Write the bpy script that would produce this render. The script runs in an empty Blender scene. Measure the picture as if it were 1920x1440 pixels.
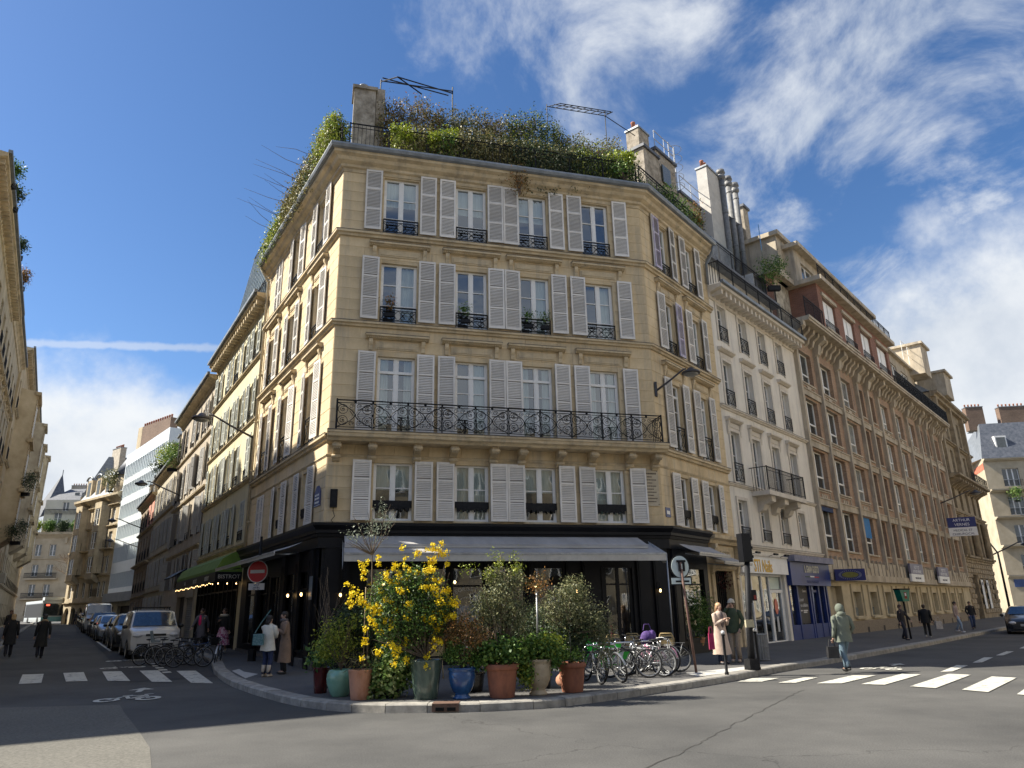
import bpy, bmesh, math, random
import numpy as np
from mathutils import Vector, Matrix
from mathutils.geometry import tessellate_polygon
random.seed(7)
rng = np.random.default_rng(11)
R = math.radians
sc = bpy.context.scene
COL = sc.collection

# ------------------------------------------------------------------ camera
cam = bpy.data.cameras.new('camera')
cam.sensor_width = 36.0
cam.lens = 36.0 * 1350.0 / 1920.0
cam.clip_start = 0.1
cam.clip_end = 3000.0
camo = bpy.data.objects.new('camera', cam)
COL.objects.link(camo)
pitch = math.atan(422.0 / 1350.0)
roll = math.atan(0.020)
fw = Vector((0, math.cos(pitch), math.sin(pitch)))
rt = Vector((1, 0, 0))
up = rt.cross(fw)
cr = rt * math.cos(roll) - up * math.sin(roll)
cu = up * math.cos(roll) + rt * math.sin(roll)
m = Matrix((cr, cu, -fw)).transposed().to_4x4()
m.translation = Vector((0, 0, 1.6))
camo.matrix_world = m
sc.camera = camo

# ------------------------------------------------------------------ light and sky
SUN_AZ, SUN_EL = 272.0, 44.0
sun = bpy.data.lights.new('sun', 'SUN')
sun.energy = 5.0
sun.angle = R(0.5)
sun.color = (1.0, 0.93, 0.80)
suno = bpy.data.objects.new('sun', sun)
COL.objects.link(suno)
sd = Vector((math.sin(R(SUN_AZ)) * math.cos(R(SUN_EL)), math.cos(R(SUN_AZ)) * math.cos(R(SUN_EL)), math.sin(R(SUN_EL))))
suno.rotation_euler = sd.to_track_quat('Z', 'Y').to_euler()
suno.location = sd * 200

world = bpy.data.worlds.new('World')
sc.world = world
world.use_nodes = True
wt = world.node_tree
wt.nodes.clear()
def wn(t, **kw):
    n = wt.nodes.new(t)
    for k, v in kw.items():
        setattr(n, k, v)
    return n
def wl(a, b): wt.links.new(a, b)
def wmath(op, a, b=None, c=None, clamp=False):
    n = wn('ShaderNodeMath', operation=op)
    n.use_clamp = clamp
    for i, v in enumerate((a, b, c)):
        if v is None: continue
        if isinstance(v, (int, float)): n.inputs[i].default_value = v
        else: wl(v, n.inputs[i])
    return n.outputs[0]
def wrange(v, a, b, c=0.0, d=1.0, smooth=True):
    n = wn('ShaderNodeMapRange')
    n.interpolation_type = 'SMOOTHSTEP' if smooth else 'LINEAR'
    wl(v, n.inputs[0])
    for i, x in enumerate((a, b, c, d)): n.inputs[i + 1].default_value = x
    return n.outputs[0]
out = wn('ShaderNodeOutputWorld')
bg = wn('ShaderNodeBackground')
bg.inputs['Strength'].default_value = 0.076
sky = wn('ShaderNodeTexSky', sky_type='NISHITA', sun_disc=False)
sky.sun_elevation = R(SUN_EL)
sky.sun_rotation = R(SUN_AZ)
sky.altitude = 300
sky.air_density = 1.0
sky.dust_density = 0.5
sky.ozone_density = 3.0
tc = wn('ShaderNodeTexCoord')
sx = wn('ShaderNodeSeparateXYZ')
wl(tc.outputs['Generated'], sx.inputs[0])
X, Y, Z = sx.outputs
zc = wmath('ADD', wmath('MAXIMUM', Z, 0.0), 0.16)
px = wmath('DIVIDE', X, zc)
py = wmath('DIVIDE', Y, zc)
cmb = wn('ShaderNodeCombineXYZ')
wl(px, cmb.inputs[0]); wl(py, cmb.inputs[1])
mp = wn('ShaderNodeMapping')
mp.inputs['Rotation'].default_value = (0, 0, R(-40))
mp.inputs['Scale'].default_value = (1.0, 0.80, 1.0)
wl(cmb.outputs[0], mp.inputs[0])
n1 = wn('ShaderNodeTexNoise')
n1.inputs['Scale'].default_value = 3.9
n1.inputs['Detail'].default_value = 13
n1.inputs['Roughness'].default_value = 0.62
n1.inputs['Distortion'].default_value = 0.35
wl(mp.outputs[0], n1.inputs['Vector'])
# broad patchiness
n2 = wn('ShaderNodeTexNoise')
n2.inputs['Scale'].default_value = 1.1
n2.inputs['Detail'].default_value = 4
wl(cmb.outputs[0], n2.inputs['Vector'])
# more cirrus towards the right-hand half of the sky, little on the left
side = wrange(X, -0.36, 0.10, -0.14, 0.085)
side = wmath('ADD', side, wrange(Y, 0.15, -0.5, 0.0, 0.10))
ci = wmath('ADD', wmath('ADD', n1.outputs[0], wmath('MULTIPLY', wmath('SUBTRACT', n2.outputs[0], 0.5), 0.55)), side)
cirrus = wmath('MULTIPLY', wrange(ci, 0.50, 0.78), 0.85)
# low cumulus bank
n3 = wn('ShaderNodeTexNoise')
n3.inputs['Scale'].default_value = 3.4
n3.inputs['Detail'].default_value = 9
n3.inputs['Roughness'].default_value = 0.58
wl(tc.outputs['Generated'], n3.inputs['Vector'])
topel = wrange(X, -0.6, 0.75, 0.29, 0.44)
bank = wmath('ADD', wmath('SUBTRACT', topel, Z), wmath('MULTIPLY', wmath('SUBTRACT', n3.outputs[0], 0.5), 0.42))
cumulus = wrange(bank, 0.0, 0.10)
# contrail, a long thin arc low on the left
tr_n = Vector((0.045, -0.335, 0.94)).normalized()
vd = wn('ShaderNodeVectorMath', operation='DOT_PRODUCT')
wl(tc.outputs['Generated'], vd.inputs[0]); vd.inputs[1].default_value = tr_n
n4 = wn('ShaderNodeTexNoise'); n4.inputs['Scale'].default_value = 60; n4.inputs['Detail'].default_value = 4
wl(tc.outputs['Generated'], n4.inputs['Vector'])
wid = wmath('ADD', wmath('ABSOLUTE', vd.outputs['Value']), wmath('MULTIPLY', wmath('SUBTRACT', n4.outputs[0], 0.5), 0.008))
trail = wmath('MULTIPLY', wrange(wid, 0.0068, 0.0015), wrange(X, -0.15, -0.42))
trail = wmath('MULTIPLY', trail, wrange(Y, 0.2, 0.5))
trail = wmath('MULTIPLY', trail, 0.45)
cl = wmath('MAXIMUM', wmath('MAXIMUM', cirrus, cumulus), trail)
shade = wrange(n3.outputs[0], 0.35, 0.62)
ccol = wn('ShaderNodeMix', data_type='RGBA')
ccol.inputs[6].default_value = (3.6, 4.0, 4.6, 1)
ccol.inputs[7].default_value = (5.4, 5.6, 5.8, 1)
wl(shade, ccol.inputs[0])
hs = wn('ShaderNodeHueSaturation')
hs.inputs['Saturation'].default_value = 1.18
hs.inputs['Hue'].default_value = 0.504
hs.inputs['Value'].default_value = 0.95
wl(sky.outputs[0], hs.inputs['Color'])
mx = wn('ShaderNodeMix', data_type='RGBA')
wl(cl, mx.inputs[0]); wl(hs.outputs[0], mx.inputs[6]); wl(ccol.outputs[2], mx.inputs[7])
wl(mx.outputs[2], bg.inputs['Color'])
wl(bg.outputs[0], out.inputs['Surface'])

sc.view_settings.view_transform = 'Standard'
sc.view_settings.look = 'None'
sc.view_settings.exposure = 1.15
sc.view_settings.gamma = 1.0
sc.view_settings.use_curve_mapping = False
sc.render.engine = 'CYCLES'
sc.cycles.max_bounces = 6
sc.cycles.transparent_max_bounces = 8

# ------------------------------------------------------------------ plan of the place (metres; the viewer stands at the origin)
def dv(a): return Vector((math.sin(R(a)), math.cos(R(a))))
A = Vector((-5.33, 20.27))
dF, dLs, dR, dB = dv(74.93), dv(-31.9), dv(38.92), dv(40.82)
B = A + dF * 10.38
nLs = Vector((-0.849, -0.5284))
PW = B + dR * 5.9
P6 = A + dLs * 84 + nLs * 0.3
def LW(s, w): 
    p = A + dLs * s + nLs * w
    return (p.x, p.y)
def gz(x, y):
    s = (x - A.x) * dLs.x + (y - A.y) * dLs.y
    w = (x - A.x) * nLs.x + (y - A.y) * nLs.y
    if s <= 0 or w < -3: return 0.0
    k = min(1.0, (w + 3) / 3)
    return k * (0.35 * (1 - math.exp(-s / 18)) + 0.005 * s)

# ------------------------------------------------------------------ materials
MATS = {}
def mat(name, c, c2=None, scale=4.0, rough=0.8, metal=0.0, bump=0.0, bscale=60.0, stretch=(1, 1, 1), var='noise',
        emit=None, spec=0.5, trans=0.0, orand=0.0, coat=0.0, detail=6, lo=0.35, hi=0.65, c3=None):
    if name in MATS: return MATS[name]
    m = bpy.data.materials.new(name)
    m.use_nodes = True
    t = m.node_tree
    N, Lk = t.nodes, t.links
    b = N['Principled BSDF']
    b.inputs['Roughness'].default_value = rough
    b.inputs['Metallic'].default_value = metal
    b.inputs['Specular IOR Level'].default_value = spec
    if coat: b.inputs['Coat Weight'].default_value = coat; b.inputs['Coat Roughness'].default_value = 0.05
    b.inputs['Base Color'].default_value = (*c, 1)
    tcn = N.new('ShaderNodeTexCoord')
    col = None
    if c2 is not None:
        if var == 'island':
            g = N.new('ShaderNodeNewGeometry'); fac = g.outputs['Random Per Island']
            rp = N.new('ShaderNodeValToRGB')
            rp.color_ramp.elements[0].color = (*c, 1); rp.color_ramp.elements[0].position = 0.15
            rp.color_ramp.elements[1].color = (*c2, 1); rp.color_ramp.elements[1].position = 0.9
            if c3:
                e = rp.color_ramp.elements.new(0.55); e.color = (*c3, 1)
            Lk.new(fac, rp.inputs[0]); col = rp.outputs[0]
        else:
            mpn = N.new('ShaderNodeMapping'); mpn.inputs['Scale'].default_value = stretch
            Lk.new(tcn.outputs['Object'], mpn.inputs[0])
            nz = N.new('ShaderNodeTexNoise'); nz.inputs['Scale'].default_value = scale
            nz.inputs['Detail'].default_value = detail; nz.inputs['Roughness'].default_value = 0.65
            Lk.new(mpn.outputs[0], nz.inputs['Vector'])
            rp = N.new('ShaderNodeValToRGB')
            rp.color_ramp.elements[0].color = (*c, 1); rp.color_ramp.elements[0].position = lo
            rp.color_ramp.elements[1].color = (*c2, 1); rp.color_ramp.elements[1].position = hi
            if c3:
                e = rp.color_ramp.elements.new((lo + hi) / 2); e.color = (*c3, 1)
            Lk.new(nz.outputs[0], rp.inputs[0]); col = rp.outputs[0]
    if orand:
        oi = N.new('ShaderNodeObjectInfo')
        h = N.new('ShaderNodeHueSaturation')
        mr = N.new('ShaderNodeMapRange'); mr.inputs[3].default_value = 1 - orand; mr.inputs[4].default_value = 1 + orand
        Lk.new(oi.outputs['Random'], mr.inputs[0]); Lk.new(mr.outputs[0], h.inputs['Value'])
        if col: Lk.new(col, h.inputs['Color'])
        else: h.inputs['Color'].default_value = (*c, 1)
        col = h.outputs[0]
    if col: Lk.new(col, b.inputs['Base Color'])
    if bump:
        nb = N.new('ShaderNodeTexNoise'); nb.inputs['Scale'].default_value = bscale; nb.inputs['Detail'].default_value = 5
        Lk.new(tcn.outputs['Object'], nb.inputs['Vector'])
        bp = N.new('ShaderNodeBump'); bp.inputs['Strength'].default_value = bump; bp.inputs['Distance'].default_value = 0.02
        Lk.new(nb.outputs[0], bp.inputs['Height']); Lk.new(bp.outputs[0], b.inputs['Normal'])
    if emit:
        b.inputs['Emission Color'].default_value = (*emit[0], 1); b.inputs['Emission Strength'].default_value = emit[1]
    if trans:
        tr = N.new('ShaderNodeBsdfTranslucent'); mxs = N.new('ShaderNodeMixShader'); mxs.inputs[0].default_value = trans
        if col: Lk.new(col, tr.inputs['Color'])
        else: tr.inputs['Color'].default_value = (*c, 1)
        Lk.new(b.outputs[0], mxs.inputs[1]); Lk.new(tr.outputs[0], mxs.inputs[2])
        Lk.new(mxs.outputs[0], N['Material Output'].inputs['Surface'])
    MATS[name] = m
    return m

def brick_mat(name, c1, c2, mortar, sx=0.22, sz=0.065):
    m = mat(name, c1, rough=0.9)
    t = m.node_tree; N, Lk = t.nodes, t.links
    tcn = N.new('ShaderNodeTexCoord'); s = N.new('ShaderNodeSeparateXYZ'); Lk.new(tcn.outputs['Object'], s.inputs[0])
    ad = N.new('ShaderNodeMath'); Lk.new(s.outputs[0], ad.inputs[0]); Lk.new(s.outputs[1], ad.inputs[1])
    cb = N.new('ShaderNodeCombineXYZ'); Lk.new(ad.outputs[0], cb.inputs[0]); Lk.new(s.outputs[2], cb.inputs[1])
    br = N.new('ShaderNodeTexBrick')
    br.inputs['Scale'].default_value = 1.0
    br.inputs['Color1'].default_value = (*c1, 1); br.inputs['Color2'].default_value = (*c2, 1); br.inputs['Mortar'].default_value = (*mortar, 1)
    br.inputs['Brick Width'].default_value = sx; br.inputs['Row Height'].default_value = sz; br.inputs['Mortar Size'].default_value = 0.008
    Lk.new(cb.outputs[0], br.inputs['Vector'])
    nz = N.new('ShaderNodeTexNoise'); nz.inputs['Scale'].default_value = 0.7; nz.inputs['Detail'].default_value = 6
    Lk.new(tcn.outputs['Object'], nz.inputs['Vector'])
    mr = N.new('ShaderNodeMapRange'); mr.inputs[3].default_value = 0.6; mr.inputs[4].default_value = 1.35; Lk.new(nz.outputs[0], mr.inputs[0])
    h = N.new('ShaderNodeHueSaturation'); Lk.new(mr.outputs[0], h.inputs['Value']); Lk.new(br.outputs[0], h.inputs['Color'])
    Lk.new(h.outputs[0], N['Principled BSDF'].inputs['Base Color'])
    bp = N.new('ShaderNodeBump'); bp.inputs['Strength'].default_value = 0.5; bp.inputs['Distance'].default_value = 0.01; bp.invert = True
    Lk.new(br.outputs['Fac'], bp.inputs['Height']); Lk.new(bp.outputs[0], N['Principled BSDF'].inputs['Normal'])
    return m

def glass_mat(name, tint=(0.75, 0.85, 0.85), refl=0.16, rough=0.02):
    if name in MATS: return MATS[name]
    m = bpy.data.materials.new(name); m.use_nodes = True
    t = m.node_tree; N, Lk = t.nodes, t.links; N.clear()
    o = N.new('ShaderNodeOutputMaterial'); mx = N.new('ShaderNodeMixShader'); tr = N.new('ShaderNodeBsdfTransparent'); g = N.new('ShaderNodeBsdfGlossy')
    tr.inputs['Color'].default_value = (*tint, 1); g.inputs['Roughness'].default_value = rough
    g.inputs['Color'].default_value = (0.95, 0.98, 1, 1)
    nz = N.new('ShaderNodeTexNoise'); nz.inputs['Scale'].default_value = 1.3; nz.inputs['Detail'].default_value = 1
    tcn = N.new('ShaderNodeTexCoord'); Lk.new(tcn.outputs['Object'], nz.inputs['Vector'])
    bp = N.new('ShaderNodeBump'); bp.inputs['Strength'].default_value = 0.12; bp.inputs['Distance'].default_value = 0.05
    Lk.new(nz.outputs[0], bp.inputs['Height']); Lk.new(bp.outputs[0], g.inputs['Normal'])
    lw = N.new('ShaderNodeFresnel'); lw.inputs['IOR'].default_value = 1.5
    ad = N.new('ShaderNodeMath'); ad.operation = 'MULTIPLY_ADD'; ad.use_clamp = True
    Lk.new(lw.outputs[0], ad.inputs[0]); ad.inputs[1].default_value = 1.6; ad.inputs[2].default_value = refl
    Lk.new(ad.outputs[0], mx.inputs[0]); Lk.new(tr.outputs[0], mx.inputs[1]); Lk.new(g.outputs[0], mx.inputs[2]); Lk.new(mx.outputs[0], o.inputs['Surface'])
    MATS[name] = m
    return m

M_STONE = mat('limestone', (0.42, 0.315, 0.18), (0.70, 0.56, 0.36), scale=1.1, rough=0.9, bump=0.25, bscale=45, orand=0.07, stretch=(1, 1, 0.7), c3=(0.60, 0.47, 0.285), lo=0.28, hi=0.7)
def streaks(m, amount=.45, sx=3.2, sz=.28):
    t = m.node_tree; N, Lk = t.nodes, t.links; b = N['Principled BSDF']; old = b.inputs['Base Color'].links[0].from_socket
    g = N.new('ShaderNodeNewGeometry'); mp_ = N.new('ShaderNodeMapping'); mp_.inputs['Scale'].default_value = (sx, sx, sz); Lk.new(g.outputs['Position'], mp_.inputs[0])
    nz = N.new('ShaderNodeTexNoise'); nz.inputs['Scale'].default_value = 1.0; nz.inputs['Detail'].default_value = 8; nz.inputs['Roughness'].default_value = .7; Lk.new(mp_.outputs[0], nz.inputs['Vector'])
    mr = N.new('ShaderNodeMapRange'); mr.inputs[1].default_value = .50; mr.inputs[2].default_value = .72; mr.inputs[3].default_value = 1.0; mr.inputs[4].default_value = 1 - amount; Lk.new(nz.outputs[0], mr.inputs[0])
    mr2 = N.new('ShaderNodeMapRange'); mr2.inputs[1].default_value = .5; mr2.inputs[2].default_value = .72; mr2.inputs[3].default_value = 1.0; mr2.inputs[4].default_value = .8; Lk.new(nz.outputs[0], mr2.inputs[0])
    h = N.new('ShaderNodeHueSaturation'); Lk.new(mr.outputs[0], h.inputs['Value']); Lk.new(mr2.outputs[0], h.inputs['Saturation']); Lk.new(old, h.inputs['Color']); Lk.new(h.outputs[0], b.inputs['Base Color'])
streaks(M_STONE, .30)
M_TRIM = mat('limestone_trim', (0.36, 0.28, 0.17), (0.62, 0.50, 0.32), scale=2.2, rough=0.85, bump=0.2, bscale=30, stretch=(0.6, 0.6, 2.0), lo=0.28, hi=0.6)
streaks(M_TRIM, .42)
M_SHUT = mat('shutter_paint', (0.62, 0.585, 0.53), (0.78, 0.745, 0.69), scale=1.5, rough=0.55, orand=0.09)
M_WHITE = mat('white_paint', (0.72, 0.71, 0.68), (0.82, 0.81, 0.78), scale=3, rough=0.45)
M_IRON = mat('black_iron', (0.007, 0.008, 0.010), (0.018, 0.018, 0.020), scale=9, rough=0.6, spec=0.2)
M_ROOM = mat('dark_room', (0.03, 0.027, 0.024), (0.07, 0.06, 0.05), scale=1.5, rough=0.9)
M_GLASS = glass_mat('window_glass', refl=0.13)
M_SHOPGLASS = glass_mat('shop_glass', refl=0.10)
M_DGLASS = mat('dark_glass', (0.025, 0.032, 0.036), (0.07, 0.085, 0.09), scale=0.8, rough=0.06, spec=1.0, orand=0.25)
M_PGLASS = mat('pale_glass', (0.16, 0.18, 0.18), (0.30, 0.32, 0.31), scale=1.2, rough=0.10, spec=0.9, orand=0.25)
M_CURT = mat('curtain', (0.62, 0.62, 0.60), (0.80, 0.80, 0.78), scale=14, rough=0.9, stretch=(1, 1, 0.05))
M_ZINC = mat('zinc', (0.16, 0.18, 0.20), (0.27, 0.29, 0.31), scale=2.5, rough=0.5, metal=0.35)
M_SLATE = mat('slate', (0.055, 0.065, 0.085), (0.12, 0.13, 0.155), scale=3, rough=0.6)
M_BLACK = mat('black_shopfront_paint', (0.0035, 0.004, 0.006), (0.007, 0.0075, 0.010), scale=3, rough=0.5, spec=0.25)
M_AWN = mat('grey_awning_cloth', (0.31, 0.30, 0.29), (0.41, 0.395, 0.385), scale=1.3, rough=0.85, stretch=(1.5, 0.5, 0.5), bump=0.05, bscale=300)
M_CREAM = mat('cream_awning_edge', (0.42, 0.40, 0.36), (0.50, 0.48, 0.43), scale=3, rough=0.8)
M_BARK = mat('bark', (0.09, 0.065, 0.045), (0.20, 0.155, 0.11), scale=12, rough=0.9, bump=0.3, bscale=40)
M_TERRA = mat('pot_terracotta', (0.72, 0.30, 0.16), (0.40, 0.15, 0.08))
M_SOIL = mat('soil', (0.03, 0.02, 0.014), (0.06, 0.042, 0.03), scale=20, rough=1)
M_RUBBER = mat('tyre_rubber', (0.012, 0.012, 0.013), (0.022, 0.022, 0.023), scale=10, rough=0.75)
M_CHROME = mat('bright_metal', (0.55, 0.56, 0.58), (0.68, 0.69, 0.70), scale=5, rough=0.25, metal=1.0)
M_GREYMET = mat('galvanised_metal', (0.28, 0.29, 0.30), (0.42, 0.43, 0.44), scale=8, rough=0.45, metal=0.7)

# ------------------------------------------------------------------ mesh helpers
class MB:
    def __init__(s, *mats):
        s.v, s.f, s.m, s.mats, s.sm = [], [], [], list(mats), []
        s.T = None
    def mi(s, m):
        if m is None: return 0
        if isinstance(m, int): return m
        if m not in s.mats: s.mats.append(m)
        return s.mats.index(m)
    def av(s, pts):
        n = len(s.v)
        if s.T is None: s.v.extend([tuple(p) for p in pts])
        else: s.v.extend([tuple(s.T @ Vector(p)) for p in pts])
        return n
    def face(s, pts, m=None, sm=False):
        n = s.av(pts); s.f.append(tuple(range(n, n + len(pts)))); s.m.append(s.mi(m)); s.sm.append(sm)
    def box(s, x0, x1, y0, y1, z0, z1, m=None, skip=''):
        if x0 > x1: x0, x1 = x1, x0
        if y0 > y1: y0, y1 = y1, y0
        if z0 > z1: z0, z1 = z1, z0
        n = s.av([(x0, y0, z0), (x1, y0, z0), (x1, y1, z0), (x0, y1, z0), (x0, y0, z1), (x1, y0, z1), (x1, y1, z1), (x0, y1, z1)])
        k = s.mi(m)
        for t, q in (('b', (0, 3, 2, 1)), ('t', (4, 5, 6, 7)), ('f', (0, 1, 5, 4)), ('r', (1, 2, 6, 5)), ('k', (2, 3, 7, 6)), ('l', (3, 0, 4, 7))):
            if t in skip: continue
            s.f.append(tuple(n + i for i in q)); s.m.append(k); s.sm.append(False)
    def bar(s, a, b, r, m=None, n=6, r2=None, caps=True):
        a, b = Vector(a), Vector(b)
        d = b - a
        if d.length < 1e-6: return
        s.tube([a, b], [r, r if r2 is None else r2], m, n, caps)
    def tube(s, path, rad, m=None, n=8, caps=True, closed=False, flat=1.0):
        path = [Vector(p) for p in path]
        if isinstance(rad, (int, float)): rad = [rad] * len(path)
        L = len(path); rings = []
        prev = None
        for i, p in enumerate(path):
            if closed: d = path[(i + 1) % L] - path[i - 1]
            else: d = path[min(i + 1, L - 1)] - path[max(i - 1, 0)]
            if d.length < 1e-9: d = Vector((0, 0, 1))
            d.normalize()
            if prev is None:
                u = d.orthogonal().normalized()
                if abs(d.z) < 0.95: u = d.cross(Vector((0, 0, 1))).normalized()
            else:
                u = prev - d * prev.dot(d)
                if u.length < 1e-6: u = d.orthogonal()
                u.normalize()
            prev = u
            w = d.cross(u)
            rings.append(s.av([p + (u * math.cos(2 * math.pi * k / n) + w * math.sin(2 * math.pi * k / n) * flat) * rad[i] for k in range(n)]))
        k_ = s.mi(m)
        for i in range(L if closed else L - 1):
            a, b = rings[i], rings[(i + 1) % L]
            for k in range(n):
                s.f.append((a + k, a + (k + 1) % n, b + (k + 1) % n, b + k)); s.m.append(k_); s.sm.append(n > 5)
        if caps and not closed:
            s.f.append(tuple(rings[0] + k for k in reversed(range(n)))); s.m.append(k_); s.sm.append(False)
            s.f.append(tuple(rings[-1] + k for k in range(n))); s.m.append(k_); s.sm.append(False)
    def lathe(s, prof, n=20, m=None, c=(0, 0, 0), cap=True):
        rings = []
        for r, z in prof:
            rings.append(s.av([(c[0] + r * math.cos(2 * math.pi * k / n), c[1] + r * math.sin(2 * math.pi * k / n), c[2] + z) for k in range(n)]))
        k_ = s.mi(m)
        for a, b in zip(rings, rings[1:]):
            for k in range(n):
                s.f.append((a + k, a + (k + 1) % n, b + (k + 1) % n, b + k)); s.m.append(k_); s.sm.append(True)
        if cap:
            s.f.append(tuple(rings[0] + k for k in reversed(range(n)))); s.m.append(k_); s.sm.append(False)
            s.f.append(tuple(rings[-1] + k for k in range(n))); s.m.append(k_); s.sm.append(False)
    def prism(s, poly, y0, y1, m=None):          # outline in x,z pushed along y
        a = s.av([(x, y0, z) for x, z in poly]); b = s.av([(x, y1, z) for x, z in poly]); n = len(poly); k_ = s.mi(m)
        s.f.append(tuple(a + i for i in range(n))); s.f.append(tuple(b + i for i in reversed(range(n)))); s.m += [k_, k_]; s.sm += [False, False]
        for i in range(n):
            j = (i + 1) % n
            s.f.append((a + i, b + i, b + j, a + j)); s.m.append(k_); s.sm.append(False)
    def extrude_x(s, prof, x0, x1, m=None, sk0=0.0, sk1=0.0):   # profile in (y,z) run along x; sk = mitre, x shift per metre of -y
        a = s.av([(x0 + sk0 * y, y, z) for y, z in prof]); b = s.av([(x1 + sk1 * y, y, z) for y, z in prof]); n = len(prof); k_ = s.mi(m)
        s.f.append(tuple(a + i for i in range(n))); s.f.append(tuple(b + i for i in reversed(range(n)))); s.m += [k_, k_]; s.sm += [False, False]
        for i in range(n):
            j = (i + 1) % n
            s.f.append((a + i, a + j, b + j, b + i)[::-1]); s.m.append(k_); s.sm.append(False)
    def ell(s, c, r, m=None, n=10, k=7):
        pr = []
        for i in range(k):
            a = math.pi * (i + 0.001) / (k - 1 + 0.002) - math.pi / 2
            pr.append((math.cos(a), math.sin(a)))
        rings = [s.av([(c[0] + r[0] * q * math.cos(2 * math.pi * j / n), c[1] + r[1] * q * math.sin(2 * math.pi * j / n), c[2] + r[2] * h) for j in range(n)]) for q, h in pr]
        k_ = s.mi(m)
        for a, b in zip(rings, rings[1:]):
            for j in range(n):
                s.f.append((a + j, a + (j + 1) % n, b + (j + 1) % n, b + j)); s.m.append(k_); s.sm.append(True)
    def mesh(s, name):
        me = bpy.data.meshes.new(name)
        me.from_pydata(s.v, [], s.f)
        for mm in s.mats: me.materials.append(mm)
        me.polygons.foreach_set('material_index', s.m)
        me.polygons.foreach_set('use_smooth', s.sm)
        me.update()
        return me
    def build(s, name, parent=None, loc=(0, 0, 0), rz=0.0, **kw):
        return obj(name, s.mesh(name), parent, loc, rz, **kw)

def obj(name, me, parent=None, loc=(0, 0, 0), rz=0.0, label=None, cat=None, group=None, kind=None, rot=None):
    o = bpy.data.objects.new(name, me)
    COL.objects.link(o)
    if parent is not None: o.parent = parent
    o.location = loc
    o.rotation_euler = rot if rot is not None else (0, 0, rz)
    if label: o['label'] = label
    if cat: o['category'] = cat
    if group: o['group'] = group
    if kind: o['kind'] = kind
    return o
def thing(name, label, cat, loc=(0, 0, 0), rz=0.0, group=None):
    return obj(name, None, None, loc, rz, label, cat, group)
def kids(o): return list(o.children)
def dup(root, loc, rz, label=None, group=None):
    def cp(o, par):
        c = o.copy(); COL.objects.link(c)
        if par is not None: c.parent = par
        for ch in kids(o): cp(ch, c)
        return c
    r = cp(root, None)
    r.location = loc; r.rotation_euler = (0, 0, rz)
    if label: r['label'] = label
    if group: r['group'] = group
    return r
def text(name, body, size, m, parent, loc, rot=(math.pi / 2, 0, 0), ext=0.004, sx=1.0, align='CENTER', bold=0.0, space=1.0):
    cu_ = bpy.data.curves.new(name, 'FONT'); cu_.body = body; cu_.size = size; cu_.extrude = ext; cu_.align_x = align; cu_.align_y = 'CENTER'
    cu_.offset = bold; cu_.resolution_u = 3; cu_.space_character = space
    to = bpy.data.objects.new(name, cu_); COL.objects.link(to)
    bpy.context.view_layer.update()
    me = bpy.data.meshes.new_from_object(to.evaluated_get(bpy.context.evaluated_depsgraph_get()))
    bpy.data.objects.remove(to)
    me.materials.clear(); me.materials.append(m)
    o = obj(name, me, parent, loc, rot=rot)
    o.scale = (sx, 1, 1)
    return o

class Frame:                                # a facade plane: x along it, -y out of it, z up
    def __init__(s, P, d, root=None):
        s.P, s.d = Vector(P), Vector(d); s.n = Vector((d[1], -d[0])); s.rz = math.atan2(d[1], d[0])
        s.base = Vector((0, 0)) if root is None else Vector(root)
        s.local = root is not None
    def loc(s, u, o, z):
        p = s.P + s.d * u + s.n * o - s.base
        return (p.x, p.y, z)
    def world(s, u, o, z):
        p = s.P + s.d * u + s.n * o
        return (p.x, p.y, z)
class Flat:                                 # parts of a building whose empty already carries the facade's frame
    rz = 0.0
    def loc(s, u, o, z): return (u, -o, z)
FLAT = Flat()
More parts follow.
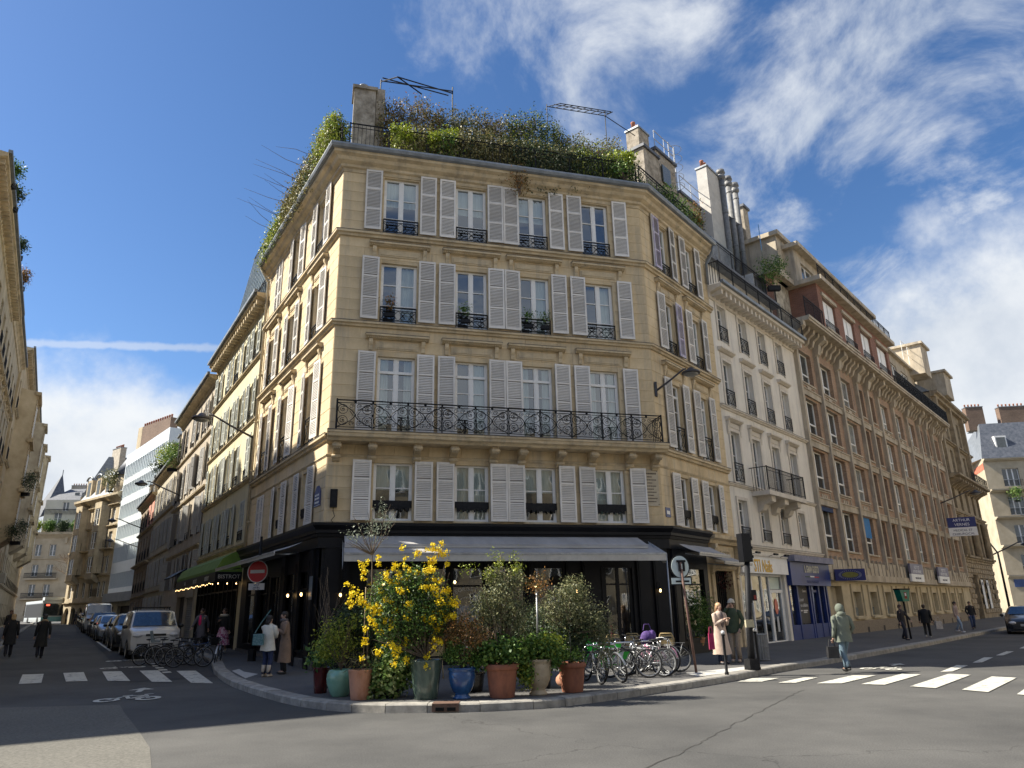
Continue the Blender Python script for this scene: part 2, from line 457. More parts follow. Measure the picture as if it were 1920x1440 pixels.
# ------------------------------------------------------------------ ground, pavements, markings
def asphalt(name, ca, cb, crack=False, bsc=220):
    m = mat(name, ca, cb, scale=0.35, rough=0.92, lo=0.3, hi=0.7, spec=0.25)
    t = m.node_tree; N, Lk = t.nodes, t.links; b = N['Principled BSDF']
    tcn = N.new('ShaderNodeTexCoord')
    sp = N.new('ShaderNodeTexNoise'); sp.inputs['Scale'].default_value = bsc * 0.22; sp.inputs['Detail'].default_value = 6; sp.inputs['Roughness'].default_value = .8; Lk.new(tcn.outputs['Object'], sp.inputs['Vector'])
    mr = N.new('ShaderNodeMapRange'); mr.inputs[1].default_value = 0.3; mr.inputs[2].default_value = 0.7; mr.inputs[3].default_value = 0.55; mr.inputs[4].default_value = 1.5; Lk.new(sp.outputs[0], mr.inputs[0])
    old = b.inputs['Base Color'].links[0].from_socket
    h = N.new('ShaderNodeHueSaturation'); Lk.new(old, h.inputs['Color'])
    val = mr.outputs[0]
    if crack:
        vo = N.new('ShaderNodeTexVoronoi'); vo.feature = 'DISTANCE_TO_EDGE'; vo.inputs['Scale'].default_value = 0.075
        dn = N.new('ShaderNodeTexNoise'); dn.inputs['Scale'].default_value = 1.6; dn.inputs['Detail'].default_value = 7; Lk.new(tcn.outputs['Object'], dn.inputs['Vector'])
        mv = N.new('ShaderNodeVectorMath'); mv.operation = 'MULTIPLY_ADD'; mv.inputs[1].default_value = (1.1, 1.1, 0); Lk.new(dn.outputs['Color'], mv.inputs[0]); Lk.new(tcn.outputs['Object'], mv.inputs[2])
        Lk.new(mv.outputs[0], vo.inputs['Vector'])
        cm = N.new('ShaderNodeMapRange'); cm.inputs[1].default_value = 0.0; cm.inputs[2].default_value = 0.0010; cm.inputs[3].default_value = 0.55; cm.inputs[4].default_value = 1.0; Lk.new(vo.outputs['Distance'], cm.inputs[0])
        mm = N.new('ShaderNodeMath'); mm.operation = 'MULTIPLY'; Lk.new(val, mm.inputs[0]); Lk.new(cm.outputs[0], mm.inputs[1]); val = mm.outputs[0]
    Lk.new(val, h.inputs['Value']); Lk.new(h.outputs[0], b.inputs['Base Color'])
    bp = N.new('ShaderNodeBump'); bp.inputs['Strength'].default_value = 0.5; bp.inputs['Distance'].default_value = 0.004
    n2 = N.new('ShaderNodeTexNoise'); n2.inputs['Scale'].default_value = bsc; n2.inputs['Detail'].default_value = 3; Lk.new(tcn.outputs['Object'], n2.inputs['Vector'])
    Lk.new(n2.outputs[0], bp.inputs['Height']); Lk.new(bp.outputs[0], b.inputs['Normal'])
    return m
M_ROAD = asphalt('road_asphalt', (0.058, 0.058, 0.057), (0.108, 0.106, 0.101), True)
M_ROAD2 = asphalt('worn_pale_asphalt', (0.108, 0.104, 0.092), (0.148, 0.142, 0.124), True, 90)
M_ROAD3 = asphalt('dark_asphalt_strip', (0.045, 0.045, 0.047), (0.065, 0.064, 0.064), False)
M_PAVE = asphalt('pavement_asphalt', (0.085, 0.083, 0.083), (0.13, 0.127, 0.122), False)
M_KERB = mat('granite_kerb', (0.20, 0.19, 0.17), (0.36, 0.34, 0.30), scale=5, rough=0.85, bump=0.3, bscale=70, orand=0.12)
def paint_mat(name, c):
    m = mat(name, c, rough=0.7)
    t = m.node_tree; N, Lk = t.nodes, t.links; b = N['Principled BSDF']
    tcn = N.new('ShaderNodeTexCoord'); nz = N.new('ShaderNodeTexNoise'); nz.inputs['Scale'].default_value = 5.5; nz.inputs['Detail'].default_value = 12; nz.inputs['Roughness'].default_value = 0.8
    Lk.new(tcn.outputs['Object'], nz.inputs['Vector'])
    rp = N.new('ShaderNodeValToRGB'); rp.color_ramp.elements[0].position = 0.41; rp.color_ramp.elements[1].position = 0.46
    rp.color_ramp.elements[0].color = (0.13, 0.128, 0.12, 1); rp.color_ramp.elements[1].color = (*c, 1)
    Lk.new(nz.outputs[0], rp.inputs[0]); Lk.new(rp.outputs[0], b.inputs['Base Color'])
    return m
M_PAINT = paint_mat('road_paint', (0.52, 0.51, 0.45))
M_TACT = mat('pale_tactile_slab', (0.42, 0.41, 0.38), (0.52, 0.51, 0.48), scale=6, rough=0.85)

# road sheet: fine near the junction, rising gently along the left street
xs = sorted(set([-1500, -700, -350, -200] + list(range(-150, 71, 2)) + [100, 160, 300, 700, 1500]))
ys = sorted(set([-1200, -500, -200, -80, -40, -20, -10] + list(range(-4, 181, 2)) + [220, 300, 500, 900, 1800]))
g = MB(M_ROAD)
idx = {}
for j, y in enumerate(ys):
    for i, x in enumerate(xs):
        idx[i, j] = len(g.v); g.v.append((x, y, gz(x, y) if (-150 <= x <= 5 and y < 181) else (gz(-150, 180) * 0 if x > -40 else 0)))
for j in range(len(ys) - 1):
    for i in range(len(xs) - 1):
        g.f.append((idx[i, j], idx[i + 1, j], idx[i + 1, j + 1], idx[i, j + 1])); g.m.append(0); g.sm.append(True)
road = g.build('road', kind='structure')

def sheet(name, poly, h, m, parent=road, sub=0, **kw):
    if sub:
        q = []
        for a, b in zip(poly, poly[1:] + poly[:1]):
            n = max(1, int((Vector(b) - Vector(a)).length / sub))
            q += [(a[0] + (b[0] - a[0]) * i / n, a[1] + (b[1] - a[1]) * i / n) for i in range(n)]
        poly = q
    bm = bmesh.new()
    vs = [bm.verts.new((x, y, 0)) for x, y in poly]
    bm.faces.new(vs)
    bmesh.ops.triangulate(bm, faces=bm.faces[:])
    for v in bm.verts: v.co.z = gz(v.co.x, v.co.y) + h
    bm.normal_update()
    for f in bm.faces:
        if f.normal.z < 0: f.normal_flip()
    me = bpy.data.meshes.new(name); bm.to_mesh(me); bm.free(); me.materials.append(m)
    return obj(name, me, parent, **kw)
sheet('worn_asphalt_patch', [(-7.61, 14.9), (-6.9, 13.7), (-5.6, 11.6), (-4.7, 10.1), (-3.9, 8.5), (-3.2, 6.0), (-2.4, 2.0), (-2.0, -6), (-14, -6), (-16, 8), (-13.5, 14.6)], 0.004, M_ROAD2)
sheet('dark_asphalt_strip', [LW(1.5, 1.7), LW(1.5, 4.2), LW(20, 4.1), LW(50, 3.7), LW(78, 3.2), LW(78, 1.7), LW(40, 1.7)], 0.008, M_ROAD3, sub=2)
for st in ([(-12.3, 19.06), (-13.72, 21.36), (-13.22, 21.5), (-11.84, 19.22)], [(-11.39, 19.49), (-12.8, 21.71), (-12.34, 21.91), (-10.91, 19.61)],
           [(-10.38, 19.58), (-11.87, 22.02), (-11.36, 22.08), (-9.79, 19.54)], [(-9.13, 19.31), (-10.89, 22.19), (-10.38, 22.25), (-8.61, 19.28)],
           [(-8.05, 19.07), (-9.76, 22.04), (-9.21, 22.05), (-7.45, 18.93)],
           [(4.74, 16.8), (5.23, 16.7), (5.85, 17.4), (5.3, 17.5)], [(5.48, 16.4), (5.83, 16.33), (6.71, 17.38), (6.42, 17.44)],
           [(6.19, 16.13), (6.67, 16.04), (8.1, 17.57), (7.61, 17.68)], [(6.96, 15.81), (7.35, 15.62), (9.13, 17.59), (8.82, 17.82)],
           [(7.66, 15.25), (7.95, 14.86), (10.08, 17.28), (9.77, 17.6)], [(8.25, 14.52), (8.46, 14.08), (10.55, 16.45), (10.27, 16.84)],
           [(8.72, 13.69), (8.92, 13.21), (10.95, 15.53), (10.67, 15.97)], [(9.2, 12.9), (9.4, 12.4), (11.5, 14.7), (11.2, 15.1)]):
    sheet('crosswalk_stripe', st, 0.013, M_PAINT)
for st in ([(9.85, 18.09), (10.19, 18.18), (11.46, 19.69), (11.26, 19.85)], [(12.03, 20.46), (12.35, 20.55), (13.67, 22.18), (13.45, 22.25)],
           [(14.23, 22.94), (14.41, 22.88), (15.8, 24.51), (15.61, 24.58)], [(16.9, 25.9), (17.1, 25.8), (18.6, 27.6), (18.4, 27.7)]):
    sheet('lane_dash', st, 0.013, M_PAINT)
def bike_mark(c, ang, s=1.0):
    T = Matrix.Translation((c[0], c[1], gz(*c) + 0.014)) @ Matrix.Rotation(ang, 4, 'Z') @ Matrix.Scale(s, 4)
    b = MB(M_PAINT); b.T = T
    def strip(pts, w):
        for p, q in zip(pts, pts[1:]):
            p, q = Vector(p), Vector(q); d = (q - p).normalized(); n = Vector((-d.y, d.x)) * w / 2
            b.face([(p.x - n.x, p.y - n.y, 0), (q.x - n.x, q.y - n.y, 0), (q.x + n.x, q.y + n.y, 0), (p.x + n.x, p.y + n.y, 0)])
    for cx in (-0.42, 0.42):
        for k in range(16):
            a0, a1 = 2 * math.pi * k / 16, 2 * math.pi * (k + 1) / 16
            b.face([(cx + r * math.cos(a), r * math.sin(a) * 1.5, 0) for r, a in ((0.15, a0), (0.27, a0), (0.27, a1), (0.15, a1))])
    strip([(-0.42, 0), (-0.12, 0.7), (0.3, 0.7), (0.42, 0)], 0.09)
    strip([(-0.12, 0.7), (0.02, 0.05), (0.3, 0.7)], 0.09)
    strip([(-0.22, 0.85), (0.0, 0.85)], 0.10); strip([(0.3, 0.7), (0.26, 0.98), (0.42, 0.98)], 0.08)
    strip([(0, 1.6), (0, 2.2)], 0.14)
    b.face([(-0.3, 2.2, 0), (0.3, 2.2, 0), (0, 2.75, 0)])
    return b.build('bicycle_road_marking', road)
bike_mark((-7.9, 15.75), R(31.9) * 0.6, 0.9)
bike_mark((-11.9, 23.2), R(31.9), 0.9)
bike_mark((-13.2, 25.9), R(31.9), 0.9)
bike_mark((9.0, 19.2), R(-40), 0.7)
for i in range(5):
    a, b_ = LW(3.5 + i * 0.7, 3.1), LW(3.85 + i * 0.7, 3.1)
    sheet('bay_dash', [LW(3.4 + i * .8, 3.0), LW(3.4 + i * .8, 3.22), LW(3.8 + i * .8, 3.22), LW(3.8 + i * .8, 3.0)], 0.013, M_PAINT)
sheet('bay_line', [LW(15, 3.75), LW(15, 3.85), LW(26, 3.85), LW(26, 3.75)], 0.013, M_PAINT, sub=2)
# long crack in the near asphalt, a narrow ragged recess filled with dirt
ck = MB(mat('crack_dirt', (0.045, 0.043, 0.04), rough=1))
cp = [(0.9, 7.6), (1.5, 8.6), (2.1, 9.5), (2.5, 10.2), (3.1, 11.2), (3.6, 12.0), (4.3, 13.1), (5.0, 14.3), (5.6, 15.2)]
pts = []
for a, b_ in zip(cp, cp[1:]):
    for k in range(7):
        t = k / 7; pts.append((a[0] + (b_[0] - a[0]) * t + random.uniform(-.035, .035), a[1] + (b_[1] - a[1]) * t + random.uniform(-.02, .02)))
for p, q in zip(pts, pts[1:]):
    w = random.uniform(0.006, 0.013)
    ck.face([(p[0] - w, p[1], .004), (p[0] + w, p[1], .004), (q[0] + w, q[1], .004), (q[0] - w, q[1], .004)])
ck.build('asphalt_crack', road)

# pavement of the corner block
kerb = [LW(95, 1.6), LW(60, 1.6), LW(30, 1.6), LW(14, 1.6), LW(8.7, 1.45), LW(6.2, 1.5), (-8.35, 21.2), (-7.4, 19.4), (-6.48, 17.75), (-5.5, 16.2), (-4.53, 14.8), (-3.9, 14.0), (-3.3, 13.45), (-2.8, 13.12), (-2.2, 12.93), (-1.5, 12.86),
        (-.63, 12.87), (.25, 13.07), (.8, 13.33), (1.3, 13.72), (1.8, 14.15), (2.3, 14.66), (2.9, 15.22), (3.56, 15.85), (4.2, 16.5), (4.9, 17.25), (5.6, 18.05), (6.19, 18.75), (7.23, 19.85), (8.6, 21.2), (11.43, 24.3), (15.6, 28.9), (22.46, 36.8), (45, 63), (60, 80)]
wallline = [(60, 90), (50, 76), tuple(PW + dB * 40), tuple(PW + dB * 20), tuple(PW), tuple(B), tuple(A + dF * 5), tuple(A), LW(10, -.3), LW(30, -.3), LW(60, -.3), LW(95, -.3)]
wallline[:0] = []
def offset_in(poly, d):
    out_ = []
    for i, p in enumerate(poly):
        a = Vector(poly[max(i - 1, 0)]); b_ = Vector(poly[min(i + 1, len(poly) - 1)]); t = (b_ - a).normalized(); n = Vector((-t.y, t.x))
        q = Vector(p) + n * d; out_.append((q.x, q.y))
    return out_
kin = offset_in(kerb, 0.30)
pave = sheet('pavement', kin + [(60, 84)] + wallline, 0.13, M_PAVE, parent=None, sub=1.5, kind='structure')
def kerbstones(line, inner, parent, first=0, last=None, h=0.135, step=1.05):
    acc = []
    n = 0
    for a, b_, c, d in zip(line, line[1:], inner, inner[1:]):
        L = (Vector(b_) - Vector(a)).length
        k = max(1, round(L / step))
        for i in range(k):
            t0, t1 = i / k + 0.006 / L, (i + 1) / k - 0.006 / L
            def lp(p, q, t): return (p[0] + (q[0] - p[0]) * t, p[1] + (q[1] - p[1]) * t)
            acc.append((lp(a, b_, t0), lp(a, b_, t1), lp(c, d, t1), lp(c, d, t0)))
    acc.sort(key=lambda q: q[0][0] ** 2 + q[0][1] ** 2)
    rest = MB(M_KERB)
    for n, (p, q, r_, s_) in enumerate(acc):
        b = MB(M_KERB) if n < 110 else rest
        e = 0.022; hh = h + random.uniform(-.004, .006)
        def P3(pt, z): return (pt[0], pt[1], gz(*pt) + z)
        def mixp(u, v, t): return (u[0] + (v[0] - u[0]) * t, u[1] + (v[1] - u[1]) * t)
        pi, qi = mixp(p, s_, 0.09), mixp(q, r_, 0.09)
        prof0 = [P3(p, -0.05), P3(p, hh - e), P3(pi, hh), P3(s_, hh), P3(s_, -0.05)]
        prof1 = [P3(q, -0.05), P3(q, hh - e), P3(qi, hh), P3(r_, hh), P3(r_, -0.05)]
        for k in range(4): b.face([prof0[k], prof1[k], prof1[k + 1], prof0[k + 1]][::-1])
        b.face(prof0); b.face(prof1[::-1])
        if n < 110: b.build('kerb_stone', parent)
    rest.build('kerb_row', parent, kind='stuff')
kerbstones(kerb, kin, pave)
sheet('tactile_slab', [(-7.64, 20.61), (-7.62, 21.64), (-6.65, 20.02), (-6.56, 18.63)], 0.134, M_TACT, pave)
sheet('tactile_slab', [(3.83, 17.7), (5.67, 19.13), (5.67, 18.3), (3.87, 16.75)], 0.134, M_TACT, pave)
# storm drain in the kerb by the green glazed pot
dr = MB(mat('rusty_iron', (0.09, 0.05, 0.035), (0.17, 0.10, 0.07), scale=14, rough=0.8))
dr.box(-1.42, -0.98, 12.84, 13.19, 0.02, 0.142)
for k in range(2): dr.box(-1.36 + k * .19, -1.22 + k * .19, 12.825, 12.85, 0.03, 0.085, mat('drain_hole', (0.004, 0.004, 0.004), rough=1))
dr.build('drain_inlet', pave)
# left pavement
lk = [LW(2, 7.6), LW(10, 7.7), LW(30, 7.7), LW(60, 7.7), LW(120, 7.7)]
lk2 = [LW(-1, 7.6 + 1.5)] + lk
lin = offset_in(lk2, 0.30)
lp_ = sheet('left_pavement', lin + [LW(120, 12), LW(60, 12), LW(4, 12), LW(-1, 13)], 0.13, M_PAVE, parent=None, sub=2, kind='structure')
kerbstones(lk2, lin, lp_)
# ------------------------------------------------------------------ facade pieces
CACHE = {}
def cached(key, fn):
    if key not in CACHE: CACHE[key] = fn()
    return CACHE[key]

def shutter_mesh(w, h, m=None, mid=(1 / 3, 2 / 3), hinge=0):
    m = m or M_SHUT
    def mk():
        b = MB(m); s = 0.055; t = 0.036
        b.box(-w / 2, -w / 2 + s, -t, 0, 0, h); b.box(w / 2 - s, w / 2, -t, 0, 0, h)
        zs = [0.0] + [h * k for k in mid] + [h]
        b.box(-w / 2 + s, w / 2 - s, -t + .003, -.003, 0, 0.09); b.box(-w / 2 + s, w / 2 - s, -t + .003, -.003, h - 0.07, h)
        for k in mid: b.box(-w / 2 + s, w / 2 - s, -t + .003, -.003, h * k - .03, h * k + .03)
        z = 0.10
        while z < h - 0.10:
            if all(abs(z + .012 - h * k) > 0.045 for k in mid):
                x0, x1 = -w / 2 + s, w / 2 - s
                b.face([(x0, -t + .004, z), (x1, -t + .004, z), (x1, -.006, z + .038), (x0, -.006, z + .038)])
                b.face([(x0, -t + .004, z + .009), (x0, -.006, z + .047), (x1, -.006, z + .047), (x1, -t + .004, z + .009)])
                b.face([(x0, -t + .004, z), (x0, -t + .004, z + .009), (x1, -t + .004, z + .009), (x1, -t + .004, z)])
            z += 0.052
        b.box(-w / 2 + .02, w / 2 - .02, -.004, -.001, .05, h - .05, mat('shutter_back', (0.30, 0.28, 0.26)))
        return b.mesh('shutter')
    return cached(('sh', round(w, 3), round(h, 3), m.name, mid), mk)
def shutter(parent, fr, u, z, w, h, o=0.085, m=None, swing=0.0, side=1, mid=(1 / 3, 2 / 3)):
    me = shutter_mesh(w, h, m, mid)
    q = obj('shutter', me, parent, fr.loc(u, o, z), fr.rz + swing)
    return q

def window_meshes(w, h, bars, transom, leafs, frame_m):
    def mk():
        b = MB(frame_m); t = .05
        f = 0.055
        b.box(-w / 2, -w / 2 + f, -t, .02, 0, h); b.box(w / 2 - f, w / 2, -t, .02, 0, h); b.box(-w / 2 + f, w / 2 - f, -t, .02, h - f, h); b.box(-w / 2 + f, w / 2 - f, -t, .02, 0, f * 1.4)
        hh = h if not transom else transom
        if transom: b.box(-w / 2 + f, w / 2 - f, -t - .02, .02, transom - .04, transom + .04)
        iw = w - 2 * f
        for k in range(1, leafs):
            x = -w / 2 + f + iw * k / leafs; b.box(x - .045, x + .045, -t - .005, .018, f, h - f)
        for k in range(leafs):
            x0 = -w / 2 + f + iw * k / leafs + (.045 if k else 0); x1 = -w / 2 + f + iw * (k + 1) / leafs - (.045 if k < leafs - 1 else 0)
            b.box(x0, x0 + .035, -t + .004, .014, f, h - f); b.box(x1 - .035, x1, -t + .004, .014, f, h - f)
            for zz in bars: b.box(x0 + .035, x1 - .035, -t + .008, .008, zz - .014, zz + .014)
        return b.mesh('window')
    fm = cached(('w', w, h, tuple(bars), transom, leafs, frame_m.name), mk)
    def mp_():
        b = MB(M_GLASS); b.face([(-.5, 0, 0), (.5, 0, 0), (.5, 0, 1), (-.5, 0, 1)]); return b.mesh('pane')
    return fm
def pane_mesh(w, h, m):
    def mk():
        b = MB(m); b.face([(-w / 2, 0, 0), (w / 2, 0, 0), (w / 2, 0, h), (-w / 2, 0, h)]); return b.mesh('pane')
    return cached(('p', round(w, 3), round(h, 3), m.name), mk)
def curtain_mesh(w, h, kind):
    def mk():
        b = MB(M_CURT)
        r = random.Random(kind * 7 + int(w * 100))
        def sheet_(x0, x1, z0, z1, amp=.025):
            n = max(4, int((x1 - x0) / .035)); p = None
            for i in range(n + 1):
                x = x0 + (x1 - x0) * i / n; y = amp * math.sin(i * 1.9 + r.random())
                if p: b.face([(p[0], p[1], z0), (x, y, z0), (x, y, z1), (p[0], p[1], z1)], sm=True)
                p = (x, y)
        if kind == 0: sheet_(-w / 2, -w * .22, 0, h); sheet_(w * .25, w / 2, 0, h)
        elif kind == 1: sheet_(-w / 2, w / 2, h * .55, h, .004)
        elif kind == 2: sheet_(-w / 2, w / 2, 0, h)
        elif kind == 3: sheet_(-w * .05, w / 2, 0, h)
        return b.mesh('curtain')
    return cached(('c', round(w, 2), round(h, 2), kind), mk)
def window(parent, fr, u, z, w, h, bars=(), transom=None, leafs=2, rec=0.22, glass=None, frame_m=None, split=False, curt=None):
    fm = window_meshes(w, h, bars, transom, leafs, frame_m or M_WHITE)
    q = obj('window', fm, parent, fr.loc(u, -rec, z), fr.rz)
    glass = glass or M_DGLASS
    iw = w - .11
    if split:
        for k in range(leafs):
            obj('pane', pane_mesh(iw / leafs - .02, h - .1, glass), q, (-w / 2 + .055 + iw * (k + .5) / leafs, -.012, .05), random.uniform(-.006, .006))
    else: obj('pane', pane_mesh(iw, h - .1, glass), q, (0, -.012, .05))
    if curt is not None: obj('curtain', curtain_mesh(w - .1, h - .08, curt), q, (0, .09, .04))
    return q

def guard_mesh(w, h, style, m=M_IRON):
    def mk():
        b = MB(m)
        if style == 'valance':                       # pierced black band hung across the lower window
            n = 18
            b.box(-w / 2, w / 2, -.012, .012, h * .45, h)
            for k in range(n):
                x = -w / 2 + w * (k + .5) / n; d = h * (.45 - .35 * abs(math.sin(k * 1.1)))
                b.box(x - w / n * .46, x + w / n * .46, -.01, .01, d, h * .45)
            return b.mesh('window_guard')
        b.box(-w / 2, w / 2, -.02, .02, h - .035, h); b.box(-w / 2, w / 2, -.012, .012, .04, .065); b.box(-w / 2, w / 2, -.012, .012, h - .12, h - .10)
        for x in (-w / 2, w / 2 - .025): b.box(x, x + .025, -.012, .012, 0, h)
        if style == 'scroll':
            n = max(2, round(w / (h * .62))); cw = w / n
            for k in range(n):
                cx = -w / 2 + cw * (k + .5)
                for (zz, rr) in ((h * .30, .36), (h * .62, .30)):
                    r_ = min(cw, h) * rr * .6
                    b.tube([(cx + r_ * math.cos(a), 0, zz + r_ * math.sin(a)) for a in [2 * math.pi * i / 10 for i in range(10)]], .010, n=4, closed=True)
                b.bar((cx - cw / 2, 0, .06), (cx + cw / 2, 0, h - .12), .008, n=4); b.bar((cx + cw / 2, 0, .06), (cx - cw / 2, 0, h - .12), .008, n=4)
                b.ell((cx, -.01, h * .46), (.03, .012, .03), n=6, k=4)
        else:
            n = max(3, int(w / .11))
            for k in range(1, n): b.box(-w / 2 + w * k / n - .007, -w / 2 + w * k / n + .007, -.007, .007, .06, h - .12)
        return b.mesh('window_guard')
    return cached(('g', round(w, 2), round(h, 2), style, m.name), mk)
def guard(parent, fr, u, z, w, h, style='bars', o=0.02, m=M_IRON, name='window_guard'):
    return obj(name, guard_mesh(w, h, style, m), parent, fr.loc(u, o, z), fr.rz)

def wall_mb(u0, u1, z0, z1, ops, m, depth=0.25, m_rev=None, room=False, back=0.0):
    b = MB(m)
    us = sorted(set([u0, u1] + [max(u0, min(u1, q)) for o_ in ops for q in (o_[0], o_[1])]))
    zs = sorted(set([z0, z1] + [max(z0, min(z1, q)) for o_ in ops for q in (o_[2], o_[3])]))
    for a, c in zip(us, us[1:]):
        run = None
        for e, f in zip(zs, zs[1:]):
            mu, mz = (a + c) / 2, (e + f) / 2
            inside = any(o_[0] < mu < o_[1] and o_[2] < mz < o_[3] for o_ in ops)
            if inside:
                if run: b.face([(a, 0, run[0]), (c, 0, run[0]), (c, 0, run[1]), (a, 0, run[1])]); run = None
            else: run = (run[0], f) if run else (e, f)
        if run: b.face([(a, 0, run[0]), (c, 0, run[0]), (c, 0, run[1]), (a, 0, run[1])])
    for (a, c, e, f) in ops:
        k = m_rev or m
        b.face([(a, 0, e), (a, 0, f), (a, depth, f), (a, depth, e)], k); b.face([(c, 0, e), (c, depth, e), (c, depth, f), (c, 0, f)], k)
        b.face([(a, 0, f), (c, 0, f), (c, depth, f), (a, depth, f)], k); b.face([(a, 0, e), (a, depth, e), (c, depth, e), (c, 0, e)], k)
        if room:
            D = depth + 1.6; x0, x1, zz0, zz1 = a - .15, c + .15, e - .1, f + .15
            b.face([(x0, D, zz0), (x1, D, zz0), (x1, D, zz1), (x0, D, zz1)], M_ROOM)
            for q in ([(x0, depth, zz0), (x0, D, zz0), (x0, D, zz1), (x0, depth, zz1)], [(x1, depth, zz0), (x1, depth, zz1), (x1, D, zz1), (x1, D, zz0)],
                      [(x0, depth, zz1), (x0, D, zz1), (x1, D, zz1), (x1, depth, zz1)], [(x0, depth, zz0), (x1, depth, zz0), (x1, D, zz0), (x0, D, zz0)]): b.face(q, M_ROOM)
    return b

def string_course(parent, fr, u0, u1, z, h=.14, o=.13, m=M_TRIM, sk0=0.0, sk1=0.0, name='string_course', dark=True):
    b = MB(m)
    b.extrude_x([(0, z - .02), (-o * .5, z), (-o * .6, z + h * .4), (-o, z + h * .55), (-o, z + h), (0, z + h + .015)], u0, u1, sk0=sk0, sk1=sk1)
    if dark: b.extrude_x([(-.0, z + h + .017), (-o - .012, z + h - .004), (-o - .012, z + h + .012), (0, z + h + .034)], u0, u1, mat('lead_flashing', (0.06, 0.055, 0.05), (0.12, 0.11, 0.10), scale=6, rough=.6), sk0=sk0, sk1=sk1)
    q = b.build(name, parent, fr.loc(0, 0, 0), fr.rz)
    return q

def pediment(parent, fr, u, z, w, m=M_TRIM):
    def mk():
        b = MB(m); hw = w / 2
        b.extrude_x([(0, .36), (-.10, .38), (-.13, .42), (-.20, .44), (-.20, .50), (0, .52)], -hw, hw)
        b.extrude_x([(0, .522), (-.21, .502), (-.21, .515), (0, .535)], -hw - .01, hw + .01, mat('lead_flashing', (0.06, 0.055, 0.05), (0.12, 0.11, 0.10)))
        for sx_ in (-1, 1):
            x = sx_ * (hw - .16)
            b.extrude_x([(0, -.02), (-.05, .02), (-.06, .16), (-.11, .26), (-.12, .36), (0, .36)], x - .06, x + .06)
        b.box(-hw + .30, hw - .30, -.035, 0, .05, .30); b.box(-hw + .36, hw - .36, -.05, -.02, .10, .25)
        for k in range(int(w / .06)):
            x = -hw + .08 + k * .06
            if x < hw - .08: b.box(x - .014, x + .014, -.15, -.10, .385, .42)
        return b.mesh('window_pediment')
    return obj('window_pediment', cached(('ped', round(w, 2), m.name), mk), parent, fr.loc(u, 0, z), fr.rz)

def ashlar(parent, fr, u0, u1, z0, z1, ops, m, course=0.34, blen=1.05, budget=[300], t=.018, rest=None, seed=0, minw=.12):
    """stone blocks set proud of a core wall; the first ones are objects of their own, the rest one joined part"""
    r = random.Random(seed); out_ = []
    n = max(1, round((z1 - z0) / course)); ch = (z1 - z0) / n
    for k in range(n):
        a, b_ = z0 + k * ch, z0 + (k + 1) * ch
        segs = [(u0, u1)]
        for o_ in ops:
            if o_[2] < b_ - .02 and o_[3] > a + .02:
                ns = []
                for s0, s1 in segs:
                    if o_[1] <= s0 or o_[0] >= s1: ns.append((s0, s1)); continue
                    if o_[0] > s0: ns.append((s0, o_[0]))
                    if o_[1] < s1: ns.append((o_[1], s1))
                segs = ns
        for s0, s1 in segs:
            if s1 - s0 < minw: 
                continue
            c = max(1, round((s1 - s0) / blen)); cuts = [s0]
            for i in range(1, c): cuts.append(s0 + (s1 - s0) * (i + (.28 if k % 2 else -.22) * (1 if c > 1 else 0)) / c + r.uniform(-.06, .06))
            cuts.append(s1)
            out_ += [(p + .003, q - .003, a + .003, b_ - .003) for p, q in zip(cuts, cuts[1:]) if q - p > .05]
    return out_
def blk_faces(b, x0, x1, z0, z1, t, e=.006):
    i = [(x0, 0, z0), (x1, 0, z0), (x1, 0, z1), (x0, 0, z1)]; j = [(x0 + e, -t, z0 + e), (x1 - e, -t, z0 + e), (x1 - e, -t, z1 - e), (x0 + e, -t, z1 - e)]
    b.face(j)
    for k in range(4): b.face([i[k], i[(k + 1) % 4], j[(k + 1) % 4], j[k]])

# ------------------------------------------------------------------ the corner building
corner = thing('corner_building', 'ochre stone corner building with pale shutters, black cafe front and overgrown roof terrace', 'building', (A.x, A.y, 0))
FF = Frame(A, dF, root=A); FR = Frame(B, dR, root=A); FL = Frame(A, -dLs, root=A)
LR_, LL_, LF_ = 5.5, 9.5, 10.38
ZT = 15.62
winsF = [1.885, 4.22, 6.35, 8.64]; hwF = [.565, .52, .52, .51]
rowsF = [(4.07, 5.74), (6.56, 9.02), (10.13, 12.16), (13.2, 15.26)]
opsF = [(u - h_, u + h_, a, b_) for u, h_ in zip(winsF, hwF) for a, b_ in rowsF]
winsR = [1.62, 3.82]; hwR = [.36, .36]
rowsR = [(4.07, 5.74), (6.62, 9.02), (10.13, 12.16), (13.2, 15.26)]
opsR = [(u - .42, u + .42, a, b_) for u in winsR for a, b_ in rowsR]
winsL = [1.95, 4.95, 7.75]
opsL = [(-u - .48, -u + .48, a, b_) for u in winsL for a, b_ in rowsR]
walls = {}
for nm, fr, u0, u1, ops in (('F', FF, 0, LF_, opsF), ('R', FR, 0, LR_, opsR), ('L', FL, -LL_, 0, opsL)):
    wall_mb(u0, u1, 3.9, ZT, ops, M_STONE, 0.24, room=True).build('wall', corner, fr.loc(0, 0, 0), fr.rz)
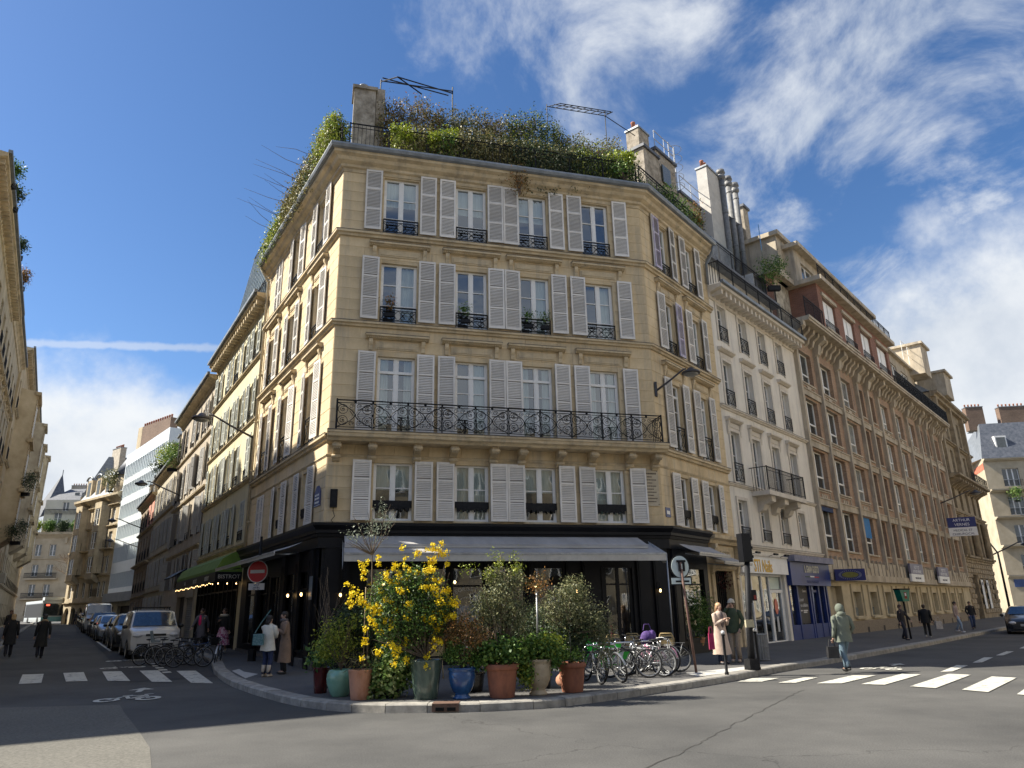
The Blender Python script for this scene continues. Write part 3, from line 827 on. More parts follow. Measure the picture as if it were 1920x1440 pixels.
# ashlar
allb = []
pil = .34
for fr, u0, u1, ops, sd_ in ((FF, 0, LF_, opsF, 1), (FR, 0, LR_, opsR, 2), (FL, -LL_, 0, opsL, 3)):
    for z0, z1, co in ((4.02, 6.28, .32), (6.55, 9.92, .37), (10.1, 13.0, .36), (13.2, 15.3, .35)):
        for q in ashlar(corner, fr, u0, u1, z0, z1, ops, M_STONE, course=co, seed=sd_): allb.append((fr, q))
allb.sort(key=lambda t: -(t[1][1] - t[1][0]) * (t[1][3] - t[1][2]) * (1.0 if t[0] is FF else .35))
rest = {id(FF): MB(M_STONE), id(FR): MB(M_STONE), id(FL): MB(M_STONE)}
for n, (fr, q) in enumerate(allb):
    if n < 300:
        b = MB(M_STONE); cx, cz = (q[0] + q[1]) / 2, (q[2] + q[3]) / 2
        blk_faces(b, q[0] - cx, q[1] - cx, q[2] - cz, q[3] - cz, .009 + random.uniform(0, .003))
        b.build('stone_block', corner, fr.loc(cx, 0.0, cz), fr.rz)
    else: blk_faces(rest[id(fr)], *q, .010)
for fr in (FF, FR, FL): rest[id(fr)].build('stonework', corner, fr.loc(0, 0, 0), fr.rz, kind='stuff')
# hidden mass: back, floor slab of the roof
mass = MB(M_TRIM)
pF0, pF1, pR1, pL1 = Vector((0, 0)), B - A, B - A + dR * LR_, dLs * LL_
back = [pR1, pL1]
def wallq(p, q, z0, z1, m=None): mass.face([(p.x, p.y, z0), (q.x, q.y, z0), (q.x, q.y, z1), (p.x, p.y, z1)], m)
wallq(pR1, pL1, 0, ZT)
mass.face([(p.x, p.y, ZT) for p in (pF0, pF1, pR1, pL1)])
ins = [Vector((0, 0)) + Vector((0.03, 0.3)), pF1 + Vector((-.2, .2)), pR1 + Vector((-.3, 0)), pL1 + Vector((.3, 0))]
mass.build('rear_wall', corner)
# mouldings; mitre factors from the corner angles
mF = math.tan(R((74.93 - 38.92) / 2)); mL = math.tan(R((180 - (180 - (74.93 + 31.9))) / 2 - 0)) if False else math.tan(R((180 - 106.83) / 2))
# angle between F and L outward planes: exterior turn of 73.17 degrees, between F and R 36.01
mFL = math.tan(R(73.17 / 2)); mFR = math.tan(R(36.01 / 2))
def around(z, h, o, name='string_course', m=M_TRIM, dark=True):
    string_course(corner, FL, -LL_, 0, z, h, o, m, 0, -mFL, name, dark)
    string_course(corner, FF, 0, LF_, z, h, o, m, mFL, -mFR, name, dark)
    string_course(corner, FR, 0, LR_, z, h, o, m, mFR, 0, name, dark)
around(12.98, .17, .16); around(9.93, .15, .15)
string_course(corner, FL, -LL_, 0, 6.36, .17, .16, sk1=-mFL); string_course(corner, FR, 0, LR_, 6.36, .17, .16, sk0=mFR)
for fr, u0, u1, s0, s1 in ((FL, -LL_, 0, 0, -mFL), (FF, 0, LF_, mFL, -mFR), (FR, 0, LR_, mFR, 0)):
    string_course(corner, fr, u0, u1, 5.88, .06, .05, M_TRIM, s0, s1, 'lower_moulding', False)
    b = MB(M_TRIM)
    b.extrude_x([(0, 15.30), (-.03, 15.30), (-.05, 15.40), (-.12, 15.44), (-.13, 15.52), (-.26, 15.60), (-.32, 15.70), (-.44, 15.76), (-.46, 15.86), (0, 15.90)], u0, u1, sk0=s0, sk1=s1)
    b.build('cornice', corner, fr.loc(0, 0, 0), fr.rz)
    b = MB(M_ZINC)
    b.extrude_x([(-.36, 15.94), (-.40, 15.87), (-.48, 15.84), (-.56, 15.87), (-.60, 15.95), (-.585, 16.02), (-.55, 16.02), (-.54, 15.95), (-.48, 15.90), (-.42, 15.95), (-.30, 16.0), (0, 16.05), (0, 15.93)], u0, u1, sk0=s0, sk1=s1)
    b.build('gutter', corner, fr.loc(0, 0, 0), fr.rz)
# attic storey behind the planting
att = MB(mat('attic_render', (0.14, 0.115, 0.085), (0.26, 0.22, 0.17), scale=2, rough=.9)); 
c_in = [pF0 + dF * 1.6 - FF.n * 2.3, pF1 - dF * .6 - FF.n * 2.3 + dR * .4, pR1 - FR.n * 2.0, pL1 - FL.n * 1.5 * 1, ]
for p, q in zip(c_in, c_in[1:] + c_in[:1]): att.face([(p.x, p.y, 15.9), (q.x, q.y, 15.9), (q.x, q.y, 18.9), (p.x, p.y, 18.9)])
att.face([(p.x, p.y, 18.9) for p in c_in])
att.build('attic_storey', corner)
ter = MB(M_ZINC); ter.face([(p.x, p.y, 16.03) for p in (pF0, pF1, pR1, pL1)]); ter.build('terrace_floor', corner)

# windows, shutters, guards
def fenestrate(fr, us, hws, rows, sw, scale_sh=1.0, lefts=None):
    for r_, (z0, z1) in enumerate(rows):
        for i, (u, hw) in enumerate(zip(us, hws)):
            h = z1 - z0
            closed = (fr is FL and r_ in (0, 3) and i == 2)
            if r_ == 1: window(corner, fr, u, z0, 2 * hw, h, bars=(.85, 1.45), transom=1.98, rec=.16, glass=M_GLASS, split=True, curt=(0, 3, 0, 0)[i % 4] if fr is FF else random.choice((0, 2, 3, None)))
            elif r_ == 0: window(corner, fr, u, z0, 2 * hw, h, bars=(.95,), rec=.16, glass=M_GLASS, split=True, curt=(1, 2, 1, 2)[i % 4] if fr is FF else None)
            else: window(corner, fr, u, z0, 2 * hw, h, bars=(.62, 1.32), rec=.16, glass=M_GLASS, split=True, curt=(1 if r_ == 3 and i != 3 else random.choice((None, None, 0, 3))))
            sill = MB(M_TRIM); sill.box(-hw - .06, hw + .06, -.05, .16, -.05, 0.0); sill.build('window_sill', corner, fr.loc(u, 0, z0), fr.rz)
            sh_h = (1.72, 2.46, 2.11, 2.16)[r_]; zb = (4.07, 6.66, 10.19, 13.26)[r_]
            for s_ in (-1, 1):
                if closed: shutter(corner, fr, u + s_ * hw * .5, zb, hw, sh_h, o=.02); continue
                uu = u + s_ * (hw + sw / 2 + .025)
                if fr is FF:
                    j = winsF.index(u)
                    uu = ((.985, 2.765), (3.41, 5.03), (5.575, 7.19), (7.86, 9.56))[j][0 if s_ < 0 else 1]
                shutter(corner, fr, uu, zb, sw, sh_h, o=.075 + random.uniform(0, .03), swing=random.uniform(-.07, .07) if fr is FF else s_ * random.uniform(-.02, .13), mid=((.36, .68) if r_ == 0 else (.22, .48, .74) if r_ == 1 else (.34, .68)))
            if not closed:
                if r_ == 0: guard(corner, fr, u, z0 + .24, 2 * hw - .02, .34, 'valance', o=-.02)
                elif r_ >= 2: guard(corner, fr, u, z0 + .02, 2 * hw, .50, 'scroll', o=.03)
                elif fr is not FF: guard(corner, fr, u, z0 + .02, 2 * hw, .86, 'scroll', o=.03)
            if r_ in (1, 2) and not (fr is FR and 0): pediment(corner, fr, u, z1 + .16, 1.92 if fr is FF else 1.75)
fenestrate(FF, winsF, hwF, rowsF, .53)
fenestrate(FR, winsR, [.42] * 2, rowsR, .46)
fenestrate(FL, [-u for u in winsL], [.48] * 3, rowsR, .50)
# coloured shutters' scrim on the right-hand flank: lilac and yellow glazed slats
lil = mat('lilac_shutter', (0.36, 0.30, 0.46), (0.62, 0.58, 0.62), scale=2.5, rough=.5)
shutter(corner, FR, winsR[0] - .655 , 13.262, .44, 2.1, o=.122, m=lil, mid=(.34, .68))
shutter(corner, FR, winsR[0] + .655, 10.19, .44, 2.05, o=.122, m=lil, mid=(.34, .68))

# the long first-floor balcony
bal = MB(M_TRIM)
bal.extrude_x([(0, 6.24), (-.55, 6.24), (-.60, 6.30), (-.70, 6.34), (-.72, 6.42), (-.75, 6.44), (-.75, 6.50), (0, 6.52)], -.04, 10.42)
balcony = bal.build('balcony', corner, FF.loc(0, 0, 0), FF.rz)
fl = MB(mat('lead_flashing', (0.06, 0.055, 0.05))); fl.box(-.05, 10.43, -.765, 0, 6.501, 6.525); fl.build('slab_edge', balcony)
def corbel():
    b = MB(M_TRIM)
    b.extrude_x([(0, 0), (-.10, .03), (-.16, .10), (-.14, .20), (-.20, .24), (-.30, .28), (-.42, .36), (-.46, .46), (-.42, .52), (0, .52)], -.10, .10)
    for z_, y_ in ((.14, -.17), (.40, -.45)):
        b.tube([(-.13, y_, z_), (.13, y_, z_)], .055, n=8)
    for k in range(4): b.box(-.085 + k * .05, -.06 + k * .05, -.475, -.40, .30, .50)
    return b.mesh('corbel')
cm_ = corbel()
for u in (.24, 1.24, 2.54, 3.63, 4.85, 5.73, 6.96, 8.02, 9.28, 10.17): obj('corbel', cm_, balcony, (u, 0, 5.72))
def rail_panel(w=1.01, h=.70):
    b = MB(M_IRON); r = .011
    def arc(cx, cz, rr, a0, a1, n=14, th=r, spiral=0.0):
        b.tube([(cx + (rr - spiral * i / n) * math.cos(a0 + (a1 - a0) * i / n), 0, cz + (rr - spiral * i / n) * math.sin(a0 + (a1 - a0) * i / n)) for i in range(n + 1)], th, n=4)
    zc_ = h / 2
    # two facing bows and a lens between them
    for s_ in (-1, 1):
        b.tube([(s_ * (.02 + .30 * abs(math.sin(t)) ** 1.0 * 1.0), 0, zc_ + (h / 2 - .01) * (-math.cos(t))) for t in [math.pi * i / 14 for i in range(15)]], .013, n=4) if False else None
        b.tube([(s_ * (w / 2 - .02 - (w / 2 - .03) * math.sin(t)), 0, h * i / 16) for i, t in [(i, math.pi * i / 16) for i in range(17)]], .013, n=4)
        for t_ in (-1, 1):
            cx, cz = s_ * (w / 2 - .165), zc_ + t_ * h * .235
            b.tube([(cx + .135 * math.cos(a), 0, cz + .135 * math.sin(a)) for a in [2 * math.pi * i / 14 for i in range(14)]], r, n=4, closed=True)
            b.tube([(cx + (.085 - .006 * i) * math.cos(i * .75 + 1), 0, cz + (.085 - .006 * i) * math.sin(i * .75 + 1)) for i in range(13)], .009, n=4)
            b.ell((cx, 0, cz), (.02, .014, .02), n=6, k=4)
            cx, cz = s_ * .10, zc_ + t_ * h * .36
            b.tube([(cx + (.075 - .005 * i) * math.cos(i * .8), 0, cz + (.075 - .005 * i) * math.sin(i * .8)) for i in range(11)], .009, n=4)
            b.bar((s_ * .06, 0, zc_), (s_ * .15, 0, zc_ + t_ * .12), .008, n=4)
    b.ell((0, 0, zc_), (.035, .02, .035), n=6, k=4); b.ell((0, 0, h + .05), (.045, .03, .045), n=6, k=4)
    b.box(-w / 2 - .028, -w / 2 - .008, -.012, .012, -.07, h + .08); b.box(-w / 2 + .008, -w / 2 + .028, -.012, .012, -.07, h + .08)
    for z_ in (-.0, h): b.ell((-w / 2, 0, z_ + (.05 if z_ else zc_)), (.03, .02, .04), n=6, k=4)
    return b.mesh('rail_panel')
rp_ = rail_panel()
NP = 10; cw = 10.02 / NP
for k in range(NP): obj('rail_panel', rp_, balcony, (.19 + cw * (k + .5), -.70, 6.60))
hr = MB(M_IRON); hr.box(.17, 10.23, -.725, -.675, 7.37, 7.395); hr.box(.17, 10.23, -.712, -.688, 7.295, 7.31); hr.box(.17, 10.23, -.712, -.688, 6.585, 6.60)
for x in (.18, 10.22):
    hr.box(x - .015, x + .015, -.70, 0, 7.37, 7.395); hr.box(x - .01, x + .01, -.69, 0, 6.585, 6.60)
    for k in range(6): hr.box(x - .008, x + .008, -.68 + k * .12, -.664 + k * .12, 6.53, 7.37)
    hr.box(x - .02, x + .02, -.72, -.68, 6.52, 7.42)
hr.build('handrail', balcony)

# drainpipe, lamp boxes, plaques
pp = MB(mat('ochre_downpipe', (0.42, 0.36, 0.25), (0.52, 0.45, 0.32), scale=3)); pp.T = Matrix.Identity(4)
pp.tube([(0, -.10, 4.0), (0, -.10, 15.2), (.02, -.3, 15.55), (.05, -.5, 15.82)], .055, n=8)
for z in range(5, 15, 2): pp.box(-.07, .07, -.17, -.0, z, z + .05)
pp.build('downpipe', corner, FL.loc(-9.42, 0, 0), FL.rz); 
pp2 = MB(M_ZINC); pp2.tube([(0, -.5, 15.8), (0, -.42, 15.5), (0, -.12, 15.1), (0, -.10, 14.2)], .06, n=8); pp2.build('downpipe', corner, FR.loc(5.35, 0, 0), FR.rz)
sp = MB(M_BLACK); sp.box(-.10, .10, -.14, 0, 0, .50); sp.box(-.075, .075, -.155, -.14, .06, .44, M_IRON); sp.tube([(0, -.07, 0), (0, -.1, -.12), (.05, -.08, -.25), (-.04, -.06, -.36), (.02, -.03, -.42)], .01, n=5)
sp.build('loudspeaker', corner, FF.loc(.24, .02, 4.42), FF.rz)
pl = MB(mat('plaque_stone', (0.42, 0.35, 0.25), (0.50, 0.43, 0.31), scale=6, rough=.8)); pl.box(-.30, .30, -.05, -.018, 0, 1.16)
mk = mat('engraved_letters', (0.09, 0.07, 0.05))
for k, (wd) in enumerate((.46, .18, .44, .16, .42, .24, .42, .22, .44, .36)):
    z_ = 1.0 - k * .098; x = -wd / 2
    while x < wd / 2:
        q = random.uniform(.018, .04); pl.box(x, min(x + q, wd / 2), -.054, -.0495, z_, z_ + (.05 if k == 0 else .035), mk); x += q + .012
for x in (-.26, .26):
    for z_ in (.05, 1.11): pl.box(x - .012, x + .012, -.062, -.05, z_ - .012, z_ + .012, M_IRON)
pl.build('stone_plaque', corner, FF.loc(9.98, 0, 4.62), FF.rz)
sn = MB(mat('street_sign_blue', (0.02, 0.05, 0.16), (0.04, 0.08, 0.22), scale=5, rough=.35)); sn.box(-.30, .30, -.035, -.02, 0, .40)
sn.prism([(-.30, .40), (.30, .40), (.20, .52), (.08, .60), (-.08, .60), (-.20, .52)], -.035, -.02); sn.box(-.28, .28, -.04, -.0355, .02, .03, M_WHITE)
q = sn.build('street_name_plate', corner, FL.loc(-.62, .0, 4.52), FL.rz)
for k, (a, n) in enumerate(((.30, 3), (.20, 6), (.09, 6))):
    ln = MB(M_WHITE)
    for i in range(n): ln.box(-.2 + i * .4 / n, -.2 + (i + .7) * .4 / n, -.041, -.036, a, a + .055)
    ln.build('lettering', q)
q2 = MB(MATS['street_sign_blue']); q2.box(-.16, .16, -.035, -.02, 0, .3); q2.box(-.1, .1, -.04, -.036, .09, .2, M_WHITE); q2.build('street_name_plate', corner, FR.loc(.30, 0, 4.3), FR.rz)
# ------------------------------------------------------------------ black cafe front, awnings
def band(parent, fr, prof, u0, u1, s0, s1, name, m):
    b = MB(m); b.extrude_x(prof, u0, u1, sk0=s0, sk1=s1); return b.build(name, parent, fr.loc(0, 0, 0), fr.rz)
for fr, u0, u1, s0, s1 in ((FL, -LL_, 0, 0, -mFL), (FF, 0, LF_, mFL, -mFR), (FR, 0, 2.75, mFR, 0)):
    band(corner, fr, [(0, 3.60), (-.20, 3.60), (-.22, 3.68), (-.26, 3.70), (-.26, 3.78), (-.34, 3.86), (-.38, 3.90), (-.38, 3.97), (0, 4.0)], u0, u1, s0, s1, 'shopfront_cornice', M_BLACK)
    band(corner, fr, [(0, 3.30), (-.16, 3.30), (-.16, 3.599), (0, 3.599)], u0, u1, s0, s1, 'fascia', M_BLACK)
def shopfront(fr, u0, u1, glazed, doors=(), base=.62, top=3.28):
    ops = [(a, b_, (base if (a, b_) not in doors else .12), top - .55) for a, b_ in glazed]
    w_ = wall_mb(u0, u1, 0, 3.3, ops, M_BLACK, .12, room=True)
    # raised frames and panels
    for a, b_, z0, z1 in ops:
        for x in (a - .07, b_ + .01): w_.box(x, x + .06, -.03, 0, z0 - .05, z1 + .05)
        w_.box(a - .01, b_ + .01, -.03, -.001, z1 + .01, z1 + .06); w_.box(a - .01, b_ + .01, -.045, -.001, z0 - .06, z0 - .005)
        if z0 > .3: w_.box(a + .06, b_ - .06, -.02, -.001, .16, z0 - .16)
    sh = w_.build('shopfront', corner, fr.loc(0, .06, 0), fr.rz)
    for a, b_, z0, z1 in ops:
        W_, H_ = b_ - a, z1 - z0
        mb = MB(M_BLACK); mb.box(-W_ / 2, W_ / 2, .04, .07, H_ - .5, H_ - .45)
        if (a, b_) in doors:
            mb.box(-.05, .05, .03, .075, 0, H_); mb.box(-W_ / 2, W_ / 2, .035, .072, 0, .55)
            mb.box(-W_ / 2, -W_ / 2 + .09, .035, .072, 0, H_); mb.box(W_ / 2 - .09, W_ / 2, .035, .072, 0, H_)
        mb.build('glazing_bar', sh, ((a + b_) / 2, 0, z0))
        obj('shop_pane', pane_mesh(W_, H_, M_SHOPGLASS), sh, ((a + b_) / 2, .06, z0))
    return sh
sf = shopfront(FF, 0, LF_, [(1.25, 2.35), (2.55, 3.45), (3.66, 4.52), (4.72, 5.82), (6.06, 6.94), (8.22, 9.14)], doors=[(4.72, 5.82), (8.22, 9.14)])
shopfront(FL, -LL_, 0, [(-1.9, -.9), (-3.4, -2.3), (-5.0, -3.9), (-6.6, -5.5), (-8.5, -7.2)], doors=[(-5.0, -3.9)])
shopfront(FR, 0, 2.75, [(.75, 2.35)])
# panelled black corner pilasters
for fr, us in ((FF, (.10, .62, 2.40, 4.56, 5.88, 7.02, 7.55, 9.30, 9.85)), (FL, (-.70, -2.05, -3.6, -6.85)), (FR, (.12,))):
    for u in us:
        b = MB(M_BLACK); b.box(0, .40 if u > 7 or u < .2 else .16, -.14, -.06, 0, 3.30); b.box(.05, .11, -.155, -.14, .8, 3.0); b.build('pilaster', corner, fr.loc(u, 0, 0), fr.rz)
M_LET = mat('pale_gilt_lettering', (0.38, 0.36, 0.32), (0.50, 0.48, 0.43), scale=20, rough=.4)
for uc in (4.09, 6.50):
    wd = 'GEORGETTE'
    for i, ch in enumerate(wd):
        a = (i - 4) * R(7.2); rr = 1.05
        text('lettering', ch, .15, M_LET, sf, (uc + rr * math.sin(a) * .88, .052, 1.12 + rr * math.cos(a)), rot=(math.pi / 2, a, 0), bold=.004)
    ar = MB(M_LET)
    ar.tube([(uc + .30 * math.cos(t), .05, 1.55 + .22 * math.sin(t) + .18) for t in [math.pi * i / 12 for i in range(13)]], .012, n=4)
    ar.box(uc - .31, uc - .285, .045, .055, .9, 1.73); ar.box(uc + .285, uc + .31, .045, .055, .9, 1.73)
    ar.box(uc - .285, uc + .285, .046, .052, .95, 1.72, mat('etched_glass', (0.30, 0.31, 0.32), (0.12, 0.13, 0.14), scale=3, rough=.3)) if uc < 5 else None
    ar.build('window_emblem', sf)
M_BULB = mat('warm_bulb', (1, .8, .5), emit=((1.0, 0.62, 0.25), 4))
def wall_light(parent, fr, u, z, o=.22):
    b = MB(M_IRON); b.tube([(0, .1, .22), (0, -.02, .26), (0, -.05, .14)], .01, n=5); b.lathe([(.02, .14), (.03, .10), (.13, .06), (.135, .05)], 14, c=(0, -.05, 0))
    q = b.build('wall_light', parent, fr.loc(u, o, z), fr.rz)
    e = MB(M_BULB); e.ell((0, -.05, 0.0), (.032, .032, .05), n=8, k=6); e.build('bulb', q)
for u in (.55, 7.28, 9.95): wall_light(corner, FF, u, 2.05)
for u in (-2.15, -.78): wall_light(corner, FL, u, 2.1)
e = MB(M_BULB)
for u, z in ((1.8, 2.35), (3.9, 2.4), (6.4, 2.25), (8.6, 2.3)): e.ell((u, 1.0, z), (.04, .04, .05), n=8, k=6); e.bar((u, 1.0, z), (u, 1.0, 2.75), .006, M_IRON, n=4)
e.build('pendant_bulbs', corner, FF.loc(0, 0, 0), FF.rz, kind='stuff')
pl = MB(MATS['street_sign_blue']); pl.box(-.13, .13, -.16, -.145, 0, .62, mat('enamel_panel', (0.10, 0.13, 0.15), (0.16, 0.19, 0.21), scale=7, rough=.4)); pl.build('menu_case', corner, FL.loc(-.33, 0, 1.95), FL.rz)

def awning(parent, fr, u0, u1, o0, z0, o1, z1, val, name='awning', m=M_AWN, arms=True, hood=None, sag=.03, wing=True, nseg=None):
    b = MB(m); n = nseg or max(6, int((u1 - u0) / .9)); K = 5
    def P_(i, k):
        t = k / K; o_ = o0 + (o1 - o0) * t; z_ = z0 + (z1 - z0) * t - sag * math.sin(math.pi * t) + .008 * math.sin(i * 2.3)
        return (u0 + (u1 - u0) * i / n, -o_, z_)
    for i in range(n):
        for k in range(K): b.face([P_(i, k), P_(i, k + 1), P_(i + 1, k + 1), P_(i + 1, k)], sm=False)
        b.box(u0 + (u1 - u0) * i / n - .006, u0 + (u1 - u0) * i / n + .006, -o1, -o1 - .002, z1 - val, z1, M_CREAM)
    q = b.build(name, parent, fr.loc(0, 0, 0), fr.rz)
    v = MB(M_CREAM); v.box(u0, u1, -o1 - .03, -o1, z1 - .045, z1 + .01, M_GREYMET)
    for i in range(n):
        a, c = u0 + (u1 - u0) * i / n, u0 + (u1 - u0) * (i + 1) / n
        v.box(a, c - .006, -o1 - .018, -o1 - .012, z1 - val, z1 - .046)
    v.build('valance', q)
    if arms:
        a = MB(M_GREYMET)
        for u in (u0 + .4, u1 - .4) if u1 - u0 < 6 else (u0 + .5, (u0 + u1) / 2, u1 - .5):
            a.bar((u, -o0, z0 - .28), (u + .45, -(o0 + o1) / 2, (z0 + z1) / 2 - .2), .02); a.bar((u + .45, -(o0 + o1) / 2, (z0 + z1) / 2 - .2), (u, -o1 + .02, z1 - .03), .018)
        a.build('folding_arm', q)
    return q
aw = awning(corner, FF, .55, 9.62, .42, 3.42, 1.5, 3.06, .21)
hd = MB(M_AWN); hd.extrude_x([(-.16, 3.64), (-.16, 3.60), (-.85, 3.34), (-.86, 3.26), (-.88, 3.26), (-.88, 3.35)], .58, 9.35); hd.box(.58, 9.35, -.90, -.875, 3.25, 3.29, M_CREAM); hd.build('awning_hood', corner, FF.loc(0, 0, 0), FF.rz)
wg = MB(mat('white_awning_side', (0.55, 0.55, 0.54), (0.66, 0.66, 0.64), scale=4, rough=.85))
for u in (.53, 9.64): wg.face([(u, -.3, 3.5), (u, -1.5, 3.06), (u, -1.5, 2.80), (u, -1.2, 2.65 if u < 5 else 2.8), (u, -.9, 3.0)]); wg.face([(u + .01, -.3, 3.5), (u + .01, -.9, 3.0), (u + .01, -1.2, 2.65 if u < 5 else 2.8), (u + .01, -1.5, 2.80), (u + .01, -1.5, 3.06)])
wg.build('awning_side', corner, FF.loc(0, 0, 0), FF.rz)
awning(corner, FL, -8.9, -.45, .40, 3.50, 1.15, 3.22, .10)
awning(corner, FR, .3, 2.6, .30, 3.45, .95, 3.16, .10); awning(corner, FR, 2.0, 4.3, .25, 3.20, 1.0, 2.95, .09)
ps = MB(M_GREYMET); ps.bar((9.63, -1.49, .13), (9.63, -1.49, 3.05), .022); ps.build('awning_post', corner, FF.loc(0, 0, 0), FF.rz)
# carved stone doorway on the right flank
po = wall_mb(2.75, LR_, 0, 3.95, [(3.45, 4.95, 0.02, 2.75)], M_STONE, .35)
po.extrude_x([(0, 3.62), (-.16, 3.64), (-.22, 3.74), (-.36, 3.80), (-.38, 3.92), (0, 3.96)], 2.9, 5.45, M_TRIM)
po.extrude_x([(0, 2.80), (-.10, 2.80), (-.14, 2.88), (-.20, 2.92), (-.20, 2.98), (0, 3.0)], 3.3, 5.1, M_TRIM)
po.box(3.3, 5.1, -.06, 0, 3.02, 3.58, M_TRIM)
for u in (3.05, 5.2): po.extrude_x([(0, 2.6), (-.10, 2.66), (-.15, 2.9), (-.22, 3.3), (-.30, 3.5), (-.30, 3.62), (0, 3.62)], u, u + .2, M_TRIM); po.box(u + .01, u + .19, -.07, -.0, 0, 2.6, M_TRIM)
pq = po.build('stone_doorway', corner, FR.loc(0, 0, 0), FR.rz)
text('carved_lettering', 'N\u00b0 CAFE', .30, M_TRIM, pq, (4.2, -.065, 3.30), ext=.02, bold=.004)
dd = MB(M_BLACK); dd.box(3.45, 4.95, .3, .36, 0, 2.75)
for k in range(9): dd.box(3.52 + k * .16, 3.54 + k * .16, .27, .30, .1, 2.7, M_IRON)
dd.build('door', corner, FR.loc(0, 0, 0), FR.rz)
sk = MB(mat('grey_plinth', (0.07, 0.07, 0.07), (0.13, 0.125, 0.12), scale=8, rough=.9))
sk.box(-LL_, -.02, -.11, -.05, 0, .42); sk.build('plinth', corner, FL.loc(0, 0, 0), FL.rz)

# roof edge railing
def railing_mb(u0, u1, z0, z1, o, step=.11, m=M_IRON, post=1.2):
    b = MB(m); b.box(u0, u1, -o - .02, -o + .02, z1 - .03, z1); b.box(u0, u1, -o - .012, -o + .012, z0 + .08, z0 + .10); b.box(u0, u1, -o - .012, -o + .012, z1 - .16, z1 - .145)
    n = int((u1 - u0) / step)
    for k in range(n + 1):
        x = u0 + (u1 - u0) * k / max(n, 1); b.box(x - .007, x + .007, -o - .007, -o + .007, z0, z1 - .03)
    n = max(1, int((u1 - u0) / post))
    for k in range(n + 1):
        x = u0 + (u1 - u0) * k / n; b.box(x - .018, x + .018, -o - .018, -o + .018, z0, z1 + .02)
    return b
for fr, u0, u1 in ((FF, .12, LF_ - .05), (FL, -LL_, -.1), (FR, .05, LR_)):
    railing_mb(u0, u1, 16.0, 17.12, .1, .13).build('terrace_railing', corner, fr.loc(0, 0, 0), fr.rz)
# stone chimney at the left end of the terrace
ch = MB(mat('old_chimney_stone', (0.20, 0.17, 0.13), (0.42, 0.37, 0.30), scale=3.5, rough=.95, bump=.6, bscale=14))
ch.box(-.40, .40, -.45, .45, 16.0, 20.35); ch.box(-.46, .46, -.52, .50, 20.35, 20.48); ch.box(.42, .75, -.3, .45, 16, 20.6)
chq = ch.build('chimney', corner, FF.loc(.62, -2.6, 0), FF.rz)
cp_ = MB(M_ZINC); cp_.lathe([(.13, 20.48), (.13, 20.72), (.20, 20.76), (.20, 20.82), (.10, 20.9)], 12, c=(-.05, 0, 0)); cp_.build('chimney_pot', chq)

# ------------------------------------------------------------------ generic street house
def chimney(parent, loc, w, d, h, n, m=None, potm=None):
    b = MB(m or mat('chimney_render', (0.33, 0.29, 0.23), (0.50, 0.45, 0.37), scale=2, rough=.9)); b.box(-w / 2, w / 2, -d / 2, d / 2, 0, h); b.box(-w / 2 - .05, w / 2 + .05, -d / 2 - .05, d / 2 + .05, h, h + .1, M_ZINC)
    q = b.build('chimney', parent, loc)
    pm = potm or mat('terracotta_pot', (0.33, 0.12, 0.07), (0.45, 0.19, 0.11), scale=6, rough=.8)
    def mk():
        c = MB(pm); c.lathe([(.11, 0), (.10, .35), (.12, .37), (.12, .42)], 8); return c.mesh('chimney_pot')
    me = cached(('pot', pm.name), mk)
    for k in range(n): obj('chimney_pot', me, q, (-w / 2 + w * (k + .5) / n, 0, h + .1))
    return q
def tv_aerial(parent, loc, h=2.2):
    b = MB(M_GREYMET); b.bar((0, 0, 0), (0, 0, h), .02); b.bar((-.7, 0, h - .1), (.7, 0, h - .3), .012)
    for k in range(7): b.bar((-.6 + k * .2, -.25, h - .12 - k * .03), (-.6 + k * .2, .25, h - .12 - k * .03), .008, n=4)
    return b.build('aerial', parent, loc)
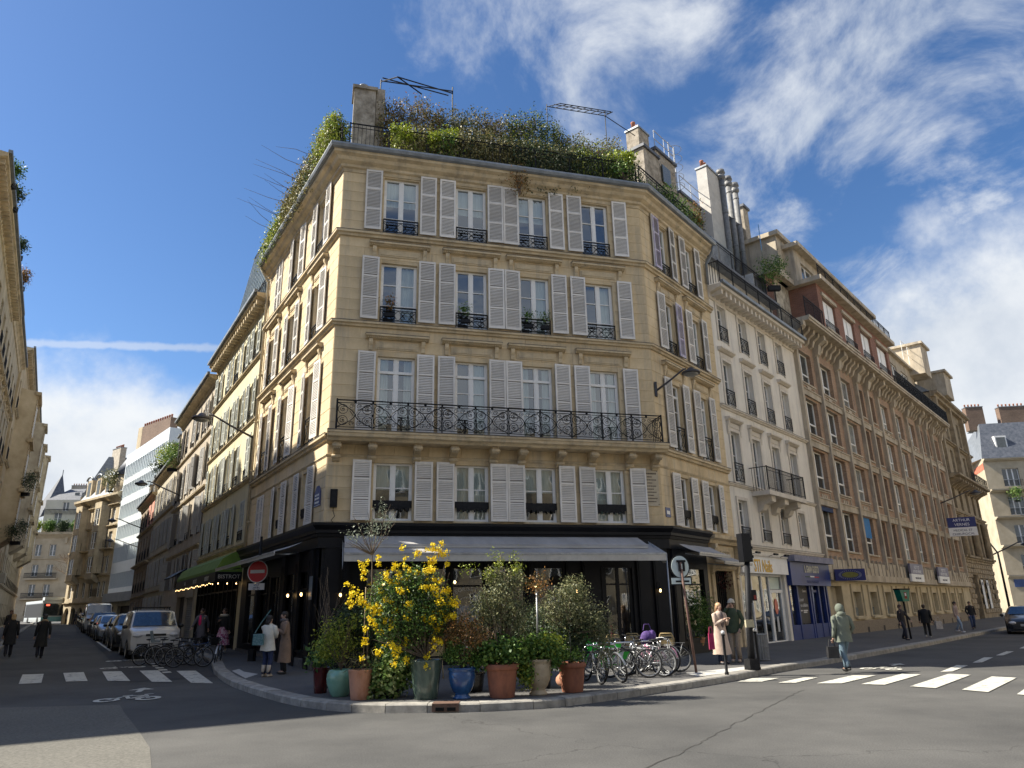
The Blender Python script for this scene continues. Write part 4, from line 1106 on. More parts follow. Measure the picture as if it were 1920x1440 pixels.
def house(label, P0, d, L, floors, wins, hw, m_wall, name='town_house', zt=None, depth=9.0, shut=None, shw=.5, m_trim=M_TRIM, rail=None, roof='slope', roof_h=2.6, cornice=.4,
          modillions=False, strings=(), glass=None, skip=(), chims=(), ground=True, gops=(), bars=(.7, 1.4), rz0=None, frame_m=None, rec=.2, m_rev=None, reveal_trim=0, ped=(), shut_m=None, openj=.05, z0=0.0, guards_at=None, dormers=()):
    t = thing(name, label, 'building', (P0[0], P0[1], 0), math.atan2(d[1], d[0]))
    ops = [(u - hw, u + hw, a, b_) for i, (a, b_) in enumerate(floors) for j, u in enumerate(wins) if (i, j) not in skip] + list(gops)
    wall_mb(0, L, z0 - 1 if z0 else 0, zt, ops, m_wall, rec, m_rev).build('wall', t)
    b = MB(m_wall)
    b.face([(0, 0, 0), (0, depth, 0), (0, depth, zt), (0, 0, zt)]); b.face([(L, 0, 0), (L, depth, 0), (L, depth, zt), (L, 0, zt)]); b.face([(0, depth, 0), (L, depth, 0), (L, depth, zt), (0, depth, zt)])
    b.face([(0, 0, zt - .01), (L, 0, zt - .01), (L, depth, zt - .01), (0, depth, zt - .01)]); b.build('side_walls', t)
    for i, (a, b_) in enumerate(floors):
        for j, u in enumerate(wins):
            if (i, j) in skip: continue
            g_ = glass or M_DGLASS
            window(t, FLAT, u, a, 2 * hw, b_ - a, bars=tuple(x for x in bars if x < b_ - a - .2), rec=rec - .04, glass=g_, frame_m=frame_m)
            if shut:
                for s_ in (-1, 1):
                    sw_ = random.uniform(-openj, openj)
                    if random.random() < .12: shutter(t, FLAT, u + s_ * hw * .5, a + .02, hw * .98, b_ - a, o=-.02, m=shut_m)
                    else: shutter(t, FLAT, u + s_ * (hw + shw / 2 + .02), a + .02, shw, b_ - a, o=.07 + abs(sw_) * .2, swing=sw_ * (1 if random.random() < .7 else 3), m=shut_m)
            if rail and (guards_at is None or i in guards_at): guard(t, FLAT, u, a + .02, 2 * hw, .8 if rail != 'low' else .4, 'scroll' if rail == 'scroll' else 'bars', o=.03)
            if reveal_trim:
                q = MB(m_trim); w_ = reveal_trim
                q.box(-hw - w_, -hw, -.05, 0, -.05, b_ - a + w_); q.box(hw, hw + w_, -.05, 0, -.05, b_ - a + w_); q.box(-hw, hw, -.05, 0, b_ - a, b_ - a + w_); q.build('window_surround', t, (u, 0, a))
            if i in ped: pediment(t, FLAT, u, b_ + .15, 2 * hw + .7, m_trim)
    for z, h_, o_ in strings: string_course(t, FLAT, 0, L, z, h_, o_, m_trim)
    if cornice:
        c = MB(m_trim); c.extrude_x([(0, zt - .5), (-.06, zt - .48), (-.1, zt - .3), (-cornice * .6, zt - .2), (-cornice, zt - .14), (-cornice, zt), (0, zt + .03)], 0, L)
        if modillions:
            x = .2
            while x < L - .1: c.box(x, x + .14, -cornice * .85, -.08, zt - .40, zt - .17); x += .42
        c.build('cornice', t)
        gt = MB(M_ZINC); gt.box(0, L, -cornice - .12, -cornice + .02, zt, zt + .13); gt.build('gutter', t)
    if roof == 'mansard':
        r = MB(M_ZINC); y1, z1 = roof_h * .45, zt + roof_h
        r.face([(0, .1, zt), (L, .1, zt), (L, y1, z1), (0, y1, z1)], M_SLATE); r.face([(0, y1, z1), (L, y1, z1), (L, depth, z1 + .9), (0, depth, z1 + .9)])
        r.face([(0, .1, zt), (0, y1, z1), (0, depth, z1 + .9), (0, depth, zt)]); r.face([(L, .1, zt), (L, depth, zt), (L, depth, z1 + .9), (L, y1, z1)])
        r.box(0, L, y1 - .06, y1 + .06, z1 - .06, z1 + .1)
        x = .5
        while x < L: r.box(x - .012, x + .012, .1, .12, zt, zt + .02); x += .6
        r.build('roof', t)
        for u in dormers:
            q = MB(M_ZINC); q.box(-.55, .55, .15, y1 + .6, .25, roof_h * .8, m_trim); q.box(-.65, .65, .05, y1 + .7, roof_h * .8, roof_h * .8 + .1); q.box(-.38, .38, .13, .149, .4, roof_h * .74, M_DGLASS); q.box(-.03, .03, .11, .13, .4, roof_h * .74, M_WHITE)
            q.build('dormer', t, (u, 0, zt))
    elif roof == 'slope':
        r = MB(M_ZINC); r.face([(0, -.1, zt + .02), (L, -.1, zt + .02), (L, depth / 2, zt + roof_h), (0, depth / 2, zt + roof_h)]); r.face([(0, depth / 2, zt + roof_h), (L, depth / 2, zt + roof_h), (L, depth, zt), (0, depth, zt)])
        r.face([(0, -.1, zt + .02), (0, depth / 2, zt + roof_h), (0, depth, zt)], m_wall); r.face([(L, -.1, zt + .02), (L, depth, zt), (L, depth / 2, zt + roof_h)], m_wall); r.build('roof', t)
    for (u, y, h, w, n) in chims: chimney(t, (u, y, zt), w, .6, h, n)
    return t

M_YEL = mat('pale_yellow_render', (0.50, 0.44, 0.28), (0.62, 0.56, 0.38), scale=.8, rough=.9, bump=.1)
M_PNK = mat('pinkish_render', (0.34, 0.29, 0.22), (0.45, 0.39, 0.31), scale=.8, rough=.9, bump=.1)
M_BEI = mat('beige_render', (0.36, 0.32, 0.24), (0.50, 0.45, 0.34), scale=.9, rough=.9, bump=.1)
M_BRN = mat('brown_stone', (0.17, 0.13, 0.09), (0.30, 0.235, 0.17), scale=1.2, rough=.9, bump=.2)
for m_ in (M_YEL, M_PNK, M_BEI, M_BRN): streaks(m_, .35)
M_STN2 = mat('haussmann_stone', (0.36, 0.29, 0.19), (0.56, 0.47, 0.32), scale=.7, rough=.9, bump=.25, bscale=20)
M_GSH = mat('greyed_shutter', (0.34, 0.33, 0.31), (0.45, 0.44, 0.42), scale=2, rough=.7)
M_OFFW = mat('off_white_render', (0.64, 0.59, 0.51), (0.76, 0.71, 0.62), scale=.9, rough=.9, bump=.08, lo=.25, hi=.6)
streaks(M_STN2, .45); streaks(M_OFFW, .28)
dLf = -dLs
def PL(s): p = A + dLs * s; return p
# left street, right-hand row, near to far
L2 = house('pale yellow rendered town house with grey green shutters beside the corner building', PL(20.7), dLf, 11.15, [(4.42, 6.05), (6.95, 8.75), (9.5, 11.2), (12.3, 13.8)], [1.3, 3.4, 5.5, 7.6, 9.7], .42, M_YEL, zt=14.75, shut=True, shw=.42,
     strings=((4.15, .10, .10), (6.72, .12, .12), (9.25, .10, .10), (12.05, .10, .12)), modillions=True, cornice=.5, roof='none', chims=((3.0, 3.2, 4.6, .9, 2),), ground=False, gops=[(.8, 10.3, .1, 3.3)], rail='low', shut_m=mat('sage_shutter', (0.40, 0.42, 0.38), (0.52, 0.54, 0.50), scale=2, rough=.6))
L3 = house('long pinkish grey town house with open shutters, third along the left street', PL(33.3), dLf, 12.6, [(3.1, 4.85), (5.75, 7.8), (8.6, 10.5), (11.6, 13.3)], [1.1, 3.2, 5.3, 7.4, 9.5, 11.6], .42, M_PNK, zt=14.3, shut=True, shw=.44,
     strings=((5.05, .12, .12), (8.1, .10, .14), (11.1, .10, .12)), cornice=.45, roof='slope', roof_h=2.2, chims=((11.4, 2.4, 3.2, 1.1, 3), (2, 4, 3.5, 1.6, 4)), rail='low', shut_m=M_GSH, openj=.3, gops=[(6.6, 9.4, .1, 2.6), (10.0, 12.2, .1, 2.5)])
L4 = house('beige three storey house with zinc mansard and leafy dormer, fourth along the left street', PL(44.5), dLf, 11.2, [(1.0, 2.9), (3.6, 5.4), (6.3, 8.0), (9.1, 10.8)], [1.3, 3.5, 5.7, 7.9, 10.0], .42, M_BEI, zt=11.9, shut=True, shw=.42,
     strings=((3.2, .12, .12), (5.8, .10, .12), (8.6, .10, .12)), cornice=.4, roof='mansard', roof_h=2.6, chims=((10.6, 2.6, 4.0, .9, 2), (.8, 3, 3.6, 1.4, 3)), shut_m=M_GSH, dormers=(2.2, 5.4, 8.6))
L5 = house('dark brown stone house with pink upper wall and black balcony, fifth along the left street', PL(56), dLf, 11.5, [(1.2, 2.8), (3.5, 5.2), (6.1, 8.0), (8.9, 10.4)], [1.3, 3.5, 5.7, 7.9, 10.1], .5, M_BRN, zt=11.2, strings=((3.1, .12, .12), (5.7, .14, .35), (8.5, .12, .2)), cornice=.4, roof='mansard', roof_h=2.2, rail='bars', chims=((10.8, 3, 3, 1.2, 3),), dormers=(3, 7))
for s_ in (1.0, 3.4): 
    pk = MB(mat('salmon_render', (0.50, 0.22, 0.17), (0.58, 0.28, 0.22), scale=2)); pk.box(0, 1.6, -.03, -.001, 8.8, 10.7); pk.build('pink_panel', L5, (s_ + 5.6, 0, 0))
for t_, p_ in ((L4, (9.8, 3, 15.5)), (L4, (4, 4, 15.4)), (L3, (1.5, 3.6, 17.8)), (L5, (6, 4, 14))): tv_aerial(t_, p_, 3.0)
# roof terrace, guards and chimney of L2
rl = MB(mat('green_roof_glass', (0.16, 0.21, 0.20), (0.30, 0.36, 0.35), scale=3, rough=.2, spec=1)); 
rl.face([(.3, .2, 15.0), (11.0, .2, 15.0), (11.0, 1.3, 21.6), (.3, 1.3, 21.6)]); rl.face([(11.0, .2, 15.0), (11.0, 4, 15.0), (11.0, 4, 21.6), (11.0, 1.3, 21.6)]); rl.face([(.3, .2, 15.0), (.3, 1.3, 21.6), (.3, 4, 21.6), (.3, 4, 15.0)])
k = 0
while k < 18: x = .5 + k * .62; rl.bar((x, .17, 15.0), (x, 1.27, 21.6), .03, M_ZINC, n=4); k += 1
rl.bar((.3, .18, 15.05), (11, .18, 15.05), .04, M_ZINC, n=4); rl.bar((.3, 1.28, 21.6), (11, 1.28, 21.6), .05, M_ZINC, n=4); rl.build('glazed_attic', L2)
railing_mb(.1, 11.0, 14.95, 16.1, -.1, .14).build('roof_railing', L2)
fl = MB(M_ZINC); fl.box(0, 11.1, 0, 9, 14.7, 14.95); fl.build('roof', L2)
# roller gate and dark porch of L3
rg = MB(mat('roller_gate', (0.20, 0.20, 0.19), (0.27, 0.27, 0.26), scale=4, rough=.6)); z = .12
while z < 2.48: rg.extrude_x([(0, z), (-.03, z + .02), (-.03, z + .07), (0, z + .09)], 10.0, 12.2); z += .095
rg.box(9.8, 12.4, -.14, -.01, 2.5, 2.95, M_PNK); rg.build('roller_gate', L3, (0, .1, 0))
pc = MB(M_BLACK); pc.extrude_x([(0, 4.0), (-.75, 3.55), (-.78, 3.62), (0, 4.12)], 6.4, 9.7); pc.build('porch_roof', L3)
bk = MB(M_ROOM); bk.box(6.6, 9.4, .19, .2, .1, 2.6); bk.build('doorway', L3)
# bistro under the green awning, L2
gm = mat('green_awning_cloth', (0.085, 0.16, 0.025), (0.13, 0.22, 0.035), scale=2, rough=.8)
ga = MB(gm)
pr = [(-.02, 4.02), (-.35, 3.92), (-.75, 3.68), (-.95, 3.30), (-.95, 3.18), (0, 3.18)]
ga.extrude_x(pr, .5, 10.75); gq = ga.build('green_awning', L2)
vb = MB(M_BLACK); vb.box(.48, 10.77, -.98, -.955, 2.82, 3.17); vb.box(10.755, 10.78, -.955, 0, 2.82, 3.17); vb.build('valance', gq)
for u, s_ in ((9.0, 'BISTROT'), (6.2, 'BISTROT'), (3.4, 'BAR')): text('lettering', s_, .24, M_LET, gq, (u, -.985, 2.98), ext=.003)
text('lettering', 'BISTROT', .21, M_LET, gq, (10.79, -.48, 2.99), rot=(math.pi / 2, 0, math.pi / 2), ext=.003)
sb = MB(M_BULB)
for k in range(26): sb.ell((.6 + k * .39, -.97, 2.76 + .03 * math.sin(k * 1.7)), (.014, .014, .02), n=6, k=4)
for k in range(3): sb.ell((10.77, -.85 + k * .33, 2.74), (.022, .022, .03), n=6, k=4)
sb.build('string_lights', L2)
bi = MB(M_BLACK)
bi.box(.8, 10.3, .15, .2, .1, 3.3, M_ROOM)
for k in range(11):
    x = .9 + k * .92; bi.box(x, x + .10, -.02, .15, .1, 3.2)
for z_ in (.75, 2.5): bi.box(.8, 10.3, .0, .14, z_, z_ + .07)
bi.build('bistro_front', L2)
for k in range(10): obj('shop_pane', pane_mesh(.8, 1.65, M_SHOPGLASS), L2, (1.4 + k * .92, .09, .83))
cb = MB(mat('pale_shop_drape', (0.32, 0.27, 0.22), (0.42, 0.37, 0.31), scale=9, rough=.9))
for x in (3.1, 5.0, 8.9): cb.box(x, x + .28, .105, .12, .9, 2.5)
cb.build('drape', L2)
# ------------------------------------------------------------------ the left street beyond: white office block, stone block, far corner
d6 = dv(-40.16); d7 = dv(-51.18)
M_PANEL = mat('blue_white_panel', (0.60, 0.66, 0.69), (0.68, 0.73, 0.76), scale=.7, rough=.35)
L6 = thing('office_block', 'white panelled modern office block with bands of narrow windows in the left street', 'building', (P6.x, P6.y, 0), math.atan2(-d6.y, -d6.x))
lv = [(4.9, 6.6), (7.9, 9.7), (10.7, 12.3), (13.2, 14.9), (15.9, 17.5), (18.3, 20.0)]
ops6 = [(.4, 18.6, a, b_) for a, b_ in lv]
w6 = wall_mb(0, 19, 4.3, 21.5, ops6, M_PANEL, .3); w6.box(0, 19, .02, 8, 0, 21.45, M_PANEL, skip='f'); w6.build('wall', L6)
gf = wall_mb(0, 19, 0, 3.3, [(1, 4, 0.1, 2.8), (6, 16, .1, 2.8)], M_BEI, .4); gf.box(0, 19, -.5, 0, 3.3, 4.29, mat('grey_fascia', (0.30, 0.31, 0.32), (0.38, 0.39, 0.40), scale=1)); gf.box(1, 16, .35, .39, .1, 2.8, M_ROOM); gf.build('ground_floor', L6)
def fin():
    b = MB(M_PANEL); b.box(-.07, .07, -.06, .25, 0, 1.75); return b.mesh('window_fin')
fm6 = fin()
for a, b_ in lv:
    obj('window_band', pane_mesh(18.2, b_ - a, M_PGLASS), L6, (9.5, .24, a))
    for k in range(23): obj('window_fin', fm6, L6, (.6 + k * .8, 0, a - .02)).scale = (1, 1, (b_ - a + .04) / 1.75)
pj = MB(M_ZINC)
for k in range(1, 13): 
    for z0, z1 in [(20.0, 21.5), (17.5, 18.3), (14.9, 15.9), (12.3, 13.2), (9.7, 10.7)]: pj.box(k * 1.5 - .01, k * 1.5 + .01, -.008, 0, z0, z1)
pj.build('panel_joints', L6)

L7 = thing('stone_apartment_block', 'ornate pale stone apartment block with bays, balconies and ground floor arches in the left street', 'building', (P6.x, P6.y, 0), math.atan2(-d7.y, -d7.x))
fl7 = [(4.0, 5.9), (6.9, 9.0), (10.0, 12.0), (13.0, 15.0)]
c7 = [-11.6, -9.4, -7.4, -5.2, -3.0, -1.6]
ops7 = [(u - .5, u + .5, a, b_) for u in c7 for a, b_ in fl7]
w7 = wall_mb(-12.9, 0, 3.3, 17, ops7, M_STN2, .3)
for u in c7:
    pass
w7.box(-12.9, 0, .003, 9, 0, 17, M_STN2, skip='f'); w7.build('wall', L7)
ar = MB(M_STN2)
# arcade
acs = [-11.7, -9.6, -7.5, -5.4, -3.3, -1.3]
for i, u in enumerate(acs):
    lo = acs[i - 1] + .75 if i else -12.9
    ar.box(lo, u - .75, 0, .3, 0, 3.3)
    seg = 10
    for k in range(seg):
        a0, a1 = math.pi * k / seg, math.pi * (k + 1) / seg
        x0, x1 = u + .75 * math.cos(a0), u + .75 * math.cos(a1); z0_, z1_ = 2.1 + .75 * math.sin(a0), 2.1 + .75 * math.sin(a1)
        ar.face([(x0, 0, z0_), (x1, 0, z1_), (x1, 0, 3.3), (x0, 0, 3.3)]); ar.face([(x0, 0, z0_), (x1, 0, z1_), (x1, .3, z1_), (x0, .3, z0_)])
ar.box(-.55, 0, 0, .3, 0, 3.3); ar.box(-12.8, -.05, .3, .34, 0, 3.3, M_ROOM); ar.build('arcade', L7)
for u in c7:
    for a, b_ in fl7: window(L7, FLAT, u, a, 1.0, b_ - a, bars=(.8,), rec=.22, glass=M_DGLASS)
for z, o_ in ((3.3, .25), (6.5, .2), (9.7, .5), (12.6, .25), (15.3, .3)): string_course(L7, FLAT, -12.9, 0, z, .18, o_, M_TRIM)
for u0 in (-12.2, -6.2):                       # projecting bays with corbelled bases
    b = MB(M_STN2); b.face([(u0, 0, 6.9), (u0 + .7, -.8, 6.9), (u0 + .7, -.8, 15.4), (u0, 0, 15.4)]); b.face([(u0 + .7, -.8, 6.9), (u0 + 1.0, -.8, 6.9), (u0 + 1.0, -.8, 15.4), (u0 + .7, -.8, 15.4)])
    b.face([(u0 + 2.4, -.8, 6.9), (u0 + 2.7, -.8, 6.9), (u0 + 2.7, -.8, 15.4), (u0 + 2.4, -.8, 15.4)]); b.face([(u0 + 2.7, -.8, 6.9), (u0 + 3.4, 0, 6.9), (u0 + 3.4, 0, 15.4), (u0 + 2.7, -.8, 15.4)])
    for z0_, z1_ in ((6.2, 6.95), (9.0, 9.9), (12.1, 12.9), (15.1, 15.9)): b.box(u0 + .7, u0 + 2.7, -.82, 0, z0_, z1_)
    b.extrude_x([(0, 5.7), (-.25, 5.75), (-.6, 6.0), (-.8, 6.2), (0, 6.2)], u0 + .3, u0 + 3.0); b.face([(u0, 0, 15.9), (u0 + .7, -.82, 15.9), (u0 + 2.7, -.82, 15.9), (u0 + 3.4, 0, 15.9)])
    bq = b.build('bay', L7)
    for z_, h_ in ((6.98, 2.0), (9.95, 2.1), (12.95, 2.1)):
        obj('window', window_meshes(1.4, h_, (.8,), None, 2, M_WHITE), bq, (u0 + 1.7, -.72, z_)); obj('pane', pane_mesh(1.3, h_ - .1, M_DGLASS), bq, (u0 + 1.7, -.71, z_ + .05))
for u, z in ((-9.9, 6.6), (-4.0, 6.6), (-1.6, 9.9), (-9.9, 9.9), (-4.0, 4.0)): guard(L7, FLAT, u, z + .1, 1.8, .95, 'bars', o=.45 if z > 5 else .1, name='balcony_railing')
b = MB(M_STN2); b.extrude_x([(0, 15.9), (-.3, 16.2), (-.6, 16.5), (-.6, 16.8), (0, 17.0)], -13.2, .1); b.build('cornice', L7)
r = MB(M_ZINC); r.face([(-13, 0, 17), (0, 0, 17), (0, 2.2, 20.8), (-13, 2.2, 20.8)]); r.face([(-13, 2.2, 20.8), (0, 2.2, 20.8), (0, 8, 21.6), (-13, 8, 21.6)]); r.face([(0, 0, 17), (0, 8, 17), (0, 8, 21.6), (0, 2.2, 20.8)]); r.face([(-13, 0, 17), (-13, 2.2, 20.8), (-13, 8, 21.6), (-13, 8, 17)])
r.build('mansard_roof', L7)
for u in (-11, -8, -5): 
    q = MB(M_STN2); q.box(-.8, .8, -.1, 1.6, 0, 2.6); q.tube([(-.9 * math.cos(t), -.15, 2.6 + .5 * math.sin(t)) for t in [math.pi * i / 8 for i in range(9)]], .14, M_ZINC, n=6); q.box(-.45, .45, -.12, -.101, .4, 2.3, M_DGLASS); q.build('dormer', L7, (u, .3, 17))
tw = MB(M_STN2); tw.lathe([(1.7, 15.5), (1.75, 19.2)], 18, c=(-1.8, 1.5, 0)); tw.lathe([(2.0, 19.2), (1.0, 21.0), (.05, 22.6)], 18, M_SLATE, c=(-1.8, 1.5, 0)); tw.build('turret', L7)
M_OBRK = brick_mat('old_brown_brick', (0.14, 0.085, 0.06), (0.20, 0.125, 0.085), (0.17, 0.14, 0.11))
bb = MB(M_OBRK); bb.box(-4.6, 4.6, -.5, .5, 0, 6.6); bb.box(-4.6, -3.4, -.52, -.501, 0, 6.6, M_STN2); bq = bb.build('chimney', L7, (-2.4 + .6, 4.2, 20.3))
for k in range(13): obj('chimney_pot', cached(('pot', 'terracotta_pot'), lambda: None), bq, (-3.9 + k * .64, 0, 6.6)).scale = (1.2, 1.2, 1.5)
chimney(L7, (-11.2, 3.5, 20.4), 2.6, .8, 4.2, 6)
# narrow sunlit end house
pe = P6 + d7 * 12.95
de = dv(-22)
LS = thing('narrow_stone_house', 'sunlit narrow stone front with a tall arched door at the bend of the left street', 'building', (pe.x, pe.y, 0), math.atan2(-de.y, -de.x))
w = wall_mb(-6.5, 0, 0, 17.5, [(-4.3, -2.3, .1, 3.4)], M_STN2, .35); w.box(-6.5, 0, .003, 6, 0, 17.5, skip='f')
for k in range(42): w.box(-6.49, -.01, -.02, -.002, .3 + k * .41, .3 + k * .41 + .37) if False else None
for z in (3.9, 7.2, 12.0, 15.6): w.extrude_x([(0, z), (-.2, z + .06), (-.25, z + .2), (0, z + .24)], -6.5, 0)
w.build('wall', LS)
q = MB(M_ROOM); q.box(-4.3, -2.3, .3, .36, .1, 3.4); q.build('door', LS)
q = MB(M_ZINC); q.face([(-6.5, 0, 17.5), (0, 0, 17.5), (-.6, 2.6, 23.5), (-5.2, 2.6, 23.5)]); q.face([(0, 0, 17.5), (0, 6, 17.5), (-.6, 5, 23.5), (-.6, 2.6, 23.5)]); q.face([(-6.5, 0, 17.5), (-5.2, 2.6, 23.5), (-5.2, 5, 23.5), (-6.5, 6, 17.5)]); q.build('roof', LS)
for z in (4.6, 8.0, 12.8): window(LS, FLAT, -3.3, z, .9, 2.0, rec=-.02, bars=(.9,))

# building closing the left street
LE = thing('end_building', 'stone corner building with black balconies and pointed slate roof closing the left street', 'building', (-99.5, 150, .9), R(6))
M_LE = mat('ashlar_far', (0.34, 0.27, 0.18), (0.52, 0.43, 0.30), scale=.35, rough=.9)
opsE = [(u, u + 1.3, z, z + 2.3) for u in (1.2, 4.0) for z in (1.2, 5.0, 8.9, 12.9)]
w = wall_mb(-16, 14, 0, 17.6, opsE, M_LE, .35); w.box(-16, 14, .003, 10, 0, 17.6, skip='f'); w.build('wall', LE)
for u in (1.85, 4.65):
    for z in (1.2, 5.0, 8.9, 12.9): window(LE, FLAT, u, z, 1.3, 2.3, bars=(1.0,), rec=.3)
for z in (4.6, 8.5): 
    q = MB(M_LE); q.box(.4, 6.6, -.9, 0, z - .3, z); qq = q.build('balcony', LE); g_ = MB(M_IRON); g_.box(.4, 6.6, -.88, -.84, z + .9, z + 1.0); g_.box(.4, 6.6, -.87, -.85, z, z + .08)
    for k in range(40): g_.box(.42 + k * .156, .47 + k * .156, -.87, -.85, z, z + .9)
    g_.build('railing', qq)
guard(LE, FLAT, 1.85, 1.3, 1.5, .9, 'bars'); guard(LE, FLAT, 4.65, 1.3, 1.5, .9, 'bars')
q = MB(M_LE); q.extrude_x([(0, 16.4), (-.5, 16.9), (-.9, 17.2), (-.9, 17.6), (0, 17.7)], -.3, 14.3)
for z in (4.2, 12.2): q.extrude_x([(0, z), (-.2, z + .1), (-.2, z + .3), (0, z + .35)], 0, 14)
for k in range(6): q.box(6.9 + k * 1.1, 7.4 + k * 1.1, -.35, 0, 15.4, 16.6)
q.build('cornice', LE)
q = wall_mb(1.2, 13.6, 17.6, 24.5, [(3.2, 4.8, 19.5, 21.8), (4.6, 5.9, 22.2, 24.0)], mat('pale_attic', (0.52, 0.48, 0.38), (0.62, 0.58, 0.47), scale=.5), .3)
for (vx, vy, vz) in (): pass
q.build('attic_wall', LE, (0, 1.2, 0)); window(LE, FLAT, 4.0, 19.5, 1.6, 2.3, rec=1.4, bars=(1.1,)); window(LE, FLAT, 5.25, 22.2, 1.3, 1.8, rec=1.4)
q = MB(M_IRON)
q.box(.8, 13.8, .6, .66, 18.7, 18.8); q.box(1.4, 13.6, .9, .96, 22.4, 22.5)
for k in range(50): q.box(1 + k * .25, 1.05 + k * .25, .9, .95, 21.4, 22.4)
q.build('railing', LE)
q = MB(M_SLATE); q.face([(1.2, 1.2, 24.5), (13.8, 1.2, 24.5), (13.3, 4.2, 27.5), (4.2, 4.2, 27.2)]); q.face([(1.2, 1.2, 24.5), (4.2, 4.2, 27.2), (4.2, 9, 27.2), (1.2, 9, 24.5)]); q.face([(13.8, 1.2, 24.5), (13.8, 9, 24.5), (13.3, 4.2, 27.5)])
q.face([(4.2, 4.2, 27.2), (13.3, 4.2, 27.5), (13.3, 9, 27.5), (4.2, 9, 27.2)])
q.face([(-2.2, 2, 20.2), (.6, 1.0, 21.0), (2.2, 4.0, 30.5)]); q.face([(.6, 1.0, 21.0), (4.2, 2.8, 24.5), (2.2, 4.0, 30.5)]); q.face([(-2.2, 2, 20.2), (2.2, 4, 30.5), (1.5, 7, 23)])
q.bar((2.2, 4, 30.2), (2.2, 4, 31.4), .08, n=5)
q.build('slate_roof', LE)
chimney(LE, (11.6, 3.8, 26.5), 1.8, 1, 3.4, 4, M_OBRK); chimney(LE, (5.2, 6, 25.6), 3, 1, 2.6, 6)
for x in (6.2, 7.6): 
    q = MB(M_DGLASS); q.box(x, x + .9, 2.3, 2.36, 25.2, 26.2); q.build('skylight', LE)

# ------------------------------------------------------------------ right street
# white rendered house
Wt = house('white rendered four bay house with iron balconies between the corner building and the brick block', PW - dB * .45, dB, 9.35, [(3.98, 5.45), (6.15, 8.15), (9.25, 11.1), (12.0, 13.55)], [1.05, 3.1, 5.15, 7.2], .40, M_OFFW, zt=14.15,
     strings=((3.62, .14, .12), (5.95, .10, .10), (9.0, .12, .14)), m_trim=mat('white_trim', (0.54, 0.485, 0.40), (0.68, 0.62, 0.53), scale=3, rough=.85), cornice=.62, modillions=True, roof='none', reveal_trim=.12, rec=.24,
     gops=[(.25, 4.35, .12, 2.72), (4.75, 9.2, .12, 2.4)], bars=(.55, 1.1), depth=10)
WTR = MATS['white_trim']
for i, u in enumerate([1.05, 3.1, 5.15, 7.2]):
    for z, h_, st in ((3.98, .45, 'bars'), (9.27, .62, 'scroll'), (12.02, .62, 'scroll')): guard(Wt, FLAT, u, z, .8, h_, st, o=.06)
    if i in (0,): guard(Wt, FLAT, u, 6.15, .8, .75, 'scroll', o=.06)
    for zz in (8.32, 11.25):
        q = MB(WTR); q.extrude_x([(0, .20), (-.08, .22), (-.14, .26), (-.20, .30), (-.20, .36), (0, .38)], -.66, .66)
        if zz < 9:
            for s_ in (-1, 1): q.extrude_x([(0, -.35), (-.06, -.25), (-.08, 0), (-.14, .2), (0, .2)], s_ * .56 - .06, s_ * .56 + .06)
        q.box(-.5, .5, -.03, 0, .0, .18); q.build('window_pediment', Wt, (u, 0, zz))
# mid balcony over two bays
q = MB(WTR); q.box(2.1, 6.1, -.75, 0, 5.72, 5.90); q.extrude_x([(0, 5.1), (-.2, 5.2), (-.3, 5.4), (-.62, 5.5), (-.62, 5.72), (0, 5.72)], 2.55, 2.95); q.extrude_x([(0, 5.1), (-.2, 5.2), (-.3, 5.4), (-.62, 5.5), (-.62, 5.72), (0, 5.72)], 3.9, 4.3); q.extrude_x([(0, 5.1), (-.2, 5.2), (-.3, 5.4), (-.62, 5.5), (-.62, 5.72), (0, 5.72)], 5.3, 5.7)
bq = q.build('balcony', Wt)
q = railing_mb(2.12, 6.08, 5.9, 6.85, .72, .10)
for x in (2.12, 6.08):
    q.box(x - .012, x + .012, -.72, 0, 6.82, 6.85)
    for k in range(6): q.box(x - .007, x + .007, -.66 + k * .11, -.646 + k * .11, 5.9, 6.82)
q.build('railing', bq)
rb = railing_mb(.0, 9.3, 14.2, 15.15, .6, .11); rb.box(-.012, .012, -.6, 0, 15.12, 15.15)
for k in range(5): rb.box(-.01, .01, -.55 + k * .11, -.53 + k * .11, 14.2, 15.12)
rb.build('top_railing', Wt)
tp = wall_mb(0, 9.35, 14.15, 16.2, [(1.0, 1.9, 14.3, 15.8), (3.2, 4.1, 14.3, 15.8), (5.4, 6.3, 14.3, 15.8), (7.4, 8.3, 14.3, 15.8)], M_OFFW, .2); tp.build('top_storey_wall', Wt, (0, .75, 0))
for u in (1.45, 3.65, 5.85, 7.85): window(Wt, FLAT, u, 14.3, .9, 1.5, rec=.9, bars=(.7,))
q = MB(M_ZINC); q.box(0, 9.35, .46, 10, 16.2, 16.38); q.box(-.1, 9.35, .32, .459, 16.22, 16.42, mat('grey_eaves', (0.10, 0.11, 0.13), (0.17, 0.18, 0.20), scale=3)); q.build('roof_slab', Wt)
railing_mb(.1, 9.3, 16.4, 17.4, -.45, .13).build('roof_railing', Wt)
